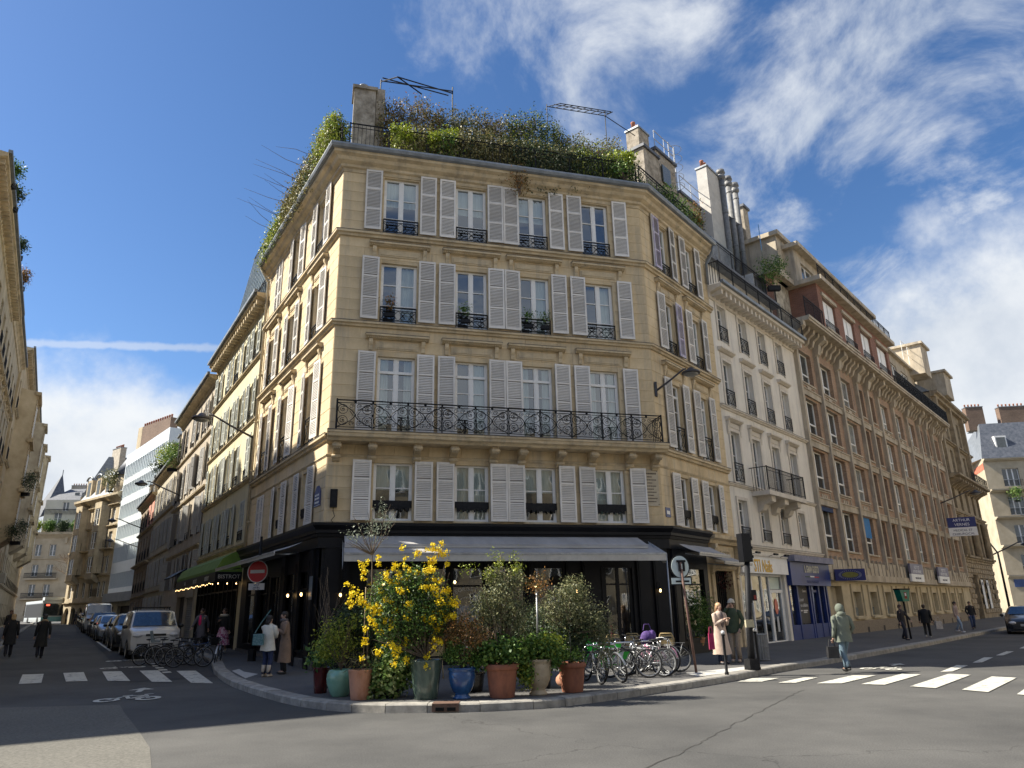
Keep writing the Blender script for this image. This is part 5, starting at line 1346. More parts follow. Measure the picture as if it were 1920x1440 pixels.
# rooftop: attic block, chimney wall, flues, masonry
q = MB(MATS['old_chimney_stone']); q.box(1.2, 2.6, 3.0, 8, 15.0, 23.0); q.box(1.1, 2.7, 2.9, 8, 23.0, 23.15, M_SLATE); q.box(2.6, 4.6, 3.1, 8, 16.4, 23.6); q.box(2.5, 4.7, 3.0, 8, 23.6, 23.75, M_SLATE); q.box(4.6, 7.2, 3.0, 8, 16.4, 22.0); q.box(4.6, 7.2, 2.9, 8, 22.0, 22.15, M_SLATE); q.box(3.0, 3.8, 2.98, 3.05, 21.9, 22.9, M_DGLASS); q.box(5.2, 6.0, 2.9, 2.98, 19.9, 21.2, M_DGLASS); q.box(4.7, 7.2, 1.6, 3.0, 16.4, 19.0, M_ZINC)
q.box(2.4, 3.0, 2.9, 2.99, 18.9, 20.2, M_DGLASS); aq = q.build('attic_block', Wt)
M_RUB = mat('rubble_stone', (0.22, 0.19, 0.14), (0.56, 0.51, 0.41), scale=3.2, rough=.95, bump=.9, bscale=9)
q = MB(M_RUB); q.box(8.4, 11.5, 2.9, 4.2, 16, 22.8); q.box(8.3, 11.6, 2.8, 4.3, 22.8, 22.95, M_ZINC); q.box(11.5, 12.2, 2.4, 3.4, 16, 24.0, MATS['old_chimney_stone']); q.box(11.4, 12.3, 2.3, 3.5, 24.0, 24.15, M_SLATE); q.box(5.9, 6.9, 2.6, 4.2, 16, 19.8); q.box(10.4, 13.6, .8, 2.0, 16, 18.6); q.build('rubble_party_wall', Wt)
q = MB(M_WHITE); q.box(9.3, 10.6, 1.5, 2.6, 16.4, 18.6); q.build('white_duct_box', Wt)
chimney(Wt, (1.8, 3.6, 23.1), 1.0, .7, 1.2, 3, MATS['old_chimney_stone']); chimney(Wt, (7.7, 2.7, 16.4), 1.5, .6, 8.1, 5, mat('pale_chimney', (0.40, 0.38, 0.35), (0.52, 0.50, 0.46), scale=2)); chimney(Wt, (12.9, 3.2, 17), .6, .6, 6.2, 1, M_OBRK)
for k, u in enumerate((8.6, 9.5, 10.4)):
    q = MB(M_CHROME if False else mat('dull_flue_steel', (0.13, 0.13, 0.13), (0.22, 0.22, 0.22), scale=6, rough=.6, metal=.2))
    q.tube([(u, 2.4, 18.4), (u, 2.4, 19.2), (u - .04, 2.3, 19.5), (u - .04, 2.3, 24.4)], .16, n=12); 
    for z in (20.5, 22.2, 23.9): q.lathe([(.175, z), (.175, z + .06)], 12, c=(u - .04, 2.3, 0))
    q.lathe([(.16, 24.3), (.24, 24.42), (.24, 24.55), (.18, 24.6), (.18, 24.7), (.26, 24.75), (.22, 24.95)], 12, c=(u - .04, 2.3, 0)); q.build('flue', Wt)
def metal_rail(parent, pts, h=1.0, m=M_GREYMET, loc=(0, 0, 0)):
    b = MB(m)
    for p, q in zip(pts, pts[1:]):
        for z in (h, h * .5): b.bar((p[0], p[1], p[2] + z), (q[0], q[1], q[2] + z), .022, n=5)
    for p in pts: b.bar(p, (p[0], p[1], p[2] + h), .022, n=5)
    return b.build('guard_rail', parent, loc)
metal_rail(Wt, [(2.6, 3.1, 23.75), (3.6, 3.1, 23.75), (4.6, 3.1, 23.75)]); metal_rail(Wt, [(4.8, 3.0, 22.15), (6.0, 3.0, 22.15), (7.1, 3.0, 22.15)])
q = MB(M_GREYMET)
for x in (4.3, 4.9): q.bar((x, 3.2, 20.5), (x, 3.2, 25.0), .03, n=5)
for k in range(14): q.bar((4.3, 3.2, 20.7 + k * .3), (4.9, 3.2, 20.7 + k * .3), .016, n=4)
for k in range(5): q.tube([(4.6 + .42 * math.cos(a), 3.1 - .42 * math.sin(a), 22.4 + k * .55) for a in [math.pi * i / 8 for i in range(9)]], .014, n=4)
q.build('caged_ladder', Wt)
# shops of the white house
q = MB(M_OFFW); q.box(.1, 4.5, -.16, -.01, 2.72, 3.36, M_WHITE); q.box(.08, 4.52, -.2, -.005, 3.36, 3.42, WTR)
nq = q.build('shop_sign', Wt)
text('lettering', 'STI Nails', .66, mat('amber_lettering', (0.80, 0.46, 0.03), rough=.4), nq, (2.0, -.172, 2.98), sx=.72, ext=.006, bold=.004)
for x in (.9, 2.6, 3.7):
    b = MB(M_IRON); b.bar((0, 0, 0), (0, -.3, .08), .01, n=4); b.box(-.16, .16, -.36, -.28, .03, .10); b.build('sign_lamp', nq, (x, -.16, 3.38))
ns = MB(M_WHITE)
for x in (.27, 1.35, 2.28, 3.0, 4.28): ns.box(x, x + .075, .12, .2, .12, 2.72)
ns.box(.27, 4.35, .12, .2, .12, .22); ns.box(.27, 4.35, .11, .21, 2.64, 2.72); ns.box(3.07, 4.28, .11, .21, 2.02, 2.14); ns.box(3.07, 3.2, .13, .2, .2, 2.05); ns.box(4.15, 4.28, .13, .2, .2, 2.05); ns.box(.2, 4.4, -.12, .2, 0, .12, M_STN2)
nsq = ns.build('shopfront', Wt)
obj('shop_pane', pane_mesh(2.75, 2.45, M_SHOPGLASS), nsq, (1.65, .17, .2)); obj('shop_pane', pane_mesh(1.1, 1.85, M_SHOPGLASS), nsq, (3.67, .17, .2)); obj('transom_pane', pane_mesh(.95, .46, mat('frosted_pane', (0.45, 0.55, 0.50), (0.50, 0.60, 0.55), rough=.3)), nsq, (3.67, .16, 2.16))
ins_ = MB(mat('salon_wall', (0.20, 0.19, 0.17), (0.30, 0.28, 0.25), scale=1)); ins_.box(.25, 4.35, 1.7, 1.75, .12, 2.72); ins_.box(.25, 4.35, .2, 1.75, .1, .12); ins_.box(.25, 4.35, .2, 1.75, 2.72, 2.74)
for x in (.8, 1.5, 2.0): ins_.box(x, x + .4, .9, 1.3, .12, .9, M_ROOM); ins_.box(x + .1, x + .3, 1.0, 1.2, .9, 1.5, M_WHITE)
ins_.build('shop_interior', Wt)
dc = MB(mat('coral_sticker', (0.62, 0.16, 0.10), rough=.5)); dc.prism([(.17 * math.cos(a), .30 * math.sin(a)) for a in [2 * math.pi * i / 18 for i in range(18)]], -.004, 0); dc.box(-.1, .1, -.003, 0, -.95, -.38, mat('pale_notice', (0.42, 0.43, 0.43), (0.55, 0.56, 0.56), scale=25)); dc.build('door_sticker', nsq, (3.6, .155, 1.5))
M_BLUE = mat('blue_shop_paint', (0.006, 0.022, 0.125), (0.010, 0.036, 0.19), scale=1.2, rough=.4)
q = MB(M_BLUE); q.box(4.6, 9.3, -.22, -.01, 2.32, 3.26); q.box(4.58, 9.32, -.45, -.01, 3.27, 3.52, mat('faded_lilac_canopy', (0.17, 0.17, 0.23), (0.26, 0.26, 0.33), scale=4, rough=.8))
bq = q.build('shop_sign', Wt)
text('lettering', 'IL GRAN GUSTO', .40, mat('cream_lettering', (0.58, 0.56, 0.48), rough=.5), bq, (7.0, -.235, 2.98), sx=.58, ext=.008, bold=.012)
text('lettering', 'TRAITEUR ITALIEN', .17, mat('dim_blue_lettering', (0.05, 0.08, 0.22), rough=.5), bq, (7.0, -.235, 2.47), sx=1.0)
st = MB(M_WHITE); st.box(6.75, 7.25, -.23, -.221, 2.67, 2.72); st.box(6.2, 6.75, -.23, -.221, 2.66, 2.70, mat('dim_green', (0.03, 0.08, 0.05))); st.box(7.25, 7.8, -.23, -.221, 2.66, 2.70, mat('flag_red', (0.45, 0.03, 0.03))); st.build('tricolour_stripe', bq)
bs = MB(M_BLUE); bs.box(4.6, 9.3, .0, .15, 0.05, .75)
for x in (4.6, 5.55, 7.0, 7.25, 8.1, 8.85, 9.18): bs.box(x, x + .13, -.02, .16, 0.05, 2.34)
bs.box(7.38, 8.1, .06, .14, .1, 2.3) if False else None
bs.box(7.3, 8.15, .04, .15, 2.05, 2.15); bsq = bs.build('shopfront', Wt)
obj('shop_pane', pane_mesh(4.5, 1.6, M_SHOPGLASS), bsq, (6.95, .1, .74)); rm = MB(M_ROOM); rm.box(4.6, 9.3, 1.2, 1.25, .1, 2.4); rm.build('shop_interior', Wt)
po_ = MB(mat('poster_charcoal', (0.035, 0.032, 0.032), rough=.6)); po_.box(5.72, 6.95, .07, .085, .78, 2.30); pq = po_.build('poster', bsq)
PW_ = mat('poster_white', (0.62, 0.60, 0.58))
text('lettering', 'Ouvert', .16, PW_, pq, (6.6, .066, 2.1)); text('lettering', 'Louer', .22, PW_, pq, (6.15, .066, 1.75)); text('lettering', 'en solidaire', .20, PW_, pq, (6.4, .066, 1.52), sx=.9)
b = MB(PW_)
for k, (a, w_) in enumerate(((5.95, .18), (6.25, .5), (6.25, .4))): b.box(a, a + w_, .064, .068, 1.28 - .07 * max(0, k - 1), 1.33 - .07 * max(0, k - 1) + (.0 if k else .0))
b.build('lettering', pq)

# brick institute
M_BRK = brick_mat('orange_brick', (0.30, 0.175, 0.105), (0.40, 0.25, 0.155), (0.38, 0.32, 0.25))
M_RBRK = brick_mat('red_brick', (0.21, 0.085, 0.055), (0.28, 0.125, 0.08), (0.22, 0.16, 0.13))
M_CONC = mat('warm_concrete', (0.32, 0.27, 0.20), (0.52, 0.45, 0.345), scale=1.6, rough=.9, bump=.15, stretch=(1, 1, .5))
PB = PW + dB * 8.95
streaks(M_CONC, .4); streaks(M_BRK, .35)
Bk = thing('brick_institute', 'long orange brick institute with concrete pilasters and rows of deep set windows', 'building', (PB.x, PB.y, 0), math.atan2(dB.y, dB.x))
LB = 32.6
pils = [0.05, 3.1, 6.5, 9.9, 12.0, 14.3, 17.9, 21.4, 24.8, 27.0, 29.2, 32.3]
rowsB = [(4.05, 6.05), (6.95, 8.85), (9.65, 11.5), (12.35, 14.1)]
opsB = []; winB = []
for a, c in zip(pils, pils[1:]):
    w_ = c - a; narrow = w_ < 2.6
    hw_ = .50 if narrow else .98
    u = (a + c) / 2 + (.05 if narrow else -.10)
    for i, (z0_, z1_) in enumerate(rowsB): opsB.append((u - hw_, u + hw_, z0_, z1_)); winB.append((u, hw_, z0_, z1_, i, narrow))
wb = wall_mb(0, LB, 3.2, 15.2, opsB, M_BRK, .32, M_BRK); wb.box(0, LB, .003, 12, 0, 15.2, M_CONC, skip='f'); wb.build('wall', Bk)
for k, (u, hw_, z0_, z1_, i, narrow) in enumerate(winB):
    h_ = z1_ - z0_
    if narrow: window(Bk, FLAT, u, z0_, 2 * hw_, h_, rec=.29, leafs=1, bars=(h_ * .4,), glass=M_DGLASS, frame_m=mat('brown_frame', (0.10, 0.05, 0.035)))
    else: window(Bk, FLAT, u, z0_, 2 * hw_, h_, rec=.26, leafs=3 if k > 16 else 2, transom=h_ * .34, glass=M_PGLASS if k > 8 else M_DGLASS, curt=None)
    s_ = MB(M_CONC); s_.box(-hw_ - .06, hw_ + .06, -.07, .35, -.08, 0); s_.build('window_sill', Bk, (u, 0, z0_))
    if i > 0 and not narrow:      # spandrel panel with raised border
        s_ = MB(M_CONC); a_, c_ = -hw_ + .1, hw_ - .1; zz = -.62
        for q_ in ((a_, c_, zz, zz + .05), (a_, c_, -.17, -.12), (a_, a_ + .05, zz + .05, -.17), (c_ - .05, c_, zz + .05, -.17)): s_.box(q_[0], q_[1], -.04, 0, q_[2], q_[3])
        if i == 3: s_.prism([(-.35, -.14), (.35, -.14), (0, -.5)], -.05, -.0)
        else:
            for q_ in (-.3, 0, .3): s_.box(q_ - .09, q_ + .09, -.03, 0, -.5, -.28)
        s_.build('spandrel_panel', Bk, (u, 0, z0_))
def concrete(parts, name):
    b = MB(M_CONC)
    for q_ in parts: b.box(*q_)
    return b.build(name, Bk)
for u in pils: concrete([(u - .13, u + .13, -.20, .02, 3.3, 14.6)], 'pilaster')
for z in (6.10, 8.95, 11.62): concrete([(.1, LB, -.10, -.0, z, z + .30), (.1, LB, -.14, -.101, z + .30, z + .36)], 'concrete_band')
concrete([(0, LB, -.24, -.0, 2.60, 2.92)], 'ground_ledge')
gpl = MB(M_CONC)
x = .1
while x < LB: gpl.box(x, x + .62, -.12, 0, 2.93, 3.62 if int(x * 3) % 2 else 3.56); gpl.box(x + .64, x + .70, -.15, 0, 2.93, 3.72); x += .74
gpl.build('parapet_panels', Bk)
gops_ = [(.35, 2.0, .05, 2.35)] + [(3.5 + k * 2.75, 4.85 + k * 2.75, .95, 2.1) for k in range(10)]
gm_ = mat('cream_ashlar', (0.42, 0.35, 0.23), (0.55, 0.47, 0.32), scale=1.2, rough=.9, bump=.15)
gw = wall_mb(0, LB, .0, 2.6, gops_, gm_, .35)
for k in range(10):
    x = 3.5 + k * 2.75
    for q_ in (x - .30, x + 1.50): gw.box(q_, q_ + .14, -.08, 0, .9, 2.45)
    gw.box(x - .1, x + 1.45, -.14, 0, .82, .93, M_WHITE if False else gm_)
gw.box(2.4, LB, -.10, 0, 0, .74, mat('pebble_plinth', (0.15, 0.12, 0.085), (0.30, 0.25, 0.19), scale=26, rough=.95, bump=.5, bscale=30)); gw.build('ground_floor_wall', Bk)
for k in range(10):
    b = MB(mat('blind_panel', (0.33, 0.30, 0.23), (0.40, 0.36, 0.28), scale=1.5)); b.box(-.66, .66, .28, .32, 0, 1.14); b.box(-.66, .66, .24, .27, 0, .4, M_PGLASS); b.build('window', Bk, (4.175 + k * 2.75, 0, .95))
    v = MB(M_ROOM); v.box(-.13, .13, -.115, -.101, .12, .42); v.build('cellar_vent', Bk, (4.9 + k * 2.75, 0, 0))
b = MB(M_BEI); b.box(.35, 2.0, .34, .36, .05, 2.35, M_ROOM); b.box(.9, 2.0, .30, .335, .05, 2.35); b.build('doorway', Bk)
bl = MB(mat('bright_blue_blind', (0.0, 0.13, 0.36), (0.01, 0.16, 0.42), scale=6, rough=.7)); bl.box(-.9, .55, -.05, -.02, 0, 1.15); bl.build('blind', Bk, (winB[8][0], .1, 4.95))
bl = MB(mat('navy_blind', (0.01, 0.03, 0.10))); bl.box(-.95, .95, -.12, -.02, 0, .22); bl.build('blind', Bk, (winB[0][0], .1, 5.85))
# heavy bracketed balcony
concrete([(.1, LB, -.95, 0, 15.28, 15.52), (.1, LB, -1.0, -.951, 15.40, 15.54)], 'balcony_slab')
cbk = MB(M_CONC)
x = .4
while x < LB - .2: cbk.extrude_x([(0, 14.5), (-.2, 14.62), (-.30, 14.9), (-.55, 15.07), (-.60, 15.27), (0, 15.27)], x, x + .24); x += .68
for u in pils: cbk.extrude_x([(0, 14.1), (-.3, 14.3), (-.40, 14.8), (-.72, 15.0), (-.72, 15.27), (0, 15.27)], u - .2, u + .2)
cbk.build('console_row', Bk)
# upper storeys
up1 = wall_mb(0, 3.0, 15.5, 18.4, [(1.0, 2.3, 15.6, 17.9)], M_RBRK, .2); up1.build('upper_wall', Bk, (0, .9, 0)); window(Bk, FLAT, 1.65, 15.6, 1.3, 2.3, rec=1.05, bars=(.8, 1.5), glass=M_PGLASS)
railing_mb(.1, 2.9, 15.52, 16.6, .85, .10).build('balcony_railing', Bk)
bays = [3.0, 6.4, 9.8, 13.2, 16.9]
bops = [(a + .7, c - .6, 15.95, 17.75) for a, c in zip(bays, bays[1:])]
ub = wall_mb(3.0, 16.9, 15.52, 18.35, bops, M_RBRK, .22); ub.face([(3.0, 0, 15.52), (3.0, 2.5, 15.52), (3.0, 2.5, 18.35), (3.0, 0, 18.35)]); ub.face([(16.9, 0, 15.52), (16.9, 2.5, 15.52), (16.9, 2.5, 18.35), (16.9, 0, 18.35)])
ub.build('red_brick_bay_wall', Bk, (0, -.72, 0))
for a, c in zip(bays, bays[1:]):
    w_ = c - a - 1.3; u = (a + .7 + c - .6) / 2
    window(Bk, FLAT, u, 15.95, w_, 1.8, rec=-.72 + .2, leafs=2, glass=M_PGLASS)
    q = MB(M_WHITE); q.box(-w_ / 2 + .05, -.06, -.60, -.57, .35, 1.7); q.box(.1, w_ / 2 - .05, -.60, -.57, .05, 1.7); q.build('roller_shutter', Bk, (u, 0, 15.95)); guard(Bk, FLAT, u, 15.97, w_, .45, 'bars', o=.76)
    concrete([(u - w_ / 2 - .15, u + w_ / 2 + .15, -.82, -.721, 17.78, 17.98), (u - w_ / 2 - .1, u + w_ / 2 + .1, -.85, -.721, 15.82, 15.93)], 'bay_lintel')
concrete([(2.6, 17.2, -1.15, 2, 18.36, 18.62), (0, 3, .3, 2.4, 18.4, 18.7)], 'roof_slab')
q = wall_mb(2.6, 17, 18.62, 20.6, [(a + .6, a + 2.6, 19.0, 20.1) for a in (3, 6.4, 9.8, 13.2)], M_CONC, .2); q.box(2.6, 17, .003, 6, 18.6, 20.6, skip='f'); q.box(2.3, 17.2, -.4, 6, 20.6, 20.85); q.build('attic_wall', Bk, (0, .1, 0))
for a in (3, 6.4, 9.8, 13.2): window(Bk, FLAT, a + 1.6, 19.0, 2.0, 1.1, rec=.28, glass=M_DGLASS)
railing_mb(2.7, 16.8, 18.62, 19.3, 1.0, .14).build('upper_railing', Bk)
q = MB(M_CONC); q.box(1.6, 4.4, .6, 5, 18.4, 21.2); q.box(1.4, 4.6, .4, 5.2, 21.2, 21.45); q.build('stair_tower', Bk)
q = MB(glass_mat('pale_glass_screen', tint=(.6, .75, .72), refl=.25)); q.box(-1.6, 1.0, -.02, .02, 0, 1.5); q.build('glass_screen', Bk, (0, .9, 19.0)).rotation_euler = (0, 0, R(20))
# recessed storeys further along with a long railed balcony
ops_ = [(a + .3, a + 2.5, 15.7, 17.6) for a in (17.4, 20.9, 24.4, 27.9)] + [(a + .3, a + 2.5, 18.6, 19.7) for a in (17.4, 20.9, 24.4, 27.9)]
q = wall_mb(16.9, LB, 15.5, 20.4, ops_, M_CONC, .2); q.box(16.9, LB + .3, .003, 8, 15.5, 20.4, skip='f'); q.box(16.7, LB + .3, -.3, 8, 20.4, 20.6); q.build('upper_wall', Bk, (0, 1.0, 0))
for o_ in ops_: window(Bk, FLAT, (o_[0] + o_[1]) / 2, o_[2], 2.2, o_[3] - o_[2], rec=1.15 if True else 0, leafs=3, glass=M_DGLASS)
railing_mb(17.0, LB, 15.54, 16.6, .9, .09).build('long_balcony_railing', Bk)
railing_mb(17.0, LB, 18.0, 18.6, -.95, .12, m=M_IRON).build('upper_railing', Bk)
q = MB(M_WHITE); q.box(19.5, 25.5, 1.5, 6, 20.6, 21.6); q.box(20, 21, 1.6, 2.4, 21.6, 22.6); q.build('roof_plant_room', Bk)
metal_rail(Bk, [(18.6, 1.2, 21.6), (21, 1.2, 21.6), (23.5, 1.2, 21.6), (26, 1.2, 21.6)], m=M_WHITE); metal_rail(Bk, [(28.2, .6, 20.6), (30.2, .6, 20.6), (32.2, .6, 20.6)], 1.6, m=M_WHITE)
chimney(Bk, (26.8, 3, 20.5), .9, .8, 2.2, 2); 
# wall signs of the institute
def sign_box(parent, loc, w, h, lines, top, rz=0.0, d=.12, name='wall_sign'):
    b = MB(top); b.box(-w / 2, w / 2, -d, 0, h * .42, h); b.box(-w / 2, w / 2, -d + .002, 0, 0, h * .42, M_WHITE)
    q = b.build(name, parent, loc, rz)
    for (s_, z_, sz, mm) in lines: text('lettering', s_, sz, mm, q, (0, -d - .003, z_), ext=.002)
    return q
M_NAVY = mat('navy_sign', (0.012, 0.018, 0.13), rough=.4); M_SLAV = mat('grey_lilac_sign', (0.16, 0.15, 0.20), rough=.5); M_WL = mat('white_lettering', (0.75, 0.75, 0.78)); M_DL = mat('dark_lettering', (0.04, 0.04, 0.08))
sign_box(Bk, (15.3, -.3, 2.72), 3.0, 1.05, [('INSTITUT', .82, .30, M_WL), ('ARTHUR VERNES', .58, .26, M_WL), ('centre de sant\u00e9', .22, .22, M_DL)], M_SLAV)
sign_box(Bk, (22.6, -.3, 2.72), 3.0, 1.05, [('INSTITUT', .82, .30, M_WL), ('ARTHUR VERNES', .58, .26, M_WL), ('centre de sant\u00e9', .22, .22, M_DL)], M_SLAV)
b = MB(M_NAVY); b.box(-.9, .9, -.1, .1, .62, 1.35); b.box(-.9, .9, -.098, .098, 0, .62, M_WHITE)
ps_ = b.build('projecting_sign', Bk, (27.2, -1.3, 6.1), R(-90) + 0.0)
for s_, z_, sz, mm in (('ARTHUR', 1.14, .28, M_WL), ('VERNES', .82, .28, M_WL), ('MEDICAL ET', .40, .22, M_DL), ('CHIRURGICAL', .14, .22, M_DL)): text('lettering', s_, sz, mm, ps_, (0, -.103, z_), ext=.002)
ps_.rotation_euler = (0, 0, R(-75))
b = MB(M_NAVY); b.box(-.65, .65, -.08, .08, 0, .52); vq = b.build('projecting_sign', Bk, (.7, -.85, 2.55), R(-62))
e = MB(mat('olive_oval', (0.16, 0.15, 0.03), (0.22, 0.20, 0.05), scale=9)); e.prism([(.36 * math.cos(a), .26 + .13 * math.sin(a)) for a in [2 * math.pi * i / 20 for i in range(20)]], -.088, -.081)
for k in range(30):
    a = 2 * math.pi * k / 30; e.bar((.40 * math.cos(a), -.084, .26 + .16 * math.sin(a)), (.50 * math.cos(a), -.084, .26 + .21 * math.sin(a)), .008, m=M_DL if False else mat('pale_grey_lettering', (0.35, 0.36, 0.45)), n=4)
e.build('emblem', vq)

# ornate stone building past the institute
PE = PB + dB * LB
En = thing('ornate_stone_building', 'ornate brown stone and brick corner building with rusticated base and arched doorway past the institute', 'building', (PE.x, PE.y, 0), math.atan2(dB.y, dB.x))
M_RUST = mat('rusticated_stone', (0.20, 0.155, 0.10), (0.37, 0.30, 0.20), scale=1.8, rough=.95, bump=.5, bscale=8)
LE_ = 13.0
opsN = [(u - .55, u + .55, a, b_) for u in (1.7, 4.4, 7.1, 9.8, 12.2) for a, b_ in ((5.2, 8.2), (8.9, 10.6), (12.0, 14.2), (15.2, 17.4))] + [(2.2, 4.4, .1, 3.6)] + [(u - .5, u + .5, 1.2, 3.4) for u in (6.5, 8.9, 11.3)]
wE = wall_mb(0, LE_, 0, 18.6, opsN, M_RUST, .4); wE.box(0, LE_, .003, 12, 0, 18.6, skip='f'); wE.build('wall', En)
for u in (1.7, 4.4, 7.1, 9.8, 12.2):
    for a, b_ in ((5.2, 8.2), (8.9, 10.6), (12.0, 14.2), (15.2, 17.4)): window(En, FLAT, u, a, 1.1, b_ - a, bars=(1.0,), rec=.3, glass=M_DGLASS, frame_m=M_WHITE if a > 11 else mat('brown_frame', (.1, .05, .035)))
for u in (6.5, 8.9, 11.3): 
    q = MB(M_ROOM); q.box(-.5, .5, .3, .34, 0, 2.2); q.build('window', En, (u, 0, 1.2))
q = MB(M_ROOM); q.box(2.2, 4.4, .3, .35, .1, 3.6); q.prism([(3.3 + .8 * math.cos(a), 3.7 + .8 * math.sin(a)) for a in [math.pi * i / 10 for i in range(11)]], -.02, 0); q.build('arched_door', En)
rq = MB(M_RUST)
for k in range(11):
    z = .5 + k * .40
    for j in range(13):
        x = (.5 if k % 2 else 0) + j * 1.0
        if any(o_[0] - .1 < x + .45 < o_[1] + .1 and o_[2] < z + .15 < o_[3] for o_ in opsN) or x > LE_ - .95: continue
        blk_faces(rq, x + .02, x + .94, z, z + .36, .08, .04)
rq.build('rusticated_blocks', En, kind='stuff')
for z, h_, o_ in ((4.75, .3, .35), (8.4, .2, .25), (11.2, .35, 1.0), (14.6, .2, .3), (18.2, .45, .6)): string_course(En, FLAT, -.1, LE_ + o_, z, h_, o_, M_RUST)
for u in (.3, 5.7, 11.0):
    q = MB(M_RUST); q.box(u, u + .5, -.35, 0, 11.6, 18.2); q.build('column', En)
    q = MB(M_RUST); q.lathe([(.2, 4.9), (.28, 5.2), (.25, 7.9), (.34, 8.2)], 10, c=(u + .25, -.25, 0)); q.build('column', En)
q = MB(M_RUST)
for k in range(12): q.extrude_x([(0, 10.5), (-.4, 10.8), (-.9, 11.0), (-.9, 11.2), (0, 11.2)], .4 + k * 1.08, .7 + k * 1.08)
q.build('console_row', En)
railing_mb(6, LE_ + .6, 11.5, 12.4, .9, .14).build('balcony_railing', En)
q = MB(M_ZINC); q.face([(0, 0, 18.7), (LE_, 0, 18.7), (LE_ - 1, 2.5, 21), (0, 2.5, 21)]); q.face([(LE_, 0, 18.7), (LE_, 8, 18.7), (LE_ - 1, 8, 21), (LE_ - 1, 2.5, 21)]); q.face([(0, 2.5, 21), (LE_ - 1, 2.5, 21), (LE_ - 1, 8, 21), (0, 8, 21)]); q.face([(0, 0, 18.7), (0, 2.5, 21), (0, 8, 21), (0, 8, 18.7)]); q.build('roof', En)
q = MB(M_CONC); q.box(-1.2, 1.2, -.2, 3, 20, 22.6); q.box(-1.4, 1.5, -.4, 3, 22.6, 22.8); q.box(2.6, 5.4, -.9, 2, 18.7, 20.8); q.box(2.4, 5.6, -1.1, 2, 20.8, 21.0); q.build('rooftop_room', En)
for x in (6.6, 9.0): 
    q = MB(M_WHITE); q.box(-.42, .42, -.03, 0, 0, 2.3); q.box(-.2, .2, -.034, -.031, 1.85, 2.1, M_DL); q.build('banner', En, (x - 1.4, -.15, .9))

# far corner building with slate mansard across the side street
Fc = (60.5, 92.0)
dfr = dv(98); dfs = dv(20)
FE = thing('far_corner_building', 'pale stone corner building with slate mansard and chimney stacks at the far right', 'building', (Fc[0], Fc[1], 0), math.atan2(dfr.y, dfr.x))
M_FE = mat('pale_far_stone', (0.37, 0.31, 0.215), (0.50, 0.43, 0.31), scale=.6, rough=.9)
opsX = [(u - 1.0, u + 1.0, z, z + 2.3) for u in (3.0, 7.5, 11.5) for z in (1.0, 4.6, 8.2, 11.7, 15.3)]
q = wall_mb(0, 14, 0, 19.0, opsX, M_FE, .35); q.box(0, 14, .4, 12, 0, 19, skip='fl'); q.build('wall', FE)
for u in (3.0, 7.5, 11.5):
    for z in (1.0, 4.6, 8.2, 11.7, 15.3): window(FE, FLAT, u, z, 2.0, 2.3, leafs=3, bars=(.9,), rec=.3)
    for z in (4.6, 8.2, 11.7, 15.3): guard(FE, FLAT, u, z, 2.2, .8, 'bars', o=.3)
for z, o_ in ((4.1, .3), (7.7, .7), (11.2, .7), (14.6, .8), (18.6, .5)): string_course(FE, FLAT, 0, 14, z, .3, o_, M_FE)
s0 = Vector((0, 0)); rel = Matrix.Rotation(-math.atan2(dfr.y, dfr.x), 2)
ds_ = rel @ Vector((dfs.x, dfs.y))
q = MB(M_FE)
e_ = ds_ * 14
q.face([(0, 0, 0), (e_.x, e_.y, 0), (e_.x, e_.y, 19), (0, 0, 19)])
q.build('side_wall', FE)
q = MB(mat('red_frieze', (0.42, 0.09, 0.05), (0.55, 0.20, 0.12), scale=5)); n_ = Vector((-ds_.y, ds_.x)) * .03
q.face([(n_.x, n_.y, 17.6), (e_.x + n_.x, e_.y + n_.y, 17.6), (e_.x + n_.x, e_.y + n_.y, 18.4), (n_.x, n_.y, 18.4)]); q.build('frieze', FE)
q = MB(M_SLATE); i1, i2, i3 = Vector((1.5, 2.0)), Vector((13, 2.0)), ds_ * 13 + Vector((2, 0))
q.face([(0, 0, 19), (14, 0, 19), (i2.x, i2.y, 24), (i1.x, i1.y, 24)]); q.face([(0, 0, 19), (i1.x, i1.y, 24), (i3.x, i3.y, 24), (e_.x, e_.y, 19)], M_ZINC); q.face([(i1.x, i1.y, 24), (i2.x, i2.y, 24), (i2.x, 12, 25), (i3.x, i3.y, 25)], M_ZINC); q.build('mansard_roof', FE)
for u in (3.0, 8.0, 11.0):
    q = MB(M_WHITE); q.box(-.7, .7, -.1, .9, 0, 2.0); q.box(-.55, .55, -.12, -.101, .15, 1.8, M_DGLASS); q.build('dormer', FE, (u, .7, 20.0))
chimney(FE, (2.0, 4, 23.5), 2.2, 1, 3.2, 5, M_OBRK); chimney(FE, (6.8, 4, 23.5), 3.4, 1, 3.0, 7, M_OBRK); chimney(FE, (12.5, 5, 23.5), 2.6, 1, 2.4, 5, M_OBRK)
q = MB(mat('street_sign_blue', (0.02, 0.05, 0.16))); q.box(.6, 1.8, -.06, -.02, 3.0, 3.9); q.build('street_name_plate', FE)

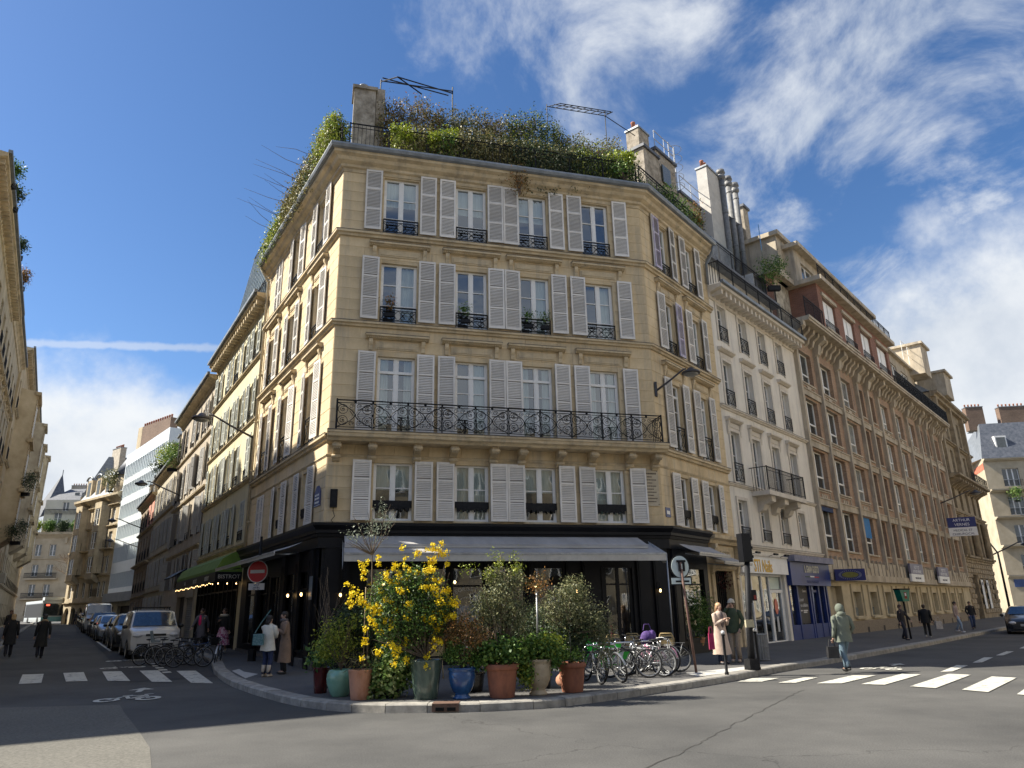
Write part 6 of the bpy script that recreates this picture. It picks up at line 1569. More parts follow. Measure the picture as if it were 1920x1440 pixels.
# ------------------------------------------------------------------ left-hand row
nLi = -nLs
def PLW(s, w): return A + dLs * s + nLs * w
dd_ = dLs
LR = []
def lrow(label, s0, s1, w, zt, m_, floors, n, corn=.45, mod=True, shut=False, roof='mansard', rail='bars', **kw):
    L = s1 - s0; step = L / n
    t = house(label, PLW(s0, w), dd_, L, floors, [step * (k + .5) for k in range(n)], .52, m_, zt=zt, shut=shut, shw=.46, cornice=corn, modillions=mod, roof=roof, rail=rail, strings=tuple((f[0] - .35, .14, .16) for f in floors), **kw)
    return t
fl_ = [(1.0, 3.2), (4.6, 6.9), (8.2, 10.4), (11.7, 13.8), (14.9, 16.7)]
La = lrow('tall cream stone building at the left picture edge with modillioned gutter', 8.9, 26.5, 10.25, 18.0, M_STN2, fl_, 8, ped=(1, 2, 3), roof_h=1.4)
Lb = lrow('second stone building along the left pavement with shallow cornice', 26.5, 38, 10.25, 18.3, M_STN2, fl_, 5, mod=False, corn=.35, ped=(1, 3), roof_h=1.4)
Lc = lrow('third stone building along the left pavement with projecting bay and planted balcony', 38, 56, 10.1, 19.8, mat('warm_far_stone', (0.40, 0.30, 0.17), (0.58, 0.46, 0.29), scale=.6, rough=.9), [(1.0, 3.0), (4.6, 6.9), (8.3, 10.5), (12.0, 14.2), (15.6, 17.7)], 7, roof='mansard', roof_h=2.2)
Ld = lrow('far stone building on the left pavement with stepped terraces', 56, 98, 10.0, 20.5, M_STN2, [(1.0, 3.0), (4.6, 6.9), (8.3, 10.5), (12.0, 14.2), (15.6, 17.7)], 14, roof='mansard', roof_h=2.4)
def lbay(t, u0, u1, z0, z1, o_, m_):
    b = MB(m_); b.face([(u0, 0, z0), (u0 + o_ * .6, -o_, z0), (u0 + o_ * .6, -o_, z1), (u0, 0, z1)]); b.face([(u0 + o_ * .6, -o_, z0), (u1 - o_ * .6, -o_, z0), (u1 - o_ * .6, -o_, z1), (u0 + o_ * .6, -o_, z1)]); b.face([(u1 - o_ * .6, -o_, z0), (u1, 0, z0), (u1, 0, z1), (u1 - o_ * .6, -o_, z1)])
    b.face([(u0, 0, z1), (u0 + o_ * .6, -o_, z1), (u1 - o_ * .6, -o_, z1), (u1, 0, z1)]); b.face([(u0, 0, z0), (u0 + o_ * .6, -o_, z0), (u1 - o_ * .6, -o_, z0), (u1, 0, z0)])
    b.extrude_x([(0, z0 - .7), (-o_ * .3, z0 - .5), (-o_ * .9, z0), (0, z0)], u0 + .3, u1 - .3)
    for z in (z0 + 3.2, z0 + 6.8, z1 - .3): b.box(u0 + o_ * .4, u1 - o_ * .4, -o_ - .25, -o_ + .1, z, z + .25)
    k = 0
    while z0 + k * .42 < z1 - .5: b.box(u0 + o_ * .6 - .02, u0 + o_ * .6 + .5, -o_ - .06, -o_ + .02, z0 + k * .42, z0 + k * .42 + .34); b.box(u1 - o_ * .6 - .5, u1 - o_ * .6 + .02, -o_ - .06, -o_ + .02, z0 + k * .42, z0 + k * .42 + .34); k += 1
    q = b.build('bay', t)
    for z in (z0 + .8, z0 + 4.0, z0 + 7.6):
        if z < z1 - 2.3: obj('window', window_meshes(1.2, 2.1, (.9,), None, 2, M_WHITE), q, ((u0 + u1) / 2, -o_ - .02, z)); obj('pane', pane_mesh(1.1, 2.0, M_DGLASS), q, ((u0 + u1) / 2, -o_ - .025, z + .05))
    return q
lbay(Lc, 3, 7.5, 7.0, 17.6, 1.0, MATS['warm_far_stone']); lbay(Ld, 4, 8.5, 8.0, 19.5, 1.0, M_STN2); lbay(Ld, 14, 18.5, 8.0, 19.5, 1.0, M_STN2); lbay(Ld, 26, 30, 8.0, 20.5, 1.2, M_STN2)
b = MB(mat('pale_shop_board', (0.45, 0.43, 0.38), (0.52, 0.50, 0.45), scale=5)); b.box(-.9, .9, -.06, .06, 0, .55); b.build('projecting_sign', Lb, (6.0, -.9, 3.6), R(60))
# unseen block and wing added at the left street mouth, shaped to throw shadows
def massing(label, pts, z, wins=True, name='street_block'):
    c0 = pts[0]
    t = thing(name, label, 'building', (c0[0], c0[1], 0))
    b = MB(M_STN2); P_ = [(p[0] - c0[0], p[1] - c0[1]) for p in pts]
    for p, q in zip(P_, P_[1:] + P_[:1]): b.face([(p[0], p[1], 0), (q[0], q[1], 0), (q[0], q[1], z), (p[0], p[1], z)])
    b.face([(p[0], p[1], z) for p in P_]); b.build('wall', t)
    if wins:
        for p, q in zip(pts[:wins if wins is not True else 99], (pts[1:] + pts[:1])):
            d = Vector(q) - Vector(p); L = d.length; d.normalize()
            if L < 3: continue
            fr = Frame(p, d, root=c0)
            n = int(L / 2.4)
            for k in range(n):
                zz = 1.0
                while zz < z - 2.4:
                    window(t, fr, L * (k + .5) / n, zz, 1.1, 1.9, rec=-.03, bars=(.9,)); zz += 3.4
    return t
q1, q2, q3, q4 = PLW(3.6, 11.8), PLW(8.9, 11.8), PLW(8.9, 24), PLW(3.6, 24)
massing('unseen cream block added at the mouth of the left street to shade its facade', [tuple(q4), tuple(q1), tuple(q2), tuple(q3)], 19.3, name='shading_block')
lo1 = PLW(.25, 9.9)
massing('unseen low wing added at the mouth of the left street to throw the near shadow', [(-30, 15.35), (lo1.x, 14.75), tuple(PLW(3.58, 9.9)), tuple(PLW(3.58, 22))], 10.3, name='shading_wing')
# row facing the corner, behind the viewer: reflected in the panes, and throws light back on the shaded front
Z0 = (34, -14)
massing('sunlit cream row of houses across the junction', [(34, -14), (-30, -22), (-26, -32), (40, -26)], 17, wins=1, name='opposite_row')
massing('stone terrace of houses along the near side of the right street', [(58, 58), (24, 14), (30, 9), (66, 54)], 16, wins=1, name='near_side_row')
# ------------------------------------------------------------------ plants
def leafmat(name, a, b_, c=None, trans=.25, rough=.5):
    return mat(name, a, b_, var='island', rough=rough, trans=trans, c3=c, spec=.35)
LM = dict(
    olive=leafmat('olive_leaves', (0.074, 0.095, 0.041), (0.297, 0.284, 0.135), (0.149, 0.162, 0.074)),
    dark=leafmat('dark_evergreen_leaves', (0.016, 0.035, 0.016), (0.095, 0.135, 0.054), (0.041, 0.068, 0.027)),
    green=leafmat('fresh_green_leaves', (0.034, 0.095, 0.016), (0.216, 0.324, 0.068), (0.081, 0.162, 0.027)),
    lime=leafmat('lime_leaves', (0.135, 0.203, 0.027), (0.459, 0.486, 0.068), (0.270, 0.324, 0.041)),
    yellow=leafmat('yellow_blossom', (0.74, 0.52, 0.006), (0.95, 0.80, 0.04), (0.85, 0.66, 0.015), rough=.7),
    rust=leafmat('rusty_leaves', (0.135, 0.074, 0.027), (0.432, 0.189, 0.054), (0.176, 0.149, 0.047)),
    red=leafmat('dark_red_leaves', (0.030, 0.008, 0.011), (0.135, 0.027, 0.030), (0.061, 0.014, 0.019)),
    dry=leafmat('dry_climber_leaves', (0.095, 0.081, 0.034), (0.338, 0.284, 0.121), (0.176, 0.176, 0.061)),
    grey=leafmat('grey_green_leaves', (0.135, 0.162, 0.121), (0.378, 0.419, 0.324), (0.230, 0.270, 0.189)),
    pink=leafmat('pinkish_red_leaves', (0.10, 0.05, 0.03), (0.30, 0.18, 0.12), (0.17, 0.09, 0.06)),
    acid=leafmat('acid_yellow_bracts', (0.20, 0.27, 0.02), (0.42, 0.47, 0.04), (0.30, 0.37, 0.03)),
    ivy=leafmat('ivy_leaves', (0.068, 0.135, 0.027), (0.459, 0.513, 0.216), (0.176, 0.270, 0.068)),
)
def foliage(name, parent, blobs, n, size, m, loc=(0, 0, 0), cl=5, spread=2.2, wide=.45, hollow=.5, kind=None, drop=0.0, seed=None, **kw):
    """n leaves in small clumps scattered through ellipsoids (cx,cy,cz,rx,ry,rz[,weight])"""
    r = np.random.default_rng(seed if seed is not None else rng.integers(1 << 30))
    B_ = np.array([list(b[:6]) for b in blobs], float); W = np.array([b[6] if len(b) > 6 else b[3] * b[4] * b[5] for b in blobs], float) ** (.8)
    nc = max(1, n // cl)
    w_ = r.choice(len(B_), nc, p=W / W.sum())
    d = r.normal(size=(nc, 3)); d /= np.linalg.norm(d, axis=1)[:, None]
    rad = (hollow + (1 - hollow) * r.random(nc) ** .6) * (1 + .16 * np.sin(d[:, 0] * 5 + w_) * np.cos(d[:, 2] * 6 + w_ * 2)) * r.choice([1, 1, 1, .93, 1.14], nc)
    C = B_[w_, :3] + d * rad[:, None] * B_[w_, 3:]
    P = np.repeat(C, cl, axis=0) + r.normal(size=(nc * cl, 3)) * size * spread * .5
    if drop: P[:, 2] -= drop * r.random(len(P)) ** 2
    N_ = len(P)
    a = r.normal(size=(N_, 3)) * .8 + np.repeat(d, cl, axis=0) * .9 + np.array([0, 0, .25]); a /= np.linalg.norm(a, axis=1)[:, None]
    t = np.cross(a, r.normal(size=(N_, 3))); t /= np.linalg.norm(t, axis=1)[:, None]
    q = np.cross(a, t)
    s = size * (.6 + .8 * r.random(N_))[:, None]
    # a = leaf normal, t = leaf axis
    V = np.empty((N_, 4, 3)); V[:, 0] = P - t * s * .5; V[:, 1] = P + q * s * wide * .5 + a * s * .08; V[:, 2] = P + t * s * .5; V[:, 3] = P - q * s * wide * .5 + a * s * .08
    me = bpy.data.meshes.new(name); me.vertices.add(N_ * 4); me.vertices.foreach_set('co', V.reshape(-1).astype(np.float32))
    me.loops.add(N_ * 4); me.loops.foreach_set('vertex_index', np.arange(N_ * 4, dtype=np.int32)); me.polygons.add(N_)
    me.polygons.foreach_set('loop_start', np.arange(0, N_ * 4, 4, dtype=np.int32)); me.update(); me.materials.append(m)
    return obj(name, me, parent, loc, kind=kind, **kw)
def twigs(mb, base, tips, r0, r1=.004, m=None, wob=.12, n=5):
    for tp in tips:
        p, q = Vector(base), Vector(tp); pts = []
        for i in range(n + 1):
            t = i / n; v = p.lerp(q, t) + Vector((random.uniform(-1, 1), random.uniform(-1, 1), random.uniform(-.3, .3))) * wob * math.sin(math.pi * t) * (q - p).length * .3
            pts.append(v)
        mb.tube(pts, [r0 + (r1 - r0) * i / n for i in range(n + 1)], m, n=5)

def glaze(name, a, b_, **kw): return mat(name, a, b_, scale=kw.pop('scale', 3), rough=kw.pop('rough', .25), coat=kw.pop('coat', .5), **kw)
POTP = {
    'cone': [(.66, 0), (.68, .02), (.74, .25), (.86, .60), (.95, .86), (1.0, .88), (1.02, .93), (1.0, 1.0), (.90, 1.0), (.88, .90)],
    'rim': [(.70, 0), (.72, .02), (.80, .35), (.88, .80), (.90, .82), (.99, .84), (1.0, .90), (.99, .99), (.90, 1.0), (.86, .88)],
    'round': [(.55, 0), (.60, .03), (.80, .22), (.96, .50), (1.0, .68), (.97, .84), (.86, .95), (.78, 1.0), (.70, 1.0), (.72, .90)],
    'urn': [(.62, 0), (.64, .04), (.50, .10), (.48, .16), (.66, .24), (.84, .42), (.94, .66), (.96, .84), (.92, .88), (1.0, .92), (1.04, .97), (1.0, 1.0), (.90, 1.0), (.88, .90)],
    'tall': [(.70, 0), (.72, .01), (.78, .2), (.90, .62), (1.0, .97), (1.02, .985), (1.0, 1.0), (.92, 1.0), (.90, .93)],
    'belly': [(.60, 0), (.64, .02), (.82, .25), (.98, .55), (1.0, .72), (.94, .9), (.98, .95), (1.0, 1.0), (.9, 1.0), (.88, .92)],
}
PZ = .132
def potted(label, cat, loc, prof, r, h, m, z0=None, group=None, name='potted_plant'):
    z = PZ + gz(*loc) if z0 is None else z0
    t = thing(name, label, cat, (loc[0], loc[1], z), random.uniform(0, 6), group)
    t.rotation_euler = (0, 0, 0)
    if loc[0] < 2: t.scale = (.83,) * 3; h *= .9
    b = MB(m); b.lathe([(a * r, q * h) for a, q in POTP[prof]], 28, cap=True)
    b.lathe([(.001, h * .90), (r * .88, h * .90)], 20, M_SOIL, cap=False)
    b.build('pot', t)
    return t
TER1 = mat('pale_terracotta', (0.55, 0.27, 0.165), (0.40, 0.18, 0.10), scale=4, rough=.85, stretch=(1, 1, .4), bump=.1, c3=(0.50, 0.26, 0.17))
TER2 = mat('dark_terracotta', (0.33, 0.125, 0.07), (0.20, 0.08, 0.05), scale=5, rough=.85, stretch=(1, 1, .4), bump=.12, c3=(0.27, 0.105, 0.06))
pots = []
# 1 dark red glazed pot with broad leaves, far left
t = potted('small dark red glazed pot with broad leafed plant, furthest left of the kerbside pots', 'potted plant', (-3.80, 14.95), 'tall', .20, .62, glaze('ox_blood_glaze', (0.10, 0.012, 0.012), (0.05, 0.01, 0.01)))
foliage('leaves', t, [(0, 0, .78, .28, .28, .22)], 190, .12, LM['green'], cl=1, wide=.7, hollow=.2)
# 2 mint jar with airy lime shrub
t = potted('round mint green jar with airy yellow green shrub beside the dark red pot', 'potted plant', (-3.28, 14.32), 'round', .31, .62, glaze('mint_glaze', (0.16, 0.33, 0.25), (0.22, 0.42, 0.32)))
b = MB(M_BARK); twigs(b, (0, 0, .55), [(random.uniform(-.45, .3), random.uniform(-.3, .3), random.uniform(1.1, 1.8)) for _ in range(16)], .012); b.build('branches', t)
foliage('leaves', t, [(-.18, 0, 1.25, .42, .38, .5), (.05, .1, 1.05, .35, .3, .35), (-.4, -.1, 1.0, .28, .25, .3), (.2, 0, 1.55, .25, .2, .22)], 2600, .055, LM['lime'], hollow=.15)
# 3 pale terracotta with olive standard and dark holly
t = potted('tall pale terracotta pot with a staked olive sapling rising past the awning', 'potted plant', (-2.80, 13.75), 'tall', .255, .66, TER1)
b = MB(M_BARK); b.tube([(.12, .1, .6), (.10, .12, 1.5), (.16, .1, 2.3), (.13, .12, 3.0), (.22, .1, 3.5)], [.022, .018, .016, .013, .008], n=6); b.bar((.03, .12, .6), (.02, .12, 2.3), .014, mat('bamboo', (0.24, 0.18, 0.10)))
twigs(b, (.14, .12, 3.0), [(random.uniform(-.5, .7), random.uniform(-.35, .35), random.uniform(3.1, 4.1)) for _ in range(16)], .010); b.build('trunk', t)
foliage('leaves', t, [(.10, .1, 3.5, .45, .35, .30), (.40, .1, 3.8, .28, .25, .28), (.30, .1, 4.15, .18, .18, .22), (-.32, .1, 3.45, .2, .2, .14)], 520, .055, LM['grey'], hollow=.1, wide=.35)
foliage('grass_tuft', t, [(0, 0, .70, .18, .18, .10)], 160, .14, LM['dry'], wide=.10)
t = potted('dark leafed holly bush in a hidden black tub behind the pale terracotta pot', 'potted plant', (-2.95, 14.7), 'rim', .27, .55, glaze('black_glaze', (0.015, 0.015, 0.015), (0.03, 0.03, 0.03)))
b = MB(M_BARK); twigs(b, (0, 0, .5), [(random.uniform(-.4, .4), random.uniform(-.4, .4), random.uniform(1.1, 2.2)) for _ in range(14)], .014); b.build('branches', t)
foliage('leaves', t, [(-.1, 0, 1.5, .50, .45, .45), (.15, 0, 1.05, .42, .4, .45), (-.42, 0, 1.6, .3, .25, .3), (.05, .0, 1.85, .3, .28, .2)], 5200, .062, LM['dark'], hollow=.2, wide=.6)
# 4 variegated ivy mound
t = potted('low spreading mound of variegated ivy in a black tub beside the pale terracotta pot', 'potted plant', (-2.32, 14.0), 'rim', .27, .38, MATS['black_glaze'])
foliage('leaves', t, [(-.02, -.10, .45, .46, .36, .36), (.22, 0, .62, .30, .28, .25), (-.28, -.1, .30, .22, .22, .22)], 3000, .085, LM['ivy'], wide=.8, drop=.12)
foliage('yellow_sprigs', t, [(.1, 0, 1.0, .4, .3, .3)], 500, .07, LM['green'], wide=.5)
# 5 green glazed pot with coronilla in yellow flower
t = potted('large dark green glazed pot with a big yellow flowering shrub', 'potted plant', (-1.62, 13.65), 'tall', .345, .86, glaze('dark_green_drip_glaze', (0.045, 0.075, 0.06), (0.10, 0.14, 0.11), scale=9, rough=.2, stretch=(1, 1, .3), bump=.15, bscale=14))
b = MB(M_BARK)
tips = [(random.uniform(-1.4, .55), random.uniform(-.5, .5), random.uniform(1.2, 2.9)) for _ in range(42)]
twigs(b, (0, 0, .8), tips, .020); b.build('branches', t)
body = [(-.45, 0, 1.75, .85, .55, .75), (.0, 0, 1.75, .55, .5, .65), (-.85, 0, 2.15, .45, .4, .45), (-.25, 0, 2.4, .5, .45, .35), (-.55, .0, 1.15, .4, .35, .35), (.38, 0, 1.85, .22, .3, .25)]
foliage('leaves', t, body, 8500, .055, LM['green'], hollow=.25, wide=.55)
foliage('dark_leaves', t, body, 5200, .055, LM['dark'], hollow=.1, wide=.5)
fr_ = []
CX = lambda x: x * (.62 if x > 0 else 1.12)
rr = random.Random(4)
fxy = [(-1.25, 2.75), (-1.18, 2.6), (-1.45, 2.25), (-1.38, 2.12), (-1.2, 2.1), (-1.3, 1.98), (-.9, 2.2), (-.62, 2.72), (-.55, 2.58), (-.48, 2.45), (-.75, 2.55), (-.2, 2.98), (.15, 2.8), (.22, 2.9), (.42, 3.02), (.1, 2.6), (.2, 2.62), (.6, 2.95), (-.2, 2.55), (.3, 2.25), (.35, 2.1), (.65, 2.15), (.58, 1.95), (.85, 1.95), (1.05, 1.9), (.5, 1.75), (.72, 1.6),
       (-.98, 1.85), (-.88, 1.75), (-.6, 1.78), (-.05, 1.62), (.12, 1.55), (.25, 1.62), (-.95, 1.5), (-.9, 1.35), (-1.0, 1.6), (-.9, .95), (-.5, 1.02), (-.62, 1.1), (-.55, .9), (.35, 1.2), (.1, .85), (-.12, .65), (-.3, 1.9), (0.0, 2.25), (-.45, 2.2)]
for x, z in fxy: fr_.append((CX(x), -.30 + rr.uniform(-.15, .25), z, rr.uniform(.07, .12), .10, rr.uniform(.06, .09), .02))
for x, z in fxy: fr_ += [(CX(x + rr.uniform(-.3, .3)), -.25 + rr.uniform(-.2, .25), z + rr.uniform(-.25, .2), .05, .05, .05, .008) for _ in range(2)]
foliage('blossom', t, fr_, 5600, .040, LM['yellow'], hollow=.1, wide=.9, spread=1.3)
# 6 blue urn with nandina
t = potted('deep blue glazed urn with rust and green feathery shrub', 'potted plant', (-.98, 13.6), 'urn', .30, .68, glaze('cobalt_glaze', (0.012, 0.055, 0.17), (0.025, 0.10, 0.27)))
b = MB(M_BARK); twigs(b, (0, 0, .6), [(random.uniform(-.35, .5), random.uniform(-.3, .3), random.uniform(.9, 1.75)) for _ in range(14)], .012); b.build('branches', t)
foliage('leaves', t, [(.02, 0, .85, .42, .32, .20), (-.2, 0, .95, .25, .25, .2)], 1500, .06, LM['green'], wide=.5)
foliage('rusty_leaves', t, [(-.02, 0, 1.45, .48, .36, .28), (.25, 0, 1.15, .3, .3, .3), (-.2, 0, 1.2, .3, .3, .25)], 2600, .055, LM['rust'], wide=.45, hollow=.2)
# 7 big terracotta with tall olive green shrub
t = potted('big reddish terracotta pot with trailing green leaves and a tall olive toned bush', 'potted plant', (-.28, 13.65), 'rim', .365, .74, TER2)
b = MB(M_BARK); b.tube([(0, .05, .7), (.03, .05, 1.3), (-.02, .05, 2.2), (0, .05, 2.95)], [.03, .022, .015, .008], n=6)
twigs(b, (0, 0, .8), [(random.uniform(-.65, .65), random.uniform(-.4, .4), random.uniform(1.3, 2.9)) for _ in range(30)], .016); b.build('branches', t)
foliage('leaves', t, [(.05, 0, 1.95, .48, .42, .60), (-.35, 0, 1.75, .35, .35, .45), (.38, 0, 1.55, .38, .36, .5), (.25, 0, 2.35, .34, .3, .3), (-.1, 0, 2.45, .28, .25, .25)], 7200, .052, LM['olive'], hollow=.15, wide=.5)
foliage('fresh_tips', t, [(.32, -.05, 2.6, .16, .15, .16), (-.2, -.05, 2.5, .16, .15, .12), (-.02, 0, 2.75, .12, .1, .14)], 520, .05, LM['lime'], hollow=.1)
foliage('sparse_yellow_leaves', t, [(-.1, 0, 2.95, .2, .12, .14), (-.7, 0, 2.65, .25, .1, .14), (.35, 0, 2.9, .14, .1, .16)], 170, .045, LM['acid'], cl=2)
foliage('trailing_leaves', t, [(-.22, -.05, .88, .34, .3, .24), (.15, -.1, .92, .36, .3, .22), (-.45, 0, .8, .2, .2, .2)], 2400, .072, LM['green'], wide=.75)
# 8 tan urn with ivy and steel stake
t = potted('tan stone urn smothered by trailing green ivy with a steel stake', 'potted plant', (.36, 13.95), 'urn', .31, .80, mat('tan_stoneware', (0.34, 0.27, 0.18), (0.45, 0.37, 0.26), scale=5, rough=.7, bump=.15))
b = MB(M_GREYMET); b.bar((.02, .1, .8), (.03, .1, 2.15), .022); b.build('stake', t)
foliage('leaves', t, [(.0, 0, 1.0, .46, .36, .24), (-.26, -.15, .62, .22, .22, .38), (.36, 0, .82, .22, .25, .25)], 3800, .062, LM['green'], wide=.75, drop=.1)
foliage('yellow_green_leaves', t, [(.30, 0, 1.0, .26, .25, .22), (-.25, -.2, .45, .2, .18, .3)], 1300, .055, LM['lime'], wide=.7)
foliage('brown_twiggy_head', t, [(.05, .1, 2.3, .30, .25, .25)], 420, .05, LM['rust'], cl=3, hollow=.1)
# 9 terracotta with olive
t = potted('reddish terracotta pot with a round olive tree nearest the bicycles', 'potted plant', (1.0, 14.3), 'rim', .325, .68, TER2)
b = MB(M_BARK); b.tube([(0, .05, .6), (.0, .05, 1.2), (-.03, 0, 1.6)], [.03, .025, .02], n=6); twigs(b, (-.02, 0, 1.2), [(random.uniform(-.7, .75), random.uniform(-.5, .5), random.uniform(1.2, 2.4)) for _ in range(30)], .016); b.bar((-.02, -.1, .6), (-.02, -.1, 1.45), .012, M_GREYMET); b.build('trunk', t)
foliage('leaves', t, [(-.15, 0, 1.75, .55, .48, .5), (.35, 0, 1.55, .52, .45, .45), (.1, 0, 2.15, .4, .35, .35), (.68, 0, 1.25, .34, .3, .32), (.75, -.1, .85, .2, .2, .35)], 8200, .052, LM['olive'], hollow=.2, wide=.45)
foliage('shaded_leaves', t, [(-.1, 0, 1.2, .5, .4, .4), (.2, .1, 1.3, .5, .4, .5)], 3400, .055, LM['dark'], hollow=.1)  # shade low in the crown put into the darker leaf colour
foliage('underplanting', t, [(0, 0, .78, .32, .3, .14)], 900, .06, LM['green'])
# planting behind the front rank
t = potted('round leafy bush in a black tub behind the tan urn', 'potted plant', (.45, 15.1), 'rim', .3, .5, MATS['black_glaze'])
b = MB(M_BARK); twigs(b, (0, 0, .4), [(random.uniform(-.5, .5), random.uniform(-.4, .4), random.uniform(.9, 1.8)) for _ in range(16)], .014); b.build('branches', t)
foliage('leaves', t, [(0, 0, 1.3, .6, .5, .62), (.4, 0, 1.0, .4, .4, .4)], 5200, .055, LM['dark'], hollow=.15)
t = potted('dark bare twigged shrub in a black tub behind the blue urn', 'potted plant', (-.85, 14.7), 'rim', .3, .5, MATS['black_glaze'])
b = MB(M_BARK); twigs(b, (0, 0, .4), [(random.uniform(-.6, .6), random.uniform(-.4, .4), random.uniform(.9, 2.0)) for _ in range(44)], .012, wob=.4); b.build('branches', t)
foliage('leaves', t, [(0, 0, 1.1, .55, .45, .5)], 1500, .055, LM['rust'], hollow=.1)
t = potted('small dark conical pot with sparse bare sapling by the cafe corner', 'potted plant', (-4.0, 15.9), 'cone', .22, .45, MATS['black_glaze'])
b = MB(M_BARK); b.bar((0, 0, .4), (0, 0, 2.0), .012); twigs(b, (0, 0, 1.2), [(random.uniform(-.6, .7), random.uniform(-.3, .3), random.uniform(1.6, 3.0)) for _ in range(18)], .006, wob=.2); b.build('branches', t)
foliage('leaves', t, [(0, 0, .7, .35, .3, .3)], 700, .07, LM['dark'])
# by the right-hand doorway
t = potted('orange terracotta pot with a bushy light green shrub by the right hand shop corner', 'potted plant', (5.75, 24.5), 'cone', .27, .50, mat('orange_terracotta', (0.42, 0.18, 0.09), (0.50, 0.23, 0.12), scale=5, rough=.8))
foliage('leaves', t, [(0, -.1, 1.2, .6, .5, .75), (-.2, 0, 2.0, .35, .35, .5)], 4600, .075, LM['green'], hollow=.2)
t = potted('tall dark red planter with a small purple leafed maple tree', 'potted plant', (6.75, 26.9), 'tall', .32, .85, MATS['ox_blood_glaze'])
b = MB(M_BARK); b.tube([(0, 0, .8), (-.1, 0, 1.7), (-.3, 0, 2.6)], [.05, .04, .03], n=6); twigs(b, (-.2, 0, 1.9), [(random.uniform(-1.7, .7), random.uniform(-.8, .8), random.uniform(1.9, 4.1)) for _ in range(40)], .02); b.build('trunk', t)
foliage('leaves', t, [(-.5, 0, 2.7, 1.0, .8, .9), (-1.1, 0, 3.3, .6, .5, .7), (.3, 0, 2.3, .7, .6, .6), (-.6, 0, 1.9, .6, .5, .5)], 6500, .085, LM['red'], hollow=.15, wide=.6)
# broken pink pot leaning behind
b = MB(TER1); b.lathe([(.10, 0), (.16, .34), (.18, .36), (.17, .40), (.14, .38)], 18); q = b.build('broken_pot', loc=(.80, 14.6, .30), label='broken pink terracotta pot lying on its side behind the tan urn', cat='pot'); q.rotation_euler = (R(75), 0, R(25))

# ------------------------------------------------------------------ roof garden
def hedge(fr, u0, u1, o, z0, z1, th, m, n, size, label, cat='hedge', name='roof_hedge', hang=None, extra=None, lumps=7):
    w_ = fr.world((u0 + u1) / 2, o, z0) if False else None
    c = fr.P + fr.d * ((u0 + u1) / 2) + fr.n * o
    c = Vector((c.x + A.x * 0, c.y, 0)); 
    base = fr.P + fr.d * ((u0 + u1) / 2) + fr.n * o
    t = thing(name, label, cat, (base.x, base.y, z0), fr.rz, 'planting along the roof terraces of the corner building')
    L = u1 - u0; bl = []
    for k in range(lumps):
        x = -L / 2 + L * (k + .5) / lumps; hh = (z1 - z0) * random.uniform(.86, 1.04)
        bl.append((x, 0, hh / 2, L / lumps * .75, th / 2, hh / 2))
        if hang: bl.append((x + random.uniform(-.2, .2), -th * .45, -hang * random.uniform(.1, .5), L / lumps * .4, .12, hang * random.uniform(.4, .7)))
    foliage('foliage', t, bl, n, size, m, hollow=.35, wide=.5)
    if extra: foliage('mixed_foliage', t, bl, n // 3, size, extra, hollow=.5, wide=.5)
    b = MB(M_BARK); twigs(b, (0, 0, -.05), [(random.uniform(-L / 2, L / 2) * .9, random.uniform(-th, th) * .4, (z1 - z0) * random.uniform(.4, .8)) for _ in range(8)], .02); b.build('stems', t)
    return t
WF, WR, WL = Frame(A, dF), Frame(B, dR), Frame(A, -dLs)
hedge(WF, 2.0, 4.0, -.25, 16.05, 17.5, .8, LM['dry'], 4600, .085, 'low yellow green hedge behind the terrace railing near the left roof corner', extra=LM['lime'])
hedge(WF, 3.8, 6.0, -.25, 16.0, 17.9, .9, LM['dry'], 7000, .08, 'shaggy brown green hedge spilling over the railing at the middle left of the front terrace', hang=.35, extra=LM['dark'])
hedge(WF, 5.8, 8.2, -.25, 16.0, 17.8, .9, LM['dark'], 7000, .08, 'dark green hedge hanging over the middle of the front gutter', hang=.7, extra=LM['dry'])
hedge(WF, 8.0, 10.3, -.3, 16.05, 17.8, .8, LM['dark'], 6400, .08, 'clipped dark hedge with golden top near the right end of the front terrace', extra=LM['lime'])
hg = hedge(WF, 5.55, 6.05, .45, 15.0, 16.3, .25, LM['rust'], 500, .07, 'single trailing tuft dangling below the middle of the front gutter', lumps=1, cat='climber', name='trailing_plant')
hedge(WF, 1.2, 3.6, -2.35, 17.4, 20.5, .9, LM['dry'], 8000, .085, 'dry brown climber covering the attic wall beside the stone chimney', extra=LM['rust'], cat='climber', name='wall_climber')
hedge(WF, 3.4, 6.4, -2.35, 17.4, 20.5, .9, LM['dry'], 9000, .085, 'tangled olive climber over the middle of the attic wall', extra=LM['dark'], cat='climber', name='wall_climber')
hedge(WF, 6.2, 8.4, -2.3, 17.4, 20.7, .9, LM['dark'], 7500, .085, 'dark mounded climber on the attic wall under the left pink shrub', extra=LM['lime'], cat='climber', name='wall_climber')
hedge(WF, 8.0, 10.9, -2.2, 17.3, 19.9, .9, LM['dry'], 7500, .085, 'brown green climber on the attic wall below the wire pergola', extra=LM['lime'], cat='climber', name='wall_climber')
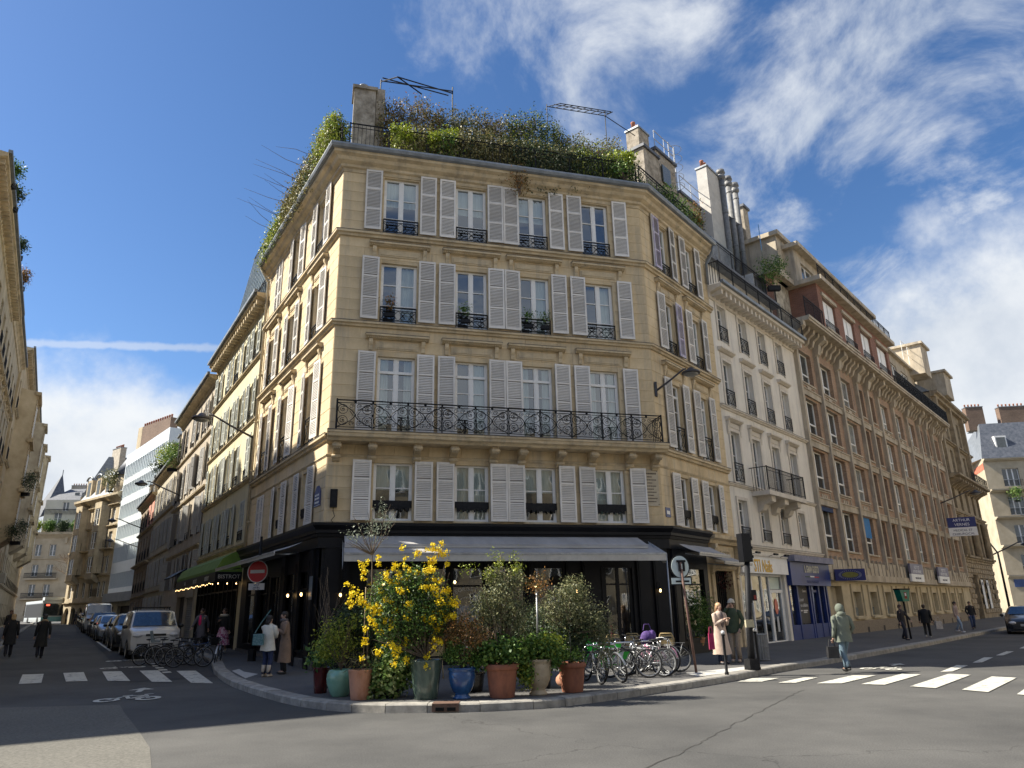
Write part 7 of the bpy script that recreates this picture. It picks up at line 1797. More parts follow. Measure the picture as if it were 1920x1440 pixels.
def shrub(fr, u, o, z, rx, rz_, m, n, size, label, cat='shrub', name='roof_shrub', tips=None):
    base = fr.P + fr.d * u + fr.n * o
    t = thing(name, label, cat, (base.x, base.y, z), fr.rz, 'planting along the roof terraces of the corner building')
    foliage('foliage', t, [(0, 0, rz_, rx, rx * .8, rz_), (rx * .4, 0, rz_ * 1.3, rx * .5, rx * .5, rz_ * .6), (-rx * .5, 0, rz_ * .8, rx * .5, rx * .5, rz_ * .6)], n, size, m, hollow=.2)
    b = MB(M_BARK); twigs(b, (0, 0, 0), [(random.uniform(-rx, rx), random.uniform(-rx, rx) * .6, rz_ * random.uniform(.8, 2.1)) for _ in range(12)], .015); b.build('stems', t)
    if tips:
        foliage('flower_heads', t, [(random.uniform(-rx, rx), -rx * .4, rz_ * random.uniform(.9, 2.1), .13, .13, .11) for _ in range(tips)], tips * 90, .07, LM['acid'], hollow=.3, wide=.8, kind='stuff')
    return t
shrub(WF, 1.9, -.1, 16.4, .45, .45, LM['lime'], 700, .09, 'acid yellow spurge clump nearest the left corner of the front terrace', tips=5)
shrub(WF, 3.3, -.05, 16.3, .5, .55, LM['green'], 800, .09, 'tallest acid yellow spurge clump standing at the front railing', tips=5)
shrub(WF, 9.9, .1, 16.3, .55, .5, LM['green'], 800, .09, 'acid yellow spurge clump at the right front corner of the terrace', tips=7)
shrub(WF, 5.3, -1.0, 16.6, .5, .75, LM['grey'], 1200, .08, 'silvery grey shrub between the two front terrace hedges')
shrub(WF, 7.6, -.9, 16.5, .5, .7, LM['grey'], 1100, .08, 'grey green bush at the middle of the front terrace')
shrub(WF, 9.2, -1.2, 16.6, .5, .65, LM['grey'], 1000, .08, 'grey bush right of the centre of the front terrace')
shrub(WF, 4.3, -2.6, 19.3, .35, .5, LM['grey'], 450, .07, 'small blue grey conifer poking above the attic planting')
shrub(WF, 5.6, -2.8, 19.5, .55, .4, LM['pink'], 800, .07, 'left reddish pink shrub on top of the attic')
shrub(WF, 7.1, -2.8, 19.7, .6, .5, LM['pink'], 900, .07, 'right reddish pink shrub on top of the attic')
shrub(WF, 1.5, -2.9, 19.4, .55, .8, LM['dry'], 220, .06, 'nearly bare scrambling shrub beside the chimney')
shrub(WR, .9, -1.8, 18.0, .45, .6, LM['pink'], 600, .08, 'dark red maple behind the right roof corner')
shrub(WR, .3, -1.4, 17.0, .5, .55, LM['lime'], 600, .08, 'light green bush behind the right roof corner')
for k, (s0, s1, m_, lb) in enumerate(((.3, 2.0, 'lime', 'bright green bush overhanging the left gutter nearest the corner'), (1.8, 4.2, 'dry', 'olive hedge overhanging the left gutter, second from the corner'), (4.0, 6.4, 'dry', 'shaggy hedge overhanging the middle of the left gutter'), (6.2, 9.3, 'lime', 'long yellowish hedge overhanging the far end of the left gutter'))):
    hedge(WL, -s1, -s0, .15, 16.0, 17.9 - .1 * k, .9, LM[m_], 6000, .085, lb, hang=.25 if k else None, extra=LM['dark' if k % 2 else 'dry'])
shrub(WL, -.7, .1, 16.7, .4, .55, LM['green'], 600, .09, 'acid green spurge leaning out over the left gutter', tips=6)
shrub(WL, -3.6, .2, 16.9, .4, .5, LM['rust'], 420, .08, 'brown leaved shrub sticking out over the left gutter')
b = MB(M_BARK)
for k in range(12):
    s_ = 3.0 + k * .5; p = WL.world(-s_, .2, 16.8 + random.uniform(0, .8)); q = WL.world(-s_ - random.uniform(-.3, .4), 1.2 + random.uniform(0, .9), 17.3 + random.uniform(0, .9)); b.tube([p, [(p[i] + q[i]) / 2 + random.uniform(-.1, .1) for i in range(3)], q], [.014, .01, .004], n=4)
b.build('dead_branches', label='bare dead branches sticking out over the left gutter', cat='branches', group='planting along the roof terraces of the corner building')
hedge(WR, .2, 2.2, -.3, 16.0, 17.3, .8, LM['dark'], 2600, .08, 'dark climber along the first half of the right flank railing', hang=.2, extra=LM['green'])
hedge(WR, 2.0, 5.2, -.2, 16.0, 17.7, 1.0, LM['green'], 4200, .085, 'feathery green bush draped over the right flank railing', hang=.3, extra=LM['dark'])
shrub(WR, 5.1, .0, 16.2, .4, .9, LM['rust'], 900, .08, 'reddish brown shrub at the far end of the right flank railing')
def plant_on(label, P, z, m_, n=600, r=.5, size=.10, grp='balcony planting along the street', name='balcony_plant'):
    t = thing(name, label, 'plant', (P[0], P[1], z), 0, grp)
    b = MB(M_IRON); b.box(-.3, .3, -.12, .12, -.02, .22); b.build('planter', t)
    foliage('foliage', t, [(0, 0, .3 + r, r, r * .8, r), (r * .5, 0, .3 + r * 1.4, r * .5, r * .5, r * .6)], n, size, m_, hollow=.2)
    return t
WW = Frame(PW - dB * .45, dB)
plant_on('bushy green shrub on the roof terrace of the white house', WW.world(7.6, .1, 0), 16.5, LM['green'], 1500, .8)
for s_, z_, k, lb in ((11.5, 18.2, 'green', 'leafy bush hanging over the gutter near the top left picture edge'), (13.5, 18.2, 'dark', 'dark bush on the left hand roof edge below the first'), (19, 18.4, 'dark', 'spiky dark plant on the left hand roof edge'), (23, 18.4, 'rust', 'brownish bush on the left hand roof edge'), (42, 10.3, 'dark', 'dark bush on a left hand bay balcony'), (41, 6.8, 'dark', 'lower dark bush on a left hand bay')):
    plant_on(lb, PLW(s_, 9.95 if z_ > 11 else 8.8), z_ - .3, LM[k], 1300, .42 if z_ > 11 else .7, .11)
plant_on('bright lime bush on the mansard of the fourth house in the left street', PL(38.5) + nLs * .3, 12.1, LM['acid'], 900, .75, .14); plant_on('green bush over the gutter of the fourth house in the left street', PL(42) + nLs * .3, 11.9, LM['dark'], 900, .7, .14)
plant_on('trailing green creeper at the end gable of the third house in the left street', PL(33.4) + nLs * .35, 11.0, LM['green'], 1600, .9, .12)
plant_on('shaggy bush on the turret terrace of the stone apartment block', P6 + d7 * 2.5 - Vector((-.6, -.8)) * -.4, 17.0, LM['olive'], 1500, 1.4, .22)
for k in range(5): plant_on(['lime', 'first dark', 'second dark', 'third dark', 'reddish'][k] + ' clump of the hedge on the end building cornice', (-98.5 + k * 2.6, 149.5 + k * .27), 18.6, LM[['lime', 'green', 'dark', 'green', 'rust'][k]], 1600, .85, .32)
plant_on('flowering window box plant on the far corner building', (62.8, 90.6), 13.2, LM['green'], 500, .8, .2)
# small window boxes
for u, z, lb in ((1.6, 10.3, 'tiny reddish'), (4.0, 10.3, 'small round'), (6.1, 10.3, 'bushy left'), (6.65, 10.3, 'bushy right')):
    p = WF.world(u, .10, 0); t = plant_on(lb + ' potted plant on a second floor window ledge of the corner building', p, z, LM['green' if u > 2 else 'rust'], 160, .14, .07); t.scale = (1, 1, 1)
    for c in kids(t):
        if c.name.startswith('planter'): c.scale = (.5, .5, .5)

# pergolas of thin rods on the roof
def rods(label, fr, segs, r=.025, name='roof_pergola'):
    b = MB(M_IRON)
    for p, q in segs: b.bar(fr.world(*p), fr.world(*q), r, n=5)
    return b.build(name, label=label, cat='pergola')
rods('collapsed looking iron rod frame above the chimney end of the roof', WF, [((1.2, -2.5, 19), (1.2, -2.5, 21.2)), ((4.0, -2.5, 19.3), (4.0, -2.5, 21.4)), ((1.2, -2.5, 21.15), (4.0, -2.5, 21.2)), ((1.2, -2.5, 21.1), (1.7, -.9, 20.1)), ((1.7, -.9, 20.1), (4.0, -2.5, 21.1)), ((1.25, -2.5, 21.3), (3.9, -2.9, 21.3)), ((1.7, -.9, 20.1), (2.6, -1.0, 19.6))])
segs = [((7.9, -2.5, 19.2), (7.9, -2.5, 21.3)), ((10.45, -2.5, 19.0), (10.45, -2.5, 21.4)), ((10.45, -2.5, 21.2), (11.6, -2.2, 20.2)), ((7.9, -2.5, 21.2), (10.45, -2.5, 21.2)), ((7.9, -1.6, 20.6), (10.2, -1.6, 20.6)), ((7.9, -.9, 20.1), (10.0, -.9, 20.1)), ((10.0, -.9, 20.1), (10.45, -2.5, 21.2))]
for k in range(9): segs.append(((7.95 + k * .31, -2.5, 21.2), (7.9 + k * .27, -.9, 20.1)))
rods('wire pergola on thin posts above the right half of the roof', WF, segs, .018)

# ------------------------------------------------------------------ street furniture
def post(mb, r, z, m=None, x=0, y=0): mb.lathe([(r, 0), (r, z)], 12, m, c=(x, y, 0))
p = (-8.14, 23.5); z = PZ + gz(*p)
t = thing('no_entry_sign', 'round red no entry sign with small bicycle plate on a dark pole', 'road sign', (p[0], p[1], z), R(-10))
b = MB(M_IRON); post(b, .042, 3.75); b.box(-.09, .09, -.09, .09, 0, .35); b.build('pole', t)
M_RED = mat('sign_red', (0.50, 0.012, 0.018), rough=.35); M_SW = mat('sign_white', (0.62, 0.62, 0.62), rough=.4)
b = MB(M_SW); b.prism([(.345 * math.cos(a), 2.66 + .345 * math.sin(a)) for a in [2 * math.pi * i / 32 for i in range(32)]], -.075, -.06); b.prism([(.32 * math.cos(a), 2.66 + .32 * math.sin(a)) for a in [2 * math.pi * i / 32 for i in range(32)]], -.079, -.0755, M_RED); b.box(-.24, .24, -.083, -.0795, 2.61, 2.71); b.build('disc', t)
b = MB(M_SW); b.box(-.27, .27, -.075, -.06, 2.10, 2.30); pq = b.build('bicycle_plate', t); text('lettering', 'SAUF', .085, M_DL, pq, (0, -.078, 2.25), ext=.001)
b = MB(M_DL)
for x in (-.07, .07): b.tube([(x + .035 * math.cos(a), -.078, 2.15 + .035 * math.sin(a)) for a in [2 * math.pi * i / 12 for i in range(12)]], .006, n=4, closed=True)
b.tube([(-.07, -.078, 2.15), (-.03, -.078, 2.19), (.04, -.078, 2.19), (0, -.078, 2.15), (-.03, -.078, 2.19)], .005, n=4); b.bar((.07, -.078, 2.15), (.035, -.078, 2.205), .005, n=4); b.build('bicycle_symbol', pq)
p = (3.93, 17.7)
t = thing('sign_backs', 'pale round sign back and small plate on a rusty pole seen from behind, stickered', 'road sign', (p[0], p[1], PZ), R(10))
M_RUSTY = mat('rusty_brown_post', (0.085, 0.045, 0.035), (0.15, 0.085, 0.065), scale=9, rough=.8)
M_SBK = mat('pale_sign_back', (0.50, 0.58, 0.57), (0.60, 0.68, 0.66), scale=7, rough=.5)
b = MB(M_RUSTY); b.tube([(0.16, 0, 0), (.08, 0, 1.2), (0, 0, 2.45)], .032, n=8); b.build('pole', t)
b = MB(M_SBK); b.prism([(.215 * math.cos(a), 2.36 + .25 * math.sin(a)) for a in [2 * math.pi * i / 28 for i in range(28)]], .03, .045); b.prism([(.245 * math.cos(a), 2.36 + .28 * math.sin(a)) for a in [2 * math.pi * i / 28 for i in range(28)]], .046, .055, M_IRON); b.box(-.05, .10, -.02, .03, 2.25, 2.48, M_IRON); b.box(-.09, .13, -.015, .02, 2.46, 2.51, M_IRON); b.box(0, .03, -.03, -.02, 2.3, 2.42, M_SBK); b.build('disc', t)
b = MB(M_SBK); b.box(-.24, .24, .03, .04, 1.96, 2.10); b.box(-.27, .27, .041, .05, 1.93, 2.13, M_IRON); b.box(-.14, .2, .022, .03, 2.0, 2.04, M_IRON); b.build('plate', t)
# traffic light seen from behind
p = (5.48, 18.1)
t = thing('traffic_light', 'black traffic light on a thick pole seen from behind', 'traffic light', (p[0], p[1], PZ), R(18))
b = MB(M_IRON); b.tube([(0, 0, 0), (.06, 0, 1.0), (.20, 0, 2.5)], [.085, .075, .065], n=12); b.box(-.12, .12, -.12, .12, 0, .25); b.build('pole', t)
b = MB(M_BLACK); b.box(.05, .30, -.10, .12, 2.46, 3.14); b.box(.065, .285, -.115, -.10, 2.5, 3.1)
for k in range(3): b.prism([(.29, 2.54 + k * .215), (.42, 2.56 + k * .215), (.42, 2.62 + k * .215), (.29, 2.66 + k * .215)], .02, .2)
b.build('signal_head', t)
b = MB(M_BLACK); b.box(.17, .34, -.02, .16, 1.55, 1.80); b.box(.08, .2, -.04, .04, 1.5, 1.55); b.box(.26, .33, -.03, -.021, 1.58, 1.68, mat('dim_red_lens', (0.22, 0.03, 0.02))); b.build('pedestrian_signal', t)
b = MB(M_IRON); b.box(-.12, .10, -.14, -.08, .95, 1.12, mat('pale_yellow_button', (0.42, 0.38, 0.25), (0.3, 0.28, 0.2), scale=30)); b.build('push_button', t)
def bollard(label, p):
    t = thing('bollard', label, 'bollard', (p[0], p[1], PZ), 0, 'bollards at the crossing')
    t.scale = (.82, .82, .8); b = MB(M_IRON); b.lathe([(.055, 0), (.055, .06), (.04, .08), (.035, 1.0), (.05, 1.02), (.05, 1.05), (.03, 1.06)], 14); b.build('shaft', t)
    b = MB(M_SW); b.ell((0, 0, 1.10), (.055, .055, .055), n=12, k=8); b.build('ball_cap', t)
bollard('black bollard with white ball top at the kerb left of the traffic light', (4.6, 17.05)); bollard('black bollard with white ball top just beside the traffic light', (5.68, 18.2))
# street bin with clear bag
p = (6.6, 20.9)
t = thing('litter_bin', 'grey slatted litter bin with a pale plastic bag behind the traffic light', 'bin', (p[0], p[1], PZ))
t.scale = (.8, .8, .75); b = MB(mat('weathered_grey_metal', (0.20, 0.195, 0.185), (0.30, 0.29, 0.28), scale=8, rough=.6))
for k in range(20):
    a = 2 * math.pi * k / 20; b.box(.27 * math.cos(a) - .018, .27 * math.cos(a) + .018, .27 * math.sin(a) - .018, .27 * math.sin(a) + .018, .05, .92)
for z in (.05, .5, .9): b.tube([(.285 * math.cos(a), .285 * math.sin(a), z) for a in [2 * math.pi * i / 20 for i in range(20)]], .015, n=5, closed=True)
b.build('slatted_frame', t); b = MB(mat('pale_bin_bag', (0.30, 0.30, 0.27), (0.42, 0.42, 0.38), scale=6, rough=.5, bump=.8, bscale=12)); b.lathe([(.15, .02), (.23, .12), (.24, .5), (.23, .85), (.27, .93), (.2, .9)], 16); b.build('bag', t)
# green hexagonal lamp-box sign on a black pole
p = (15.9, 31.0)
t = thing('green_box_sign', 'tapered green box sign on a black pole by the right hand kerb', 'street sign', (p[0], p[1], PZ), R(20)); t.scale = (.62, .62, .73)
b = MB(M_IRON); b.tube([(.12, 0, 0), (0, 0, 2.0)], .06, n=8); b.build('pole', t)
b = MB(mat('emerald_enamel', (0.0, 0.12, 0.075), (0.01, 0.19, 0.12), scale=5, rough=.3)); b.prism([(-.26, 2.0), (.26, 2.0), (.42, 2.62), (-.42, 2.62)], -.25, .25); b.box(-.44, .44, -.27, .27, 2.62, 2.70, M_IRON); b.box(-.10, .10, -.26, -.252, 2.15, 2.5, MATS['dim_red_lens']); b.box(-.06, .06, -.264, -.261, 2.3, 2.45, M_SW)
b.prism([(.27, 2.02), (.43, 2.60), (.43, 2.61), (.27, 2.03)], -.2, .2, M_NAVY); b.build('lamp_box', t)
# wall lamps
def wall_lamp(label, P_, z, d_out, L=1.9, s=1.0):
    a = math.atan2(d_out.y, d_out.x)
    t = thing('wall_street_lamp', label, 'street lamp', (P_[0], P_[1], z), a, 'bracket street lamps on the facades')
    m_ = mat('dark_lamp_metal', (0.035, 0.032, 0.035), (0.06, 0.055, 0.055), scale=5, rough=.45)
    b = MB(m_); b.box(-.02, .06, -.09, .09, -.35 * s, .25 * s); b.tube([(.03, 0, -.1 * s), (L * .5, 0, .35 * s), (L * .85, 0, .72 * s), (L * .95, 0, .76 * s)], [.045 * s, .04 * s, .035 * s, .03 * s], n=8); b.build('bracket', t)
    b = MB(m_); b.lathe([(.05, .80), (.12, .76), (.18, .68), (.34, .62), (.38, .56), (.37, .53), (.30, .52)], 18, c=(L * 1.08 / s, 0, 0), cap=True)
    b.T = None
    q = b.build('lamp_head', t); q.scale = (s, s, s)
    b = MB(mat('lamp_diffuser', (0.18, 0.18, 0.17), (0.26, 0.26, 0.25), scale=8, rough=.4)); b.lathe([(.30, .52), (.22, .46), (.05, .43)], 16, c=(L * 1.08 / s, 0, 0)); q = b.build('diffuser', t); q.scale = (s, s, s)
outR = (WR.n * .75 + dR * .66).normalized(); c_ = WR.world(.12, .02, 0)
wall_lamp('bracket street lamp on the right hand edge of the corner building', c_, 8.55, (WR.n * .72 + dR * .55 - Vector((0, .0))).normalized() if False else Vector((.98, -.15)).normalized(), 1.12, .82)
c_ = WL.world(-9.8, .02, 0); wall_lamp('bracket street lamp between the corner building and the yellow house', c_, 8.55, Vector((-.9, -.35)).normalized(), 1.9)
c_ = PL(30) + nLs * .02; wall_lamp('bracket street lamp on the pinkish grey house', c_, 9.0, Vector((-.9, -.3)).normalized(), 2.2)
c_ = PL(52) + nLs * .02; wall_lamp('bracket street lamp on the dark brown house', c_, 9.1, Vector((-.95, -.3)).normalized(), 2.4)
c_ = PL(66) - nLs * 1.0; wall_lamp('bracket street lamp on the white office block', c_, 8.6, Vector((-.95, -.3)).normalized(), 2.6)
c_ = PB + dB * 27.5; wall_lamp('bracket street lamp high on the brick institute', c_, 8.7, Vector((.95, -.3)).normalized(), 2.4)
c_ = PE + dB * 12.8; wall_lamp('bracket street lamp at the corner of the ornate stone building', c_, 5.6, Vector((.97, -.25)).normalized(), 3.0, 1.4)
t = thing('tall_street_lamp', 'street lamp with twin dark heads beyond the ornate stone building', 'street lamp', (49.5, 76, .13)); b = MB(M_IRON); b.tube([(0, 0, 0), (0, 0, 6), (-1.5, 0, 8.6)], [.12, .09, .05], n=8); b.build('pole', t); b = MB(MATS['dark_lamp_metal']); b.lathe([(.08, .3), (.3, .2), (.5, 0), (.3, -.08)], 12, c=(-1.8, 0, 8.6)); b.build('lamp_head', t)
# green traffic light far right
t = thing('far_traffic_light', 'small traffic light showing green at the far right corner', 'traffic light', (57.2, 80.5, .1)); b = MB(M_IRON); post(b, .08, 3.6); b.box(-.22, .22, -.2, .2, 2.4, 3.5); b.build('pole', t); b = MB(mat('green_lens', (0, .5, .3), emit=((.1, 1, .6), 2.5))); b.ell((0, -.21, 2.75), (.16, .03, .16), n=10, k=6); b.build('green_lens', t)
# bare tree in the left street
bp_ = PLW(100, 2.2)
t = thing('bare_street_tree', 'leafless street tree at the far end of the left street', 'tree', (bp_.x, bp_.y, gz(bp_.x, bp_.y)))
b = MB(M_BARK); b.tube([(0, 0, 0), (.1, 0, 2.5), (0, .1, 5)], [.28, .22, .15], n=8); b.build('trunk', t); b = MB(M_BARK)
rr = random.Random(3)
def branch(p, d, L, r_, depth):
    q = p + d * L; b.tube([p, p.lerp(q, .5) + Vector((rr.uniform(-.1, .1), rr.uniform(-.1, .1), 0)) * L, q], [r_, r_ * .8, r_ * .6], n=4, caps=False)
    if depth:
        for _ in range(3): nd = (d + Vector((rr.uniform(-.8, .8), rr.uniform(-.8, .8), rr.uniform(-.2, .5)))).normalized(); branch(q if rr.random() < .6 else p.lerp(q, .7), nd, L * .72, r_ * .62, depth - 1)
for _ in range(6): branch(Vector((0, 0, rr.uniform(3, 5))), Vector((rr.uniform(-1, 1), rr.uniform(-1, 1), rr.uniform(.5, 1.2))).normalized(), 2.2, .10, 4)
b.build('crown', t)
# rack hoops
def rack(label, p, rz):
    t = thing('cycle_rack', label, 'bicycle rack', (p[0], p[1], PZ), rz, 'bicycle racks on the kerb'); t.scale = (.85,) * 3; b = MB(M_CHROME)
    b.tube([(-.45, 0, 0), (-.45, 0, .72), (-.36, 0, .84), (.36, 0, .84), (.45, 0, .72), (.45, 0, 0)], .026, n=8); b.build('hoop', t)
rack('shiny cycle rack hoop nearest the olive pot', (1.75, 16.2), R(15)); rack('cycle rack hoop beside the green bicycle', (2.25, 16.9), R(15)); rack('cycle rack hoop among the dark bicycles', (2.9, 17.4), R(20)); rack('cycle rack hoop furthest right', (3.35, 18.3), R(25))
# rattan terrace chairs and tables
def chair(label, p, rz):
    t = thing('terrace_chair', label, 'chair', (p[0], p[1], PZ), rz, 'rattan chairs on the cafe terrace'); t.scale = (.88,) * 3; rm_ = mat('rattan', (0.30, 0.21, 0.09), (0.42, 0.31, 0.14), scale=40, rough=.7)
    b = MB(rm_); b.lathe([(.20, .44), (.22, .46), (.2, .48)], 14); b.build('seat', t)
    b = MB(rm_); b.tube([(-.2, .16, .46), (-.22, .2, .75), (-.16, .22, .90), (.16, .22, .90), (.22, .2, .75), (.2, .16, .46)], .016, n=6); b.face([(-.19, .2, .55), (.19, .2, .55), (.18, .215, .86), (-.18, .215, .86)]); b.build('backrest', t)
    for x, y in ((-.16, -.16), (.16, -.16), (-.16, .16), (.16, .16)): b = MB(rm_); b.bar((x, y, .45), (x * 1.2, y * 1.2, 0), .014); b.build('leg', t)
def table(label, p):
    t = thing('terrace_table', label, 'table', (p[0], p[1], PZ), 0, 'round tables on the cafe terrace'); t.scale = (.88,) * 3; b = MB(mat('marble_top', (0.5, 0.5, 0.48), (0.62, 0.62, 0.6), scale=5, rough=.3)); b.lathe([(.30, .72), (.31, .735), (.30, .75)], 18); b.build('table_top', t); b = MB(M_IRON); b.lathe([(.2, 0), (.19, .03), (.025, .06), (.025, .72)], 12); b.build('pedestal', t)
chair('rattan chair seen above the rightmost bicycle wheel', (3.9, 20.0), R(170)); chair('rattan chair just behind the green bicycle', (2.4, 19.6), R(190)); chair('rattan chair behind the purple bag', (3.1, 20.3), R(160)); table('white round table behind the bicycles', (3.4, 19.7)); table('white round table behind the blue urn', (-1.2, 17.6)); chair('rattan chair hidden behind the middle pots', (-.6, 17.7), R(150)); chair('rattan chair behind the flowering shrub', (-1.9, 17.6), R(200))
# ------------------------------------------------------------------ bicycles
def bike_parts(frame_m, tyre_m, saddle_m, step=False):
    key = ('bike', frame_m.name, saddle_m.name, step)
    def mk():
        Rw = .335
        def wheel():
            b = MB(tyre_m); n = 26
            b.tube([(Rw * math.cos(a), 0, Rw * math.sin(a)) for a in [2 * math.pi * i / n for i in range(n)]], .024, n=6, closed=True)
            b.tube([((Rw - .028) * math.cos(a), 0, (Rw - .028) * math.sin(a)) for a in [2 * math.pi * i / n for i in range(n)]], .008, M_GREYMET, n=4, closed=True)
            for k in range(20):
                a = 2 * math.pi * k / 20; s_ = .025 if k % 2 else -.025; b.bar((0, s_, 0), ((Rw - .03) * math.cos(a + .15), 0, (Rw - .03) * math.sin(a + .15)), .0018, M_GREYMET, n=3, caps=False)
            b.bar((0, -.05, 0), (0, .05, 0), .018, M_CHROME, n=8); return b.mesh('wheel')
        W = wheel()
        b = MB(frame_m); bb, hd0, hd1, st = (.0, 0, .30), (.42, 0, .62), (.39, 0, .74), (-.17, 0, .70); ra = (-.46, 0, Rw)
        b.bar(bb, st, .016); b.bar(bb, (.41, 0, .60) if not step else (.40, 0, .60), .019); b.bar((-.15, 0, .64) if not step else (-.08, 0, .46), (.395, 0, .70), .015); b.bar(hd0, hd1, .02)
        for y in (-.05, .05): b.bar((bb[0], y * .6, bb[2]), (ra[0], y, ra[2]), .010); b.bar((st[0], y * .4, .64), (ra[0], y, ra[2]), .009); b.bar((.425, y * .7, .58), (.56, y, Rw), .011)
        fr = b.mesh('frame')
        b = MB(saddle_m); b.bar((-.17, 0, .68), (-.19, 0, .86), .012, M_CHROME); b.ell((-.20, 0, .89), (.12, .065, .03), n=10, k=6); b.ell((-.09, 0, .885), (.07, .03, .02), n=8, k=5); sa = b.mesh('saddle')
        b = MB(M_IRON); b.bar((.39, 0, .74), (.37, 0, .92), .013, M_CHROME); b.tube([(.30, -.29, .93), (.38, -.24, .95), (.42, -.08, .94), (.42, .08, .94), (.38, .24, .95), (.30, .29, .93)], .012, n=6); b.bar((.30, -.30, .93), (.21, -.30, .92), .017); b.bar((.30, .30, .93), (.21, .30, .92), .017); b.bar((.42, -.2, .94), (.46, -.28, .90), .006); b.bar((.42, .2, .94), (.46, .28, .90), .006); hb = b.mesh('handlebar')
        b = MB(M_IRON); b.lathe([(.085, -.004), (.085, .004)], 16, M_GREYMET); b.T = None
        c2 = MB(M_IRON); 
        c2.tube([(.085 * math.cos(a), .05, .30 + .085 * math.sin(a)) for a in [2 * math.pi * i / 14 for i in range(14)]], .008, M_GREYMET, n=4, closed=True); c2.bar((0, .055, .30), (.13, .06, .20), .009); c2.bar((0, -.055, .30), (-.13, -.06, .40), .009); c2.box(.09, .17, .06, .15, .185, .205); c2.box(-.17, -.09, -.15, -.06, .395, .415)
        c2.bar((0, .05, .385), (-.46, .05, .37), .005, n=4); c2.bar((0, .05, .215), (-.46, .05, .30), .005, n=4); cr_ = c2.mesh('crankset')
        mg = []
        for cx, a0, a1 in ((-.46, .25, 2.9), (.56, .6, 2.6)): 
            b = MB(frame_m if step else M_GREYMET); pts = [(cx + (Rw + .035) * math.cos(a), 0, Rw + (Rw + .035) * math.sin(a)) for a in [a0 + (a1 - a0) * i / 9 for i in range(10)]]
            for p, q in zip(pts, pts[1:]): b.face([(p[0], -.024, p[2]), (q[0], -.024, q[2]), (q[0], .024, q[2]), (p[0], .024, p[2])], sm=True)
            mg.append(b.mesh('mudguard'))
        return W, fr, sa, hb, cr_, mg
    return cached(key, mk)
def bicycle(label, p, heading, frame_m, saddle_m=None, step=False, lean=0.08, basket=None, guard_=True, z=None, group='bicycles', turn=0.0, rackm=False, childseat=False):
    saddle_m = saddle_m or M_IRON
    W, fr, sa, hb, cr_, mg = bike_parts(frame_m, M_RUBBER, saddle_m, step)
    zz = (PZ if z is None else z) + .02
    t = thing('bicycle', label, 'bicycle', (p[0], p[1], zz), 0, group); t.rotation_euler = (lean, 0, heading); t.scale = (.83,) * 3
    obj('wheel', W, t, (-.46, 0, .335), random.uniform(0, .01)); obj('wheel', W, t, (.56, 0, .335), turn)
    obj('frame', fr, t); obj('saddle', sa, t); obj('handlebar', hb, t); obj('crankset', cr_, t)
    for g_ in (mg if guard_ else []): obj('mudguard', g_, t)
    if rackm: 
        b = MB(M_GREYMET); b.box(-.66, -.28, -.07, .07, .74, .75); b.bar((-.6, .06, .74), (-.46, .05, .335), .006); b.bar((-.6, -.06, .74), (-.46, -.05, .335), .006); b.build('luggage_rack', t)
    if childseat: b = MB(mat('grey_child_seat', (0.12, 0.15, 0.16), (0.17, 0.20, 0.21), scale=4)); b.prism([(-.62, .80), (-.34, .80), (-.30, .86), (-.52, .88), (-.62, 1.22), (-.70, 1.20)], -.15, .15); b.build('child_seat', t)
    if basket:
        b = MB(basket); b.box(.46, .78, -.17, .17, .70, .72)
        for x in (.46, .76): b.box(x, x + .02, -.17, .17, .72, .92)
        for y in (-.17, .15): b.box(.46, .78, y, y + .02, .72, .92)
        b.build('basket', t)
    return t
def pm(name, c, rough=.35): return mat(name, c, rough=rough, coat=.3)
BK, DG, SL, WH, BLU = pm('black_bike_paint', (0.012, 0.012, 0.014)), pm('dark_grey_bike_paint', (0.05, 0.052, 0.056)), pm('silver_bike_paint', (0.38, 0.39, 0.41)), pm('white_bike_paint', (0.62, 0.62, 0.62)), pm('blue_bike_paint', (0.03, 0.08, 0.22))
GR, PK, OLV = pm('bright_green_plastic', (0.01, 0.42, 0.03)), pm('pink_bike_paint', (0.55, 0.25, 0.36)), pm('teal_bike_paint', (0.12, 0.34, 0.30))
gR = 'bicycles parked on the kerb by the terrace'
bicycle('black bicycle partly behind the olive pot, leaning away from the road', (1.55, 15.8), R(105), BK, group=gR, lean=.2)
bicycle('dark bicycle with a small orange reflector next to the olive pot', (1.98, 16.1), R(112), DG, group=gR, lean=-.25)
bicycle('black sports bicycle broadside in front of the others', (2.45, 16.75), R(168), BK, group=gR, lean=.12, guard_=False)
bicycle('silver bicycle just behind the front black one', (2.85, 17.0), R(150), SL, group=gR, lean=.12)
bicycle('dark grey bicycle with heavy rear fender in the middle of the row', (3.0, 17.25), R(128), DG, group=gR, lean=.1, rackm=True)
bicycle('pink framed city bicycle behind the heavy fender', (3.15, 17.7), R(125), PK, step=True, group=gR, lean=.1, rackm=True)
bicycle('white bicycle with pale saddle in the right half of the row', (3.2, 17.9), R(135), WH, saddle_m=mat('white_saddle', (0.7, 0.7, 0.68)), group=gR, lean=.08)
bicycle('city bicycle with chrome mudguard, furthest right', (3.4, 18.1), R(165), SL, step=True, group=gR, lean=.05, rackm=True)
bicycle('teal framed bicycle low among the racks', (2.2, 17.7), R(160), OLV, group=gR, lean=-.1)
bicycle('black bicycle behind the teal one', (2.9, 18.6), R(150), BK, group=gR, lean=.1)
t = bicycle('green and white rental bicycle with green front basket', (1.95, 17.1), R(178), GR, step=True, group=gR, lean=.06, turn=.3)
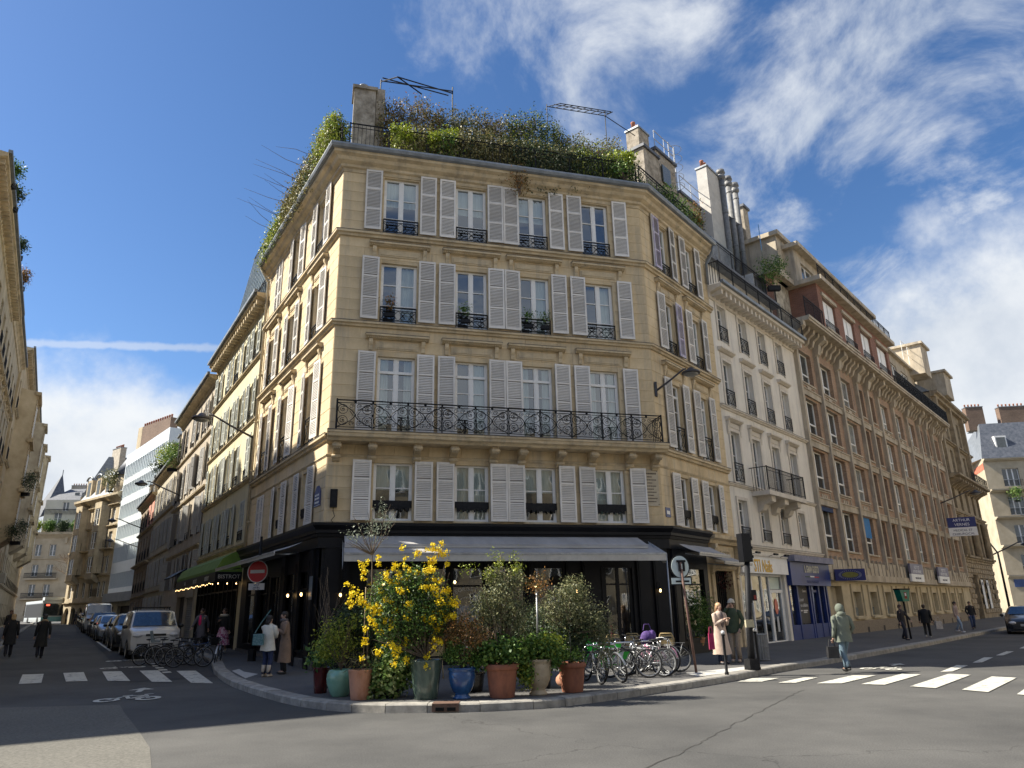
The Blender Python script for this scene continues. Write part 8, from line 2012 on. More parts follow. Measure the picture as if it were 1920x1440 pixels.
b = MB(GR); b.prism([(.30, .60), (.44, .60), (.52, .98), (.62, 1.0), (.60, 1.12), (.48, 1.16), (.40, 1.02)], -.06, .06); b.prism([(-.42, .70), (.30, .74), (.34, .84), (.20, .86), (-.45, .80)], -.10, .10); b.prism([(-.66, .60), (-.20, .58), (-.05, .25), (-.46, .28)], .05, .07); b.ell((.50, 0, 1.12), (.09, .08, .08), n=10, k=7); b.ell((.50, 0, 1.24), (.06, .06, .05), n=8, k=6); b.prism([(-.1, .2), (.1, .2), (.30, .7), (.12, .7)], -.045, .045); b.build('body_shell', t)
b = MB(WH); b.prism([(-.40, .64), (.20, .68), (.20, .70), (-.42, .69)], -.11, .11); b.prism([(-.42, .30), (-.15, .30), (-.30, .55), (-.5, .6)], .071, .08); b.build('white_trim', t)
b = MB(mat('purple_bag_cloth', (0.05, 0.025, 0.12), (0.12, 0.06, 0.25), scale=8, rough=.8, bump=.6, bscale=15)); b.ell((0, 0, 0), (.15, .10, .14), n=14, k=9); b.ell((.12, .02, .04), (.09, .08, .12), n=10, k=7); b.ell((-.08, 0, -.06), (.1, .09, .1), n=9, k=6); b.tube([(-.08, 0, .15), (-.05, 0, .28), (.06, 0, .28), (.1, 0, .15)], .01, n=5); b.build('purple_bag', loc=(2.98, 17.5, .93), label='purple cloth bag hanging on a handlebar among the parked bicycles', cat='bag')
gL = 'bicycles parked in the bay of the left street'
def LWp(s, w): q = LW(s, w); return q, gz(*q)
for lb, s_, w_, hd, mm, kw in (('black bicycle furthest left of the left street group, beside the white van', 6.6, 3.2, 60, BK, {}), ('dark bicycle with grey child seat in the left street group', 6.2, 2.8, 20, DG, dict(childseat=True, rackm=True)), ('black bicycle with pale hub in the middle of the left street group', 5.6, 2.6, 14, BK, {}),
                               ('black bicycle broadside and nearest the crossing in the left street group', 4.9, 2.4, 8, BK, dict(guard_=False)), ('dark bicycle with front basket in the left street group', 5.9, 2.0, 30, DG, dict(basket=M_IRON)), ('navy bicycle behind the basket one in the left street group', 6.5, 1.9, 45, BLU, {}), ('black bicycle standing end on at the kerb, furthest right of the left street group', 5.0, 1.55, 105, BK, dict(turn=.3))):
    q, z_ = LWp(s_, w_); bicycle(lb, q, R(hd), mm, z=z_, group=gL, lean=random.uniform(-.1, .15), **kw)

# ------------------------------------------------------------------ vehicles
M_HL = mat('headlamp', (0.45, 0.46, 0.48), (0.7, 0.7, 0.72), scale=12, rough=.1, spec=1); M_WIND = mat('windscreen_glass', (0.012, 0.025, 0.05), (0.03, 0.06, 0.11), scale=1, rough=.04, spec=1.0, coat=.5); M_TRIMB = mat('black_plastic', (0.012, 0.012, 0.013), (0.02, 0.02, 0.02), scale=8, rough=.6)
M_PLATE = mat('number_plate', (0.5, 0.5, 0.48), (0.3, 0.3, 0.3), scale=40, rough=.5, stretch=(1, 1, .3))
CARP = {  # x from nose to tail: (x, z_bottom, z_belt, z_top, half width at belt, half width at top)
    'hatch': (4.0, 1.72, [(0, .35, .62, .66, .62, .55), (.08, .22, .66, .74, .76, .66), (.45, .18, .80, .86, .84, .74), (1.05, .18, .90, .97, .86, .76), (1.15, .18, .91, 1.0, .86, .76), (1.85, .18, .93, 1.42, .86, .62), (2.6, .18, .94, 1.47, .86, .62), (3.3, .18, .95, 1.43, .86, .60), (3.85, .2, .93, 1.05, .80, .66), (4.0, .35, .85, .9, .68, .58)], 1.1, 1.9, 3.25),
    'sedan': (4.7, 1.82, [(0, .35, .60, .64, .66, .56), (.08, .2, .64, .72, .82, .70), (.5, .16, .76, .84, .90, .78), (1.25, .16, .88, .96, .91, .80), (1.35, .16, .89, .98, .91, .80), (2.1, .16, .91, 1.40, .91, .60), (2.9, .16, .92, 1.44, .91, .60), (3.6, .16, .93, 1.30, .90, .60), (4.2, .18, .95, 1.02, .88, .70), (4.62, .2, .92, .98, .82, .68), (4.7, .35, .8, .84, .7, .6)], 1.3, 2.15, 3.4),
    'suv': (4.3, 1.85, [(0, .40, .72, .78, .68, .58), (.08, .28, .80, .92, .84, .74), (.4, .24, .95, 1.02, .91, .82), (1.0, .24, 1.04, 1.10, .92, .82), (1.1, .24, 1.05, 1.13, .92, .82), (1.65, .24, 1.06, 1.58, .92, .68), (2.6, .24, 1.08, 1.64, .92, .68), (3.7, .24, 1.09, 1.58, .91, .66), (4.2, .26, 1.05, 1.12, .86, .72), (4.3, .4, .95, 1.0, .74, .62)], 1.05, 1.7, 3.65),
    'van': (4.4, 1.85, [(0, .40, .80, .88, .70, .60), (.07, .26, .92, 1.02, .86, .78), (.35, .22, 1.04, 1.12, .92, .84), (.80, .22, 1.08, 1.14, .93, .84), (.86, .22, 1.09, 1.17, .93, .86), (1.50, .22, 1.13, 1.78, .93, .76), (2.4, .22, 1.16, 1.84, .93, .78), (4.1, .22, 1.16, 1.82, .92, .76), (4.35, .24, 1.12, 1.5, .90, .76), (4.4, .4, 1.0, 1.1, .84, .7)], .80, 1.5, 4.0),
    'bigvan': (5.4, 2.0, [(0, .45, .95, 1.02, .76, .66), (.08, .28, 1.05, 1.18, .94, .86), (.4, .24, 1.2, 1.28, 1.0, .9), (.8, .24, 1.28, 1.36, 1.0, .92), (.88, .24, 1.3, 1.42, 1.0, .9), (1.5, .24, 1.32, 2.2, 1.0, .86), (2.5, .24, 1.34, 2.35, 1.0, .88), (5.2, .24, 1.34, 2.35, 1.0, .88), (5.36, .26, 1.3, 2.2, .98, .86), (5.4, .45, 1.2, 1.6, .9, .8)], .86, 1.55, 5.0),
}
def car(label, kind, loc, heading, paint, z=0.0, group=None, cat='car', name='parked_car', rails=False, lit=False):
    Lc_, Wc_, st, c0, c1, c2 = CARP[kind]
    t = thing(name, label, cat, (loc[0], loc[1], z), heading, group); t.scale = (.88,) * 3   # nose points to local -x
    b = MB(paint); rows = []
    for (x, zb, zw, zt, hw, ht) in st:
        prof = [(0, zb), (hw * .86, zb), (hw * .98, zb + .10), (hw * 1.02, (zb + zw) * .5 + .05), (hw, zw), (ht + (hw - ht) * .12 if zt - zw < .2 else ht + (hw - ht) * .06, zw + (zt - zw) * (.7 if zt - zw < .2 else .93)), (ht * .80, zt + .0), (0, zt + .02)]
        full = prof + [(-y, q) for y, q in reversed(prof[1:-1])]
        rows.append(b.av([(x - Lc_ / 2, y, q) for y, q in full])); n = len(full)
    for r0, r1 in zip(rows, rows[1:]):
        for k in range(n): b.f.append((r0 + k, r0 + (k + 1) % n, r1 + (k + 1) % n, r1 + k)); b.m.append(0); b.sm.append(True)
    b.f.append(tuple(rows[0] + k for k in range(n))); b.m.append(0); b.sm.append(False); b.f.append(tuple(rows[-1] + k for k in reversed(range(n)))); b.m.append(0); b.sm.append(False)
    me = b.mesh('body')
    me.set_sharp_from_angle(angle=R(32)); o = obj('body', me, t)
    def S(x):
        for a, c in zip(st, st[1:]):
            if a[0] <= x <= c[0]:
                f = (x - a[0]) / (c[0] - a[0]); return [a[i] + (c[i] - a[i]) * f for i in range(6)]
        return st[-1]
    e = .035
    A0, A1 = S(c0 + .08), S(c1 - .03)
    wsx0, wsx1 = c0 + .08 - Lc_ / 2, c1 - .03 - Lc_ / 2
    g_ = MB(M_WIND)
    nrm = Vector((-(A1[3] - A0[3]), 0, (wsx1 - wsx0))).normalized() * .03
    K = 6
    for k in range(K):
        y0, y1 = -1 + 2 * k / K, -1 + 2 * (k + 1) / K
        def P_(t_, y): 
            h_ = (A0[5] * 1.0 if t_ == 0 else A1[5] * .97) ; x_ = (wsx0 if t_ == 0 else wsx1) - .05 * (1 - y * y); zz = (A0[3] if t_ == 0 else A1[3]) - (.03 if t_ else 0)
            return (x_ + nrm.x, y * h_ * .95, zz + nrm.z)
        g_.face([P_(0, y0), P_(1, y0), P_(1, y1), P_(0, y1)], sm=True)
    g_.build('windscreen', t)
    for s_ in (-1, 1):
        g_ = MB(M_WIND)
        def Q(x, up_):
            s1 = S(x); y = (s1[4] + (s1[5] - s1[4]) * (.12 if not up_ else .80)) + .022; return (x - Lc_ / 2, s_ * y, s1[2] + .04 if not up_ else s1[2] + (s1[3] - s1[2]) * .82)
        xs_ = [c1 + .02, (c1 + c2) / 2 - .04]; g_.face([Q(c0 + .35, False), Q(xs_[1], False), Q(xs_[1], True), Q(c1 + .05, True)]); g_.face([Q(xs_[1] + .09, False), Q(c2 + .1, False), Q(c2 - .1, True), Q(xs_[1] + .09, True)]); g_.build('side_window', t)
        b = MB(M_TRIMB); s1 = S(c0 + .35); b.ell((c0 + .40 - Lc_ / 2, s_ * (s1[4] + .12), s1[2] + .07), (.06, .11, .08), n=10, k=6); b.build('wing_mirror', t)
    rw = {'hatch': .30, 'sedan': .34, 'suv': .35, 'van': .33, 'bigvan': .36}[kind]
    def wm():
        b = MB(M_RUBBER); n = 22; pr = [(rw - .07, -.10), (rw, -.09), (rw, .09), (rw - .07, .10)]
        b.T = Matrix.Rotation(math.pi / 2, 4, 'X'); b.lathe(pr, n, cap=False); b.lathe([(.001, -.06), (rw - .09, -.06), (rw - .07, -.10)], n, M_GREYMET, cap=False); b.lathe([(.001, .06), (rw - .09, .06), (rw - .07, .10)], n, M_GREYMET, cap=False)
        return b.mesh('wheel')
    W = cached(('cw', rw), wm)
    for x in (.78, Lc_ - .80):
        hw = S(x)[4]
        for s_ in (-1, 1):
            obj('wheel', W, t, (x - Lc_ / 2, s_ * (hw - .07), rw))
            b = MB(M_TRIMB); b.tube([(x - Lc_ / 2 + (rw + .045) * math.cos(a), s_ * (hw + .005), rw + (rw + .045) * math.sin(a)) for a in [math.pi * (i / 10 * 1.24 - .12) for i in range(11)]], .03, n=5); b.build('wheel_arch', t)
            b = MB(M_ROOM); 
    f0 = S(.05); h0 = f0[4]
    b = MB(M_TRIMB); b.box(-Lc_ / 2 - .035, -Lc_ / 2 + .12, -h0 * .8, h0 * .8, .28, .34 + (f0[2] - .34) * .38); b.box(-Lc_ / 2 - .02, -Lc_ / 2 + .1, -h0 * .45, h0 * .45, f0[2] - .06, f0[2] + .02); b.build('grille', t)
    b = MB(M_PLATE); b.box(-Lc_ / 2 - .05, -Lc_ / 2 - .036, -.26, .26, .42, .53); b.build('number_plate', t)
    for s_ in (-1, 1):
        b = MB(M_HL); b.ell((.05 - Lc_ / 2, s_ * h0 * .80, f0[2] - .03), (.11, .19, .085), n=12, k=7); b.build('headlight', t)
    b = MB(M_TRIMB); b.box(-Lc_ / 2 + .06, Lc_ / 2 - .06, -S(2)[4] * .96, S(2)[4] * .96, .16, .30); b.build('sill', t)
    if rails:
        b = MB(M_TRIMB)
        for x in (1.9, 2.7, 3.5): b.bar((x - Lc_ / 2, -.66, 1.93), (x - Lc_ / 2, .66, 1.93), .025); b.bar((x - Lc_ / 2, -.62, 1.80), (x - Lc_ / 2, -.62, 1.93), .02); b.bar((x - Lc_ / 2, .62, 1.80), (x - Lc_ / 2, .62, 1.93), .02)
        for y in (-.62, .62): b.bar((-.35, y, 1.93), (1.35, y, 1.93), .018)
        b.bar((-.55, 0, 1.82), (-.62, 0, 2.15), .008); b.build('roof_rack', t)
    return t
def cp_(name, c, metal=.0): return mat(name, c, rough=.28, coat=.8, metal=metal)
hd_ = math.atan2(dLs.y, dLs.x)          # tail points up the street, noses face the viewer
gC = 'cars parked nose to tail in the left street'
def pc(lb, kind, s_, w_, paint, **kw):
    q = LW(s_, w_); car(lb, kind, q, hd_, paint, z=gz(*q), group=gC, **kw)
pc('white passenger van with roof rack, nearest parked vehicle in the left street', 'van', 11.2, 2.85, cp_('white_car_paint', (0.55, 0.55, 0.54)), cat='van', name='parked_van', rails=True)
pc('dark grey parked car right behind the white van', 'suv', 16.6, 2.95, cp_('charcoal_car_paint', (0.035, 0.038, 0.042), .3))
pc('black parked hatchback, third vehicle in the left street', 'hatch', 21.6, 2.9, cp_('black_car_paint', (0.015, 0.015, 0.017)))
pc('silver blue hatchback with bright windscreen, fourth in the left street', 'hatch', 26.6, 3.1, cp_('silver_blue_paint', (0.32, 0.36, 0.42), .3))
pc('white parked hatchback behind the silver blue one', 'hatch', 31.5, 3.05, MATS['white_car_paint'])
pc('dark blue parked car, sixth in the left street', 'suv', 36.4, 3.0, cp_('dark_blue_car_paint', (0.02, 0.035, 0.07)))
pc('white delivery van standing taller than the parked cars', 'bigvan', 44.0, 3.0, cp_('van_white_paint', (0.42, 0.43, 0.45)), cat='van', name='parked_van')
for k, (kd, pn) in enumerate((('hatch', 'black_car_paint'), ('suv', 'charcoal_car_paint'), ('hatch', 'dark_blue_car_paint'), ('suv', 'black_car_paint'), ('hatch', 'charcoal_car_paint'), ('suv', 'black_car_paint'))):
    pc(['ninth', 'tenth', 'eleventh', 'twelfth', 'thirteenth', 'last'][k] + ' vehicle of the left street row, a dark car far beyond the tall white van', kd, 52 + k * 5.4, 2.9 - k * .1, MATS[pn])
cc = Vector((25.1, 37.6)); car('black saloon with chrome edged grille at the right picture edge', 'sedan', cc, math.atan2(dB.y, dB.x) + R(8), cp_('glossy_black_paint', (0.012, 0.014, 0.018)), z=0, name='black_car')
car('dark hatchback behind the black saloon at the right edge', 'hatch', cc + dB * 9 + Vector((3.0, 0)), math.atan2(dB.y, dB.x), MATS['charcoal_car_paint'], z=0)
# bus crossing at the far end
bp_ = PLW(96, 5.8)
bp_ = PLW(97, 6.9)
t = thing('city_bus', 'white and pale green articulated city bus at the far end of the left street', 'bus', (bp_.x, bp_.y, gz(bp_.x, bp_.y)), R(-48))
b = MB(cp_('bus_white', (0.55, 0.60, 0.60))); b.box(-12, 0, 0, 2.5, .35, 3.0); b.box(-12, -.05, -.06, 2.56, 2.72, 3.05); b.box(-1.3, .1, .1, 2.4, 3.05, 3.45); b.build('body', t)
b = MB(M_DGLASS); b.box(-11.8, -.05, -.02, 0, .9, 2.65, mat('bus_dark_side', (0.01, 0.012, 0.014), rough=.6)); b.box(0.001, .03, .15, 2.35, 1.1, 2.65); b.build('window', t)
b = MB(mat('bus_teal', (0.16, 0.38, 0.40), rough=.3)); b.box(0.0, .05, 0, 2.5, .35, .95); b.build('bumper', t)
b = MB(mat('red_display', (.6, .05, .03), emit=((1, .1, .05), 1.5))); b.box(.03, .05, .4, .8, 2.35, 2.55); b.build('route_display', t)
for x in (-2.2, -9): b = MB(M_RUBBER); b.T = Matrix.Translation((x, .1, .48)) @ Matrix.Rotation(math.pi / 2, 4, 'X'); b.lathe([(.48, -.15), (.48, .15)], 16); b.build('wheel', t)

# ------------------------------------------------------------------ people
def person(label, p, face, h=1.70, z=None, top=(.02, .02, .02), hem=.55, flare=.0, legs=(.02, .02, .03), shoe=(.02, .02, .02), hair=(.03, .02, .015), long=0.0, stride=.0, armL='down', armR='down', hood=False, skirt=None, scarf=None, hat=None, top2=None, lean=0.0, skin=(.42, .26, .19), bulk=1.0, bare=False, collar=None, tights=None, headtilt=0.0, bun=False):
    s = h / 1.70 * .885
    zz = (PZ + gz(*p)) if z is None else z
    t = thing('person', label, 'person', (p[0], p[1], zz), face); t.scale = (s, s, s)     # faces local +y
    mk = lambda n, c, r=.85, c2=None, sc_=6: mat('%s_%02x%02x%02x' % (n, *[int(min(1, q) ** .45 * 255) for q in c]), c, tuple(min(1, q * 1.35 + .004) for q in c) if c2 is None else c2, scale=sc_, rough=r, bump=.25, bscale=25)
    M_SK = mat('skin_%02x' % int(skin[0] * 255), skin, rough=.55)
    st = stride
    hipz, kz = .90, .48
    LEG = {}
    for s_ in (-1, 1):
        f = st * s_
        hip = Vector((.09 * s_, 0, hipz)); ank = Vector((.09 * s_, f * .42, .09 + (.05 if f < -.1 else 0))); knee = (hip + ank) / 2 + Vector((0, .05 + abs(f) * .10, 0)); knee.z = kz
        LEG[s_] = (hip, knee, ank, ank + Vector((0, .15, -.045)))
    ARM = {}
    for s_, md in ((-1, armL), (1, armR)):
        sh = Vector((.172 * s_ * bulk, 0 + lean * .5, 1.385))
        if md == 'down': el, wr = sh + Vector((.05 * s_, -.03, -.28)), sh + Vector((.07 * s_, .03, -.52))
        elif md == 'fwd': el, wr = sh + Vector((.04 * s_, .16, -.24)), sh + Vector((.05 * s_, .30, -.42))
        elif md == 'back': el, wr = sh + Vector((.05 * s_, -.15, -.24)), sh + Vector((.06 * s_, -.16, -.48))
        elif md == 'phone': el, wr = sh + Vector((.03 * s_, .05, -.28)), sh + Vector((-.10 * s_, .26, -.16))
        elif md == 'pocket': el, wr = sh + Vector((.10 * s_, -.04, -.27)), sh + Vector((.02 * s_, .10, -.48))
        elif md == 'up': el, wr = sh + Vector((.12 * s_, .10, -.18)), sh + Vector((-.08 * s_, .16, .10))
        ARM[s_] = (sh, el, wr)
    # body: one skinned surface
    V = [Vector((0, 0, .93)), Vector((0, lean * .2, 1.12)), Vector((0, lean * .5, 1.32)), Vector((0, lean * .6, 1.44)), Vector((0, lean * .7 + .01, 1.50)), Vector((0, lean * .8 + .015, 1.585)), Vector((0, lean * .8 + .01, 1.65))]
    rad = [(.145, .11), (.125, .095), (.15, .105), (.06, .06), (.052, .052), (.078, .095), (.060, .072)]
    E_ = [(i, i + 1) for i in range(6)]
    for s_ in (-1, 1):
        a = len(V); V += list(LEG[s_]); rad += [(.088, .09), (.056, .058), (.038, .042), (.036, .026)]; E_ += [(0, a), (a, a + 1), (a + 1, a + 2), (a + 2, a + 3)]
        a = len(V); sh, el, wr = ARM[s_]; hd_v = wr + (wr - el).normalized() * .075
        V += [sh, el, wr, hd_v]; rad += [(.058, .058), (.042, .042), (.029, .027), (.036, .020)]; E_ += [(2, a), (a, a + 1), (a + 1, a + 2), (a + 2, a + 3)]
        dr_ = (wr - el).normalized(); sd_ = dr_.cross(Vector((0, 0, 1)) if abs(dr_.z) < .9 else Vector((0, 1, 0))).normalized()
        for k, (off, ln) in enumerate(((-.030, .062), (-.010, .075), (.010, .070), (.030, .055))):
            c = len(V); V += [hd_v + sd_ * off * .8 + dr_ * .03, hd_v + sd_ * off + dr_ * ln + Vector((0, .012, 0))]; rad += [(.0095, .0095), (.0075, .0075)]; E_ += [(a + 3, c), (c, c + 1)]
        c = len(V); V += [hd_v - sd_ * .045 - dr_ * .01, hd_v - sd_ * .062 + dr_ * .03]; rad += [(.011, .011), (.009, .009)]; E_ += [(a + 3, c), (c, c + 1)]
    nose = len(V); V.append(Vector((0, lean * .8 + .115, 1.575))); rad.append((.012, .014)); E_.append((5, nose))
    me = bpy.data.meshes.new('body'); me.from_pydata([tuple(v) for v in V], E_, []); me.materials.append(M_SK)
    bo = obj('body', me, t); bo.modifiers.new('skin', 'SKIN')
    for i, (a, c) in enumerate(rad): me.skin_vertices[0].data[i].radius = (a, c)
    me.skin_vertices[0].data[0].use_root = True
    sb = bo.modifiers.new('sub', 'SUBSURF'); sb.levels = 1; sb.render_levels = 1
    hy = lean * .8
    fc = MB(mat('eye_dark', (.02, .015, .01)))
    for s_ in (-1, 1): fc.ell((.032 * s_, hy + .092, 1.60), (.011, .008, .007), n=6, k=4); fc.box(.018 * s_, .046 * s_, hy + .092, hy + .10, 1.618, 1.623)
    fc.ell((0, hy + .098, 1.535), (.022, .008, .006), m=mat('lips', (.30, .09, .08)), n=6, k=4); fc.build('face', t)
    for s_ in (-1, 1): b = MB(M_SK); b.ell((.078 * s_, hy + .005, 1.575), (.012, .02, .03), n=6, k=5); b.build('ear', t)
    # trousers / legs
    if not bare:
        lm = mk('leg_cloth', legs, sc_=9); b = MB(lm)
        for s_ in (-1, 1):
            hip, knee, ank, toe = LEG[s_]; b.tube([hip + Vector((0, 0, .06)), hip.lerp(knee, .4), knee, knee.lerp(ank, .5), ank + Vector((0, 0, .0))], [.088 * bulk, .088, .070, .064, .060], n=10)
        b.ell((0, 0, .93), (.145 * bulk, .105, .12), n=12, k=7); b.build('trousers', t)
    sm = mk('shoe', shoe, .5); 
    for s_ in (-1, 1):
        ank, toe = LEG[s_][2], LEG[s_][3]; b = MB(sm); b.ell((ank.x, ank.y + .055, ank.z - .045), (.045, .13, .045), n=10, k=6); b.ell((ank.x, ank.y, ank.z + .02), (.047, .055, .07), n=8, k=5); b.build('shoe', t)
        if tights: b = MB(sm); b.tube([(ank.x, ank.y, ank.z), (ank.x, ank.y * .9, ank.z + .24)], [.055, .065], n=8); b.build('boot_shaft', t)
    # coat: rings from neck to hem, plus sleeves
    cm = mk('coat', top, sc_=4); b = MB(cm)
    zs_ = [1.475, 1.445, 1.41, 1.36, 1.24, 1.08, .95]; rx = [.065, .105, .148, .178, .182, .168, .180]; ry = [.065, .085, .105, .12, .128, .122, .135]
    zc = .80
    while zc > hem + .02: zs_.append(zc); f = (0.95 - zc) * flare; rx.append(.182 + f); ry.append(.145 + f); zc -= .15
    f = (0.95 - hem) * flare; zs_.append(hem); rx.append(.185 + f); ry.append(.148 + f)
    ring = []
    for zq, a, c in zip(zs_, rx, ry):
        ph = zq * 7; oy = lean * max(0, (zq - .9)) * 1.0
        ring.append(b.av([(a * bulk * math.cos(2 * math.pi * k / 16) * (1 + .03 * math.sin(3 * k + ph)), oy + c * bulk * math.sin(2 * math.pi * k / 16) * (1 + .04 * math.sin(2 * k + ph)), zq + (.012 * math.sin(k * 1.3) if zq == hem else 0)) for k in range(16)]))
    for a, c in zip(ring, ring[1:]):
        for k in range(16): b.f.append((a + k, a + (k + 1) % 16, c + (k + 1) % 16, c + k)); b.m.append(0); b.sm.append(True)
    for s_ in (-1, 1):
        sh, el, wr = ARM[s_]; b.tube([Vector((.10 * s_ * bulk, sh.y, 1.37)), Vector((.145 * s_ * bulk, sh.y, 1.382)), sh + Vector((.012 * s_, 0, -.02)), sh.lerp(el, .3), sh.lerp(el, .7), el, el.lerp(wr, .6), wr], [.04, .058, .066, .064 * bulk, .060, .054, .048, .043], n=10)
    b.build('coat' if hem < .8 else 'jacket', t)
    if top2: b = MB(mk('inner_top', top2)); b.ell((0, .10 + lean * .4, 1.22), (.075, .05, .24), n=10, k=7); b.build('shirt_front', t)
    if skirt:
        b = MB(skirt); b.lathe([(.15, 1.0), (.18, .88), (.24, .6), (.29, .36), (.30, .33)], 20, cap=False); b.build('skirt', t)
    if scarf: b = MB(mk('scarf', scarf)); b.tube([(.08 * math.cos(a), hy + .075 * math.sin(a), 1.46 + .01 * math.sin(3 * a)) for a in [2 * math.pi * i / 12 for i in range(12)]], .045, n=8, closed=True); b.build('scarf', t)
    if collar: b = MB(mk('collar', collar, c2=tuple(q * 1.2 for q in collar))); b.tube([(.13 * math.cos(a), hy * .6 + .095 * math.sin(a), 1.435) for a in [math.pi * (.75 + 1.5 * i / 12) + math.pi * 1.0 - math.pi * .25 for i in range(13)]], .05, n=8); b.build('fur_collar', t)
    if hood: b = MB(cm); b.ell((0, hy - .008, 1.60), (.115, .125, .135), n=14, k=9); b.ell((0, hy - .06, 1.46), (.13, .10, .08), n=12, k=6); b.build('hood', t)
    else:
        hm = mat('hair_%02x%02x' % (int(hair[0] * 255), int(hair[1] * 255)), hair, tuple(q * 2 for q in hair), scale=30, rough=.6, stretch=(1, 1, .2)); b = MB(hm)
        b.ell((0, hy - .016, 1.628), (.090, .100, .085), n=14, k=8); b.ell((0, hy - .045, 1.585), (.086, .068, .09), n=12, k=7)
        if long: b.tube([(0, hy - .05, 1.60), (0, hy - .085, 1.50), (0, hy - .10, 1.50 - long)], [.085, .085, .055], n=10, flat=.5)
        if bun: b.ell((0, hy - .08, 1.69), (.045, .045, .045), n=8, k=6)
        b.build('hair', t)
    if hat: b = MB(mk('hat', hat)); b.ell((0, hy - .005, 1.665), (.098, .105, .08), n=12, k=7); b.tube([(.10 * math.cos(a), hy + .107 * math.sin(a), 1.635) for a in [2 * math.pi * i / 14 for i in range(14)]], .018, n=6, closed=True); b.build('hat', t)
    return t
def bag(label, P_, z, sz, m, strap=None, name='bag'):
    t = thing(name, label, 'bag', (P_[0], P_[1], z)); b = MB(m); x, y, h_ = sz
    b.prism([(-x / 2, 0), (x / 2, 0), (x / 2 * .92, h_), (-x / 2 * .92, h_)], -y / 2, y / 2); b.build('bag_body', t)
    b = MB(m); b.tube(strap or [(-x * .3, 0, h_), (-x * .2, 0, h_ + .16), (x * .2, 0, h_ + .16), (x * .3, 0, h_)], .012, n=5); b.build('strap', t); return t
# heading 0 faces away from the viewer (+y)
person('woman in a cream fleece jacket and pale fur boots with her back turned', (-6.15, 18.85), R(-20), 1.62, top=(.50, .48, .42), hem=.72, flare=.12, legs=(.015, .025, .07), shoe=(.40, .33, .25), hair=(.012, .01, .01), long=.06, tights=True, bulk=1.12, armR='phone', armL='fwd')
bag('teal and grey patterned shoulder bag carried on the cream jacket', (-6.32, 18.62), .88, (.26, .10, .26), mat('teal_pattern_cloth', (0.03, 0.12, 0.12), (0.16, 0.24, 0.26), scale=22, rough=.8), strap=[(-.1, 0, .28), (.02, .02, .5), (.16, .06, .72), (.22, .1, .82)])
person('person in a long camel coat and grey scarf looking down beside the cream jacket', (-5.95, 19.6), R(120), 1.72, top=(.20, .135, .095), hem=.32, flare=.06, legs=(.01, .01, .012), shoe=(.01, .01, .01), hair=(.015, .012, .01), scarf=(.10, .09, .09), armR='phone', armL='phone', lean=.10)
PKS = mat('pink_patterned_skirt', (0.30, 0.035, 0.14), (0.62, 0.45, 0.52), scale=14, rough=.85, lo=.45, hi=.55)
person('woman in a black jacket with cream fur collar and pink patterned skirt', (-10.35, 26.75), R(178), 1.72, top=(.012, .012, .012), hem=.88, bare=True, shoe=(.60, .60, .60), skirt=PKS, hair=(.035, .02, .012), long=.05, collar=(.48, .42, .32), armR='phone', armL='down', stride=.35, bulk=1.1)
person('woman in an open grey coat over a bright pink top walking beside the pink skirt', (-11.75, 28.2), R(170), 1.70, top=(.085, .08, .095), hem=.55, flare=.1, legs=(.015, .015, .02), hair=(.02, .012, .01), long=.12, top2=(.62, .02, .13), scarf=(.06, .045, .05), armL='back', armR='fwd', stride=.3)
person('person in a long black coat with a pale scarf walking away on the left road', (-17.0, 27.2), R(40), 1.70, z=gz(-17, 27.2) + .01, top=(.010, .010, .010), hem=.45, flare=.12, stride=.3, scarf=(.28, .21, .13), armR='back', hair=(.02, .02, .02))
person('fair haired person in a black coat walking away nearest the left picture edge', (-18.6, 27.9), R(38), 1.72, z=gz(-18.6, 27.9) + .01, top=(.010, .010, .012), hem=.5, flare=.1, stride=.35, hair=(.30, .20, .10), long=.04)
person('dark haired pedestrian approaching behind the two black coats', (-26.5, 39.5), R(200), 1.70, z=gz(-26.5, 39.5) + .13, top=(.02, .018, .02), hem=.6, hair=(.08, .04, .02), long=.1, stride=.2)
person('pedestrian in black at the extreme left behind the fair haired person', (-28.2, 39.9), R(195), 1.70, z=gz(-28.2, 39.9) + .13, top=(.015, .015, .018), hem=.6, stride=.2)
for k, (s_, w_, c_) in enumerate(((88, 3.2, (.02, .02, .03)), (90, 2.6, (.30, .30, .32)), (84, 2.2, (.02, .02, .02)))):
    q = LW(s_, w_); person(['dark', 'light grey', 'second dark'][k] + ' clad figure far down the left street by the bare tree', q, R(150 + k * 40), 1.72, z=gz(*q), top=c_, hem=.6, stride=.2)
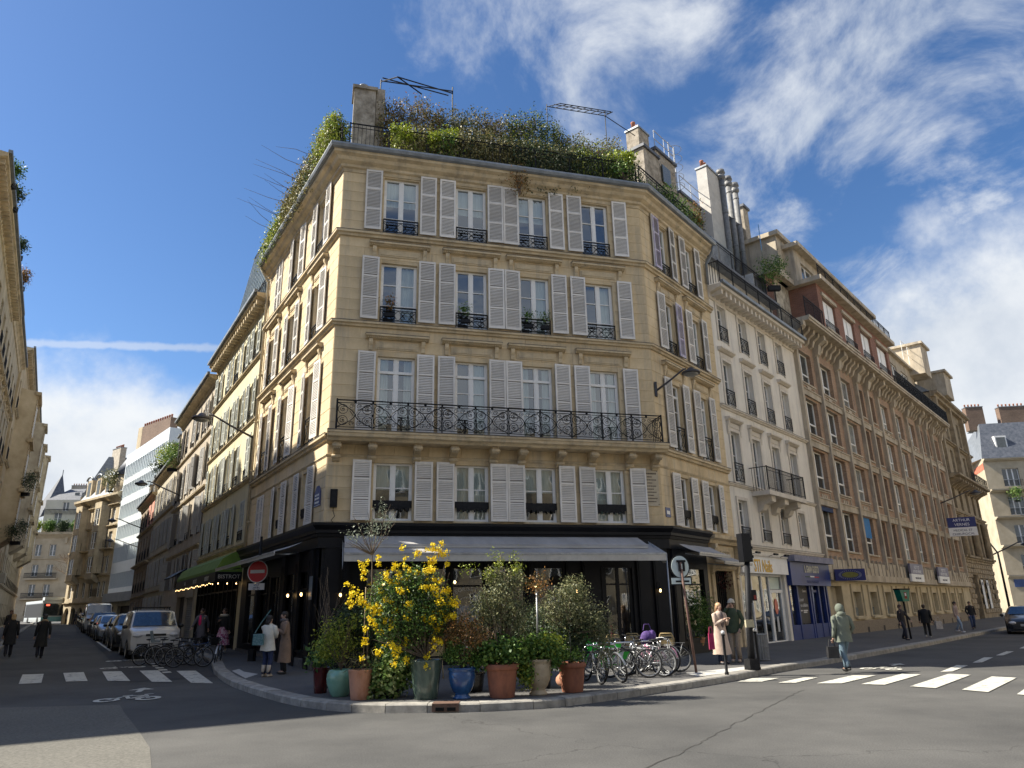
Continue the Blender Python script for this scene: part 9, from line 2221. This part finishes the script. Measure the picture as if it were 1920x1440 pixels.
person('woman in an open pale beige trench coat looking at her phone by the bollard', (5.3, 19.9), R(205), 1.72, top=(.40, .31, .25), hem=.28, flare=.14, legs=(.012, .02, .05), shoe=(.015, .015, .02), hair=(.35, .22, .12), long=.28, armL='phone', armR='phone', lean=.05, top2=(.10, .08, .08), bulk=1.05)
bag('deep pink scarf and bag hanging beside the beige trench coat', (4.98, 19.62), .52, (.14, .07, .38), mat('crimson_cloth', (0.26, 0.015, 0.07), (0.36, 0.03, 0.10), scale=9, rough=.9))
person('person in a dark green jacket and cream knitted hat raising a hand', (5.85, 20.55), R(150), 1.80, top=(.035, .05, .025), hem=.80, legs=(.28, .22, .16), shoe=(.35, .28, .22), hat=(.52, .46, .36), armR='up', armL='pocket', bulk=1.05)
person('man in a grey green hooded parka and jeans crossing the road with a black bag', (7.87, 18.45), R(12), 1.74, z=.012, top=(.105, .12, .095), hem=.76, flare=.05, legs=(.10, .15, .19), shoe=(.015, .015, .015), hood=True, stride=.45, armL='down', armR='pocket', bulk=1.22)
bag('small black bag carried low by the hooded man', (7.52, 18.35), .34, (.26, .12, .26), mat('black_nylon', (0.012, 0.012, 0.014), (0.025, 0.025, 0.028), scale=8, rough=.6))
person('pedestrian in dark clothes walking behind the green box sign', (15.3, 30.2), R(-150), 1.52, top=(.02, .016, .016), hem=.7, hair=(.05, .03, .02), stride=.35, armL='fwd')
person('person dressed in black with a rucksack and a pale tote on the right pavement', (17.1, 31.8), R(-35), 1.50, top=(.008, .008, .008), hem=.75, legs=(.008, .008, .008), shoe=(.4, .4, .4), stride=.25, bulk=1.3)
bag('pale printed tote bag held by the person in black', (17.5, 31.6), .48, (.28, .10, .30), mat('printed_canvas', (0.30, 0.27, 0.24), (0.50, 0.46, 0.42), scale=18, rough=.9))
person('person in a beige pink sweatshirt and light jeans on the right pavement', (21.1, 36.4), R(-140), 1.60, top=(.32, .24, .20), hem=.86, legs=(.22, .28, .36), shoe=(.6, .6, .6), stride=.4, hair=(.015, .012, .012))
person('person in a black jumper and blue jeans furthest along the right pavement', (23.9, 39.9), R(160), 1.58, top=(.012, .012, .014), hem=.86, legs=(.04, .06, .12), stride=.4, armR='pocket', hair=(.03, .02, .015))
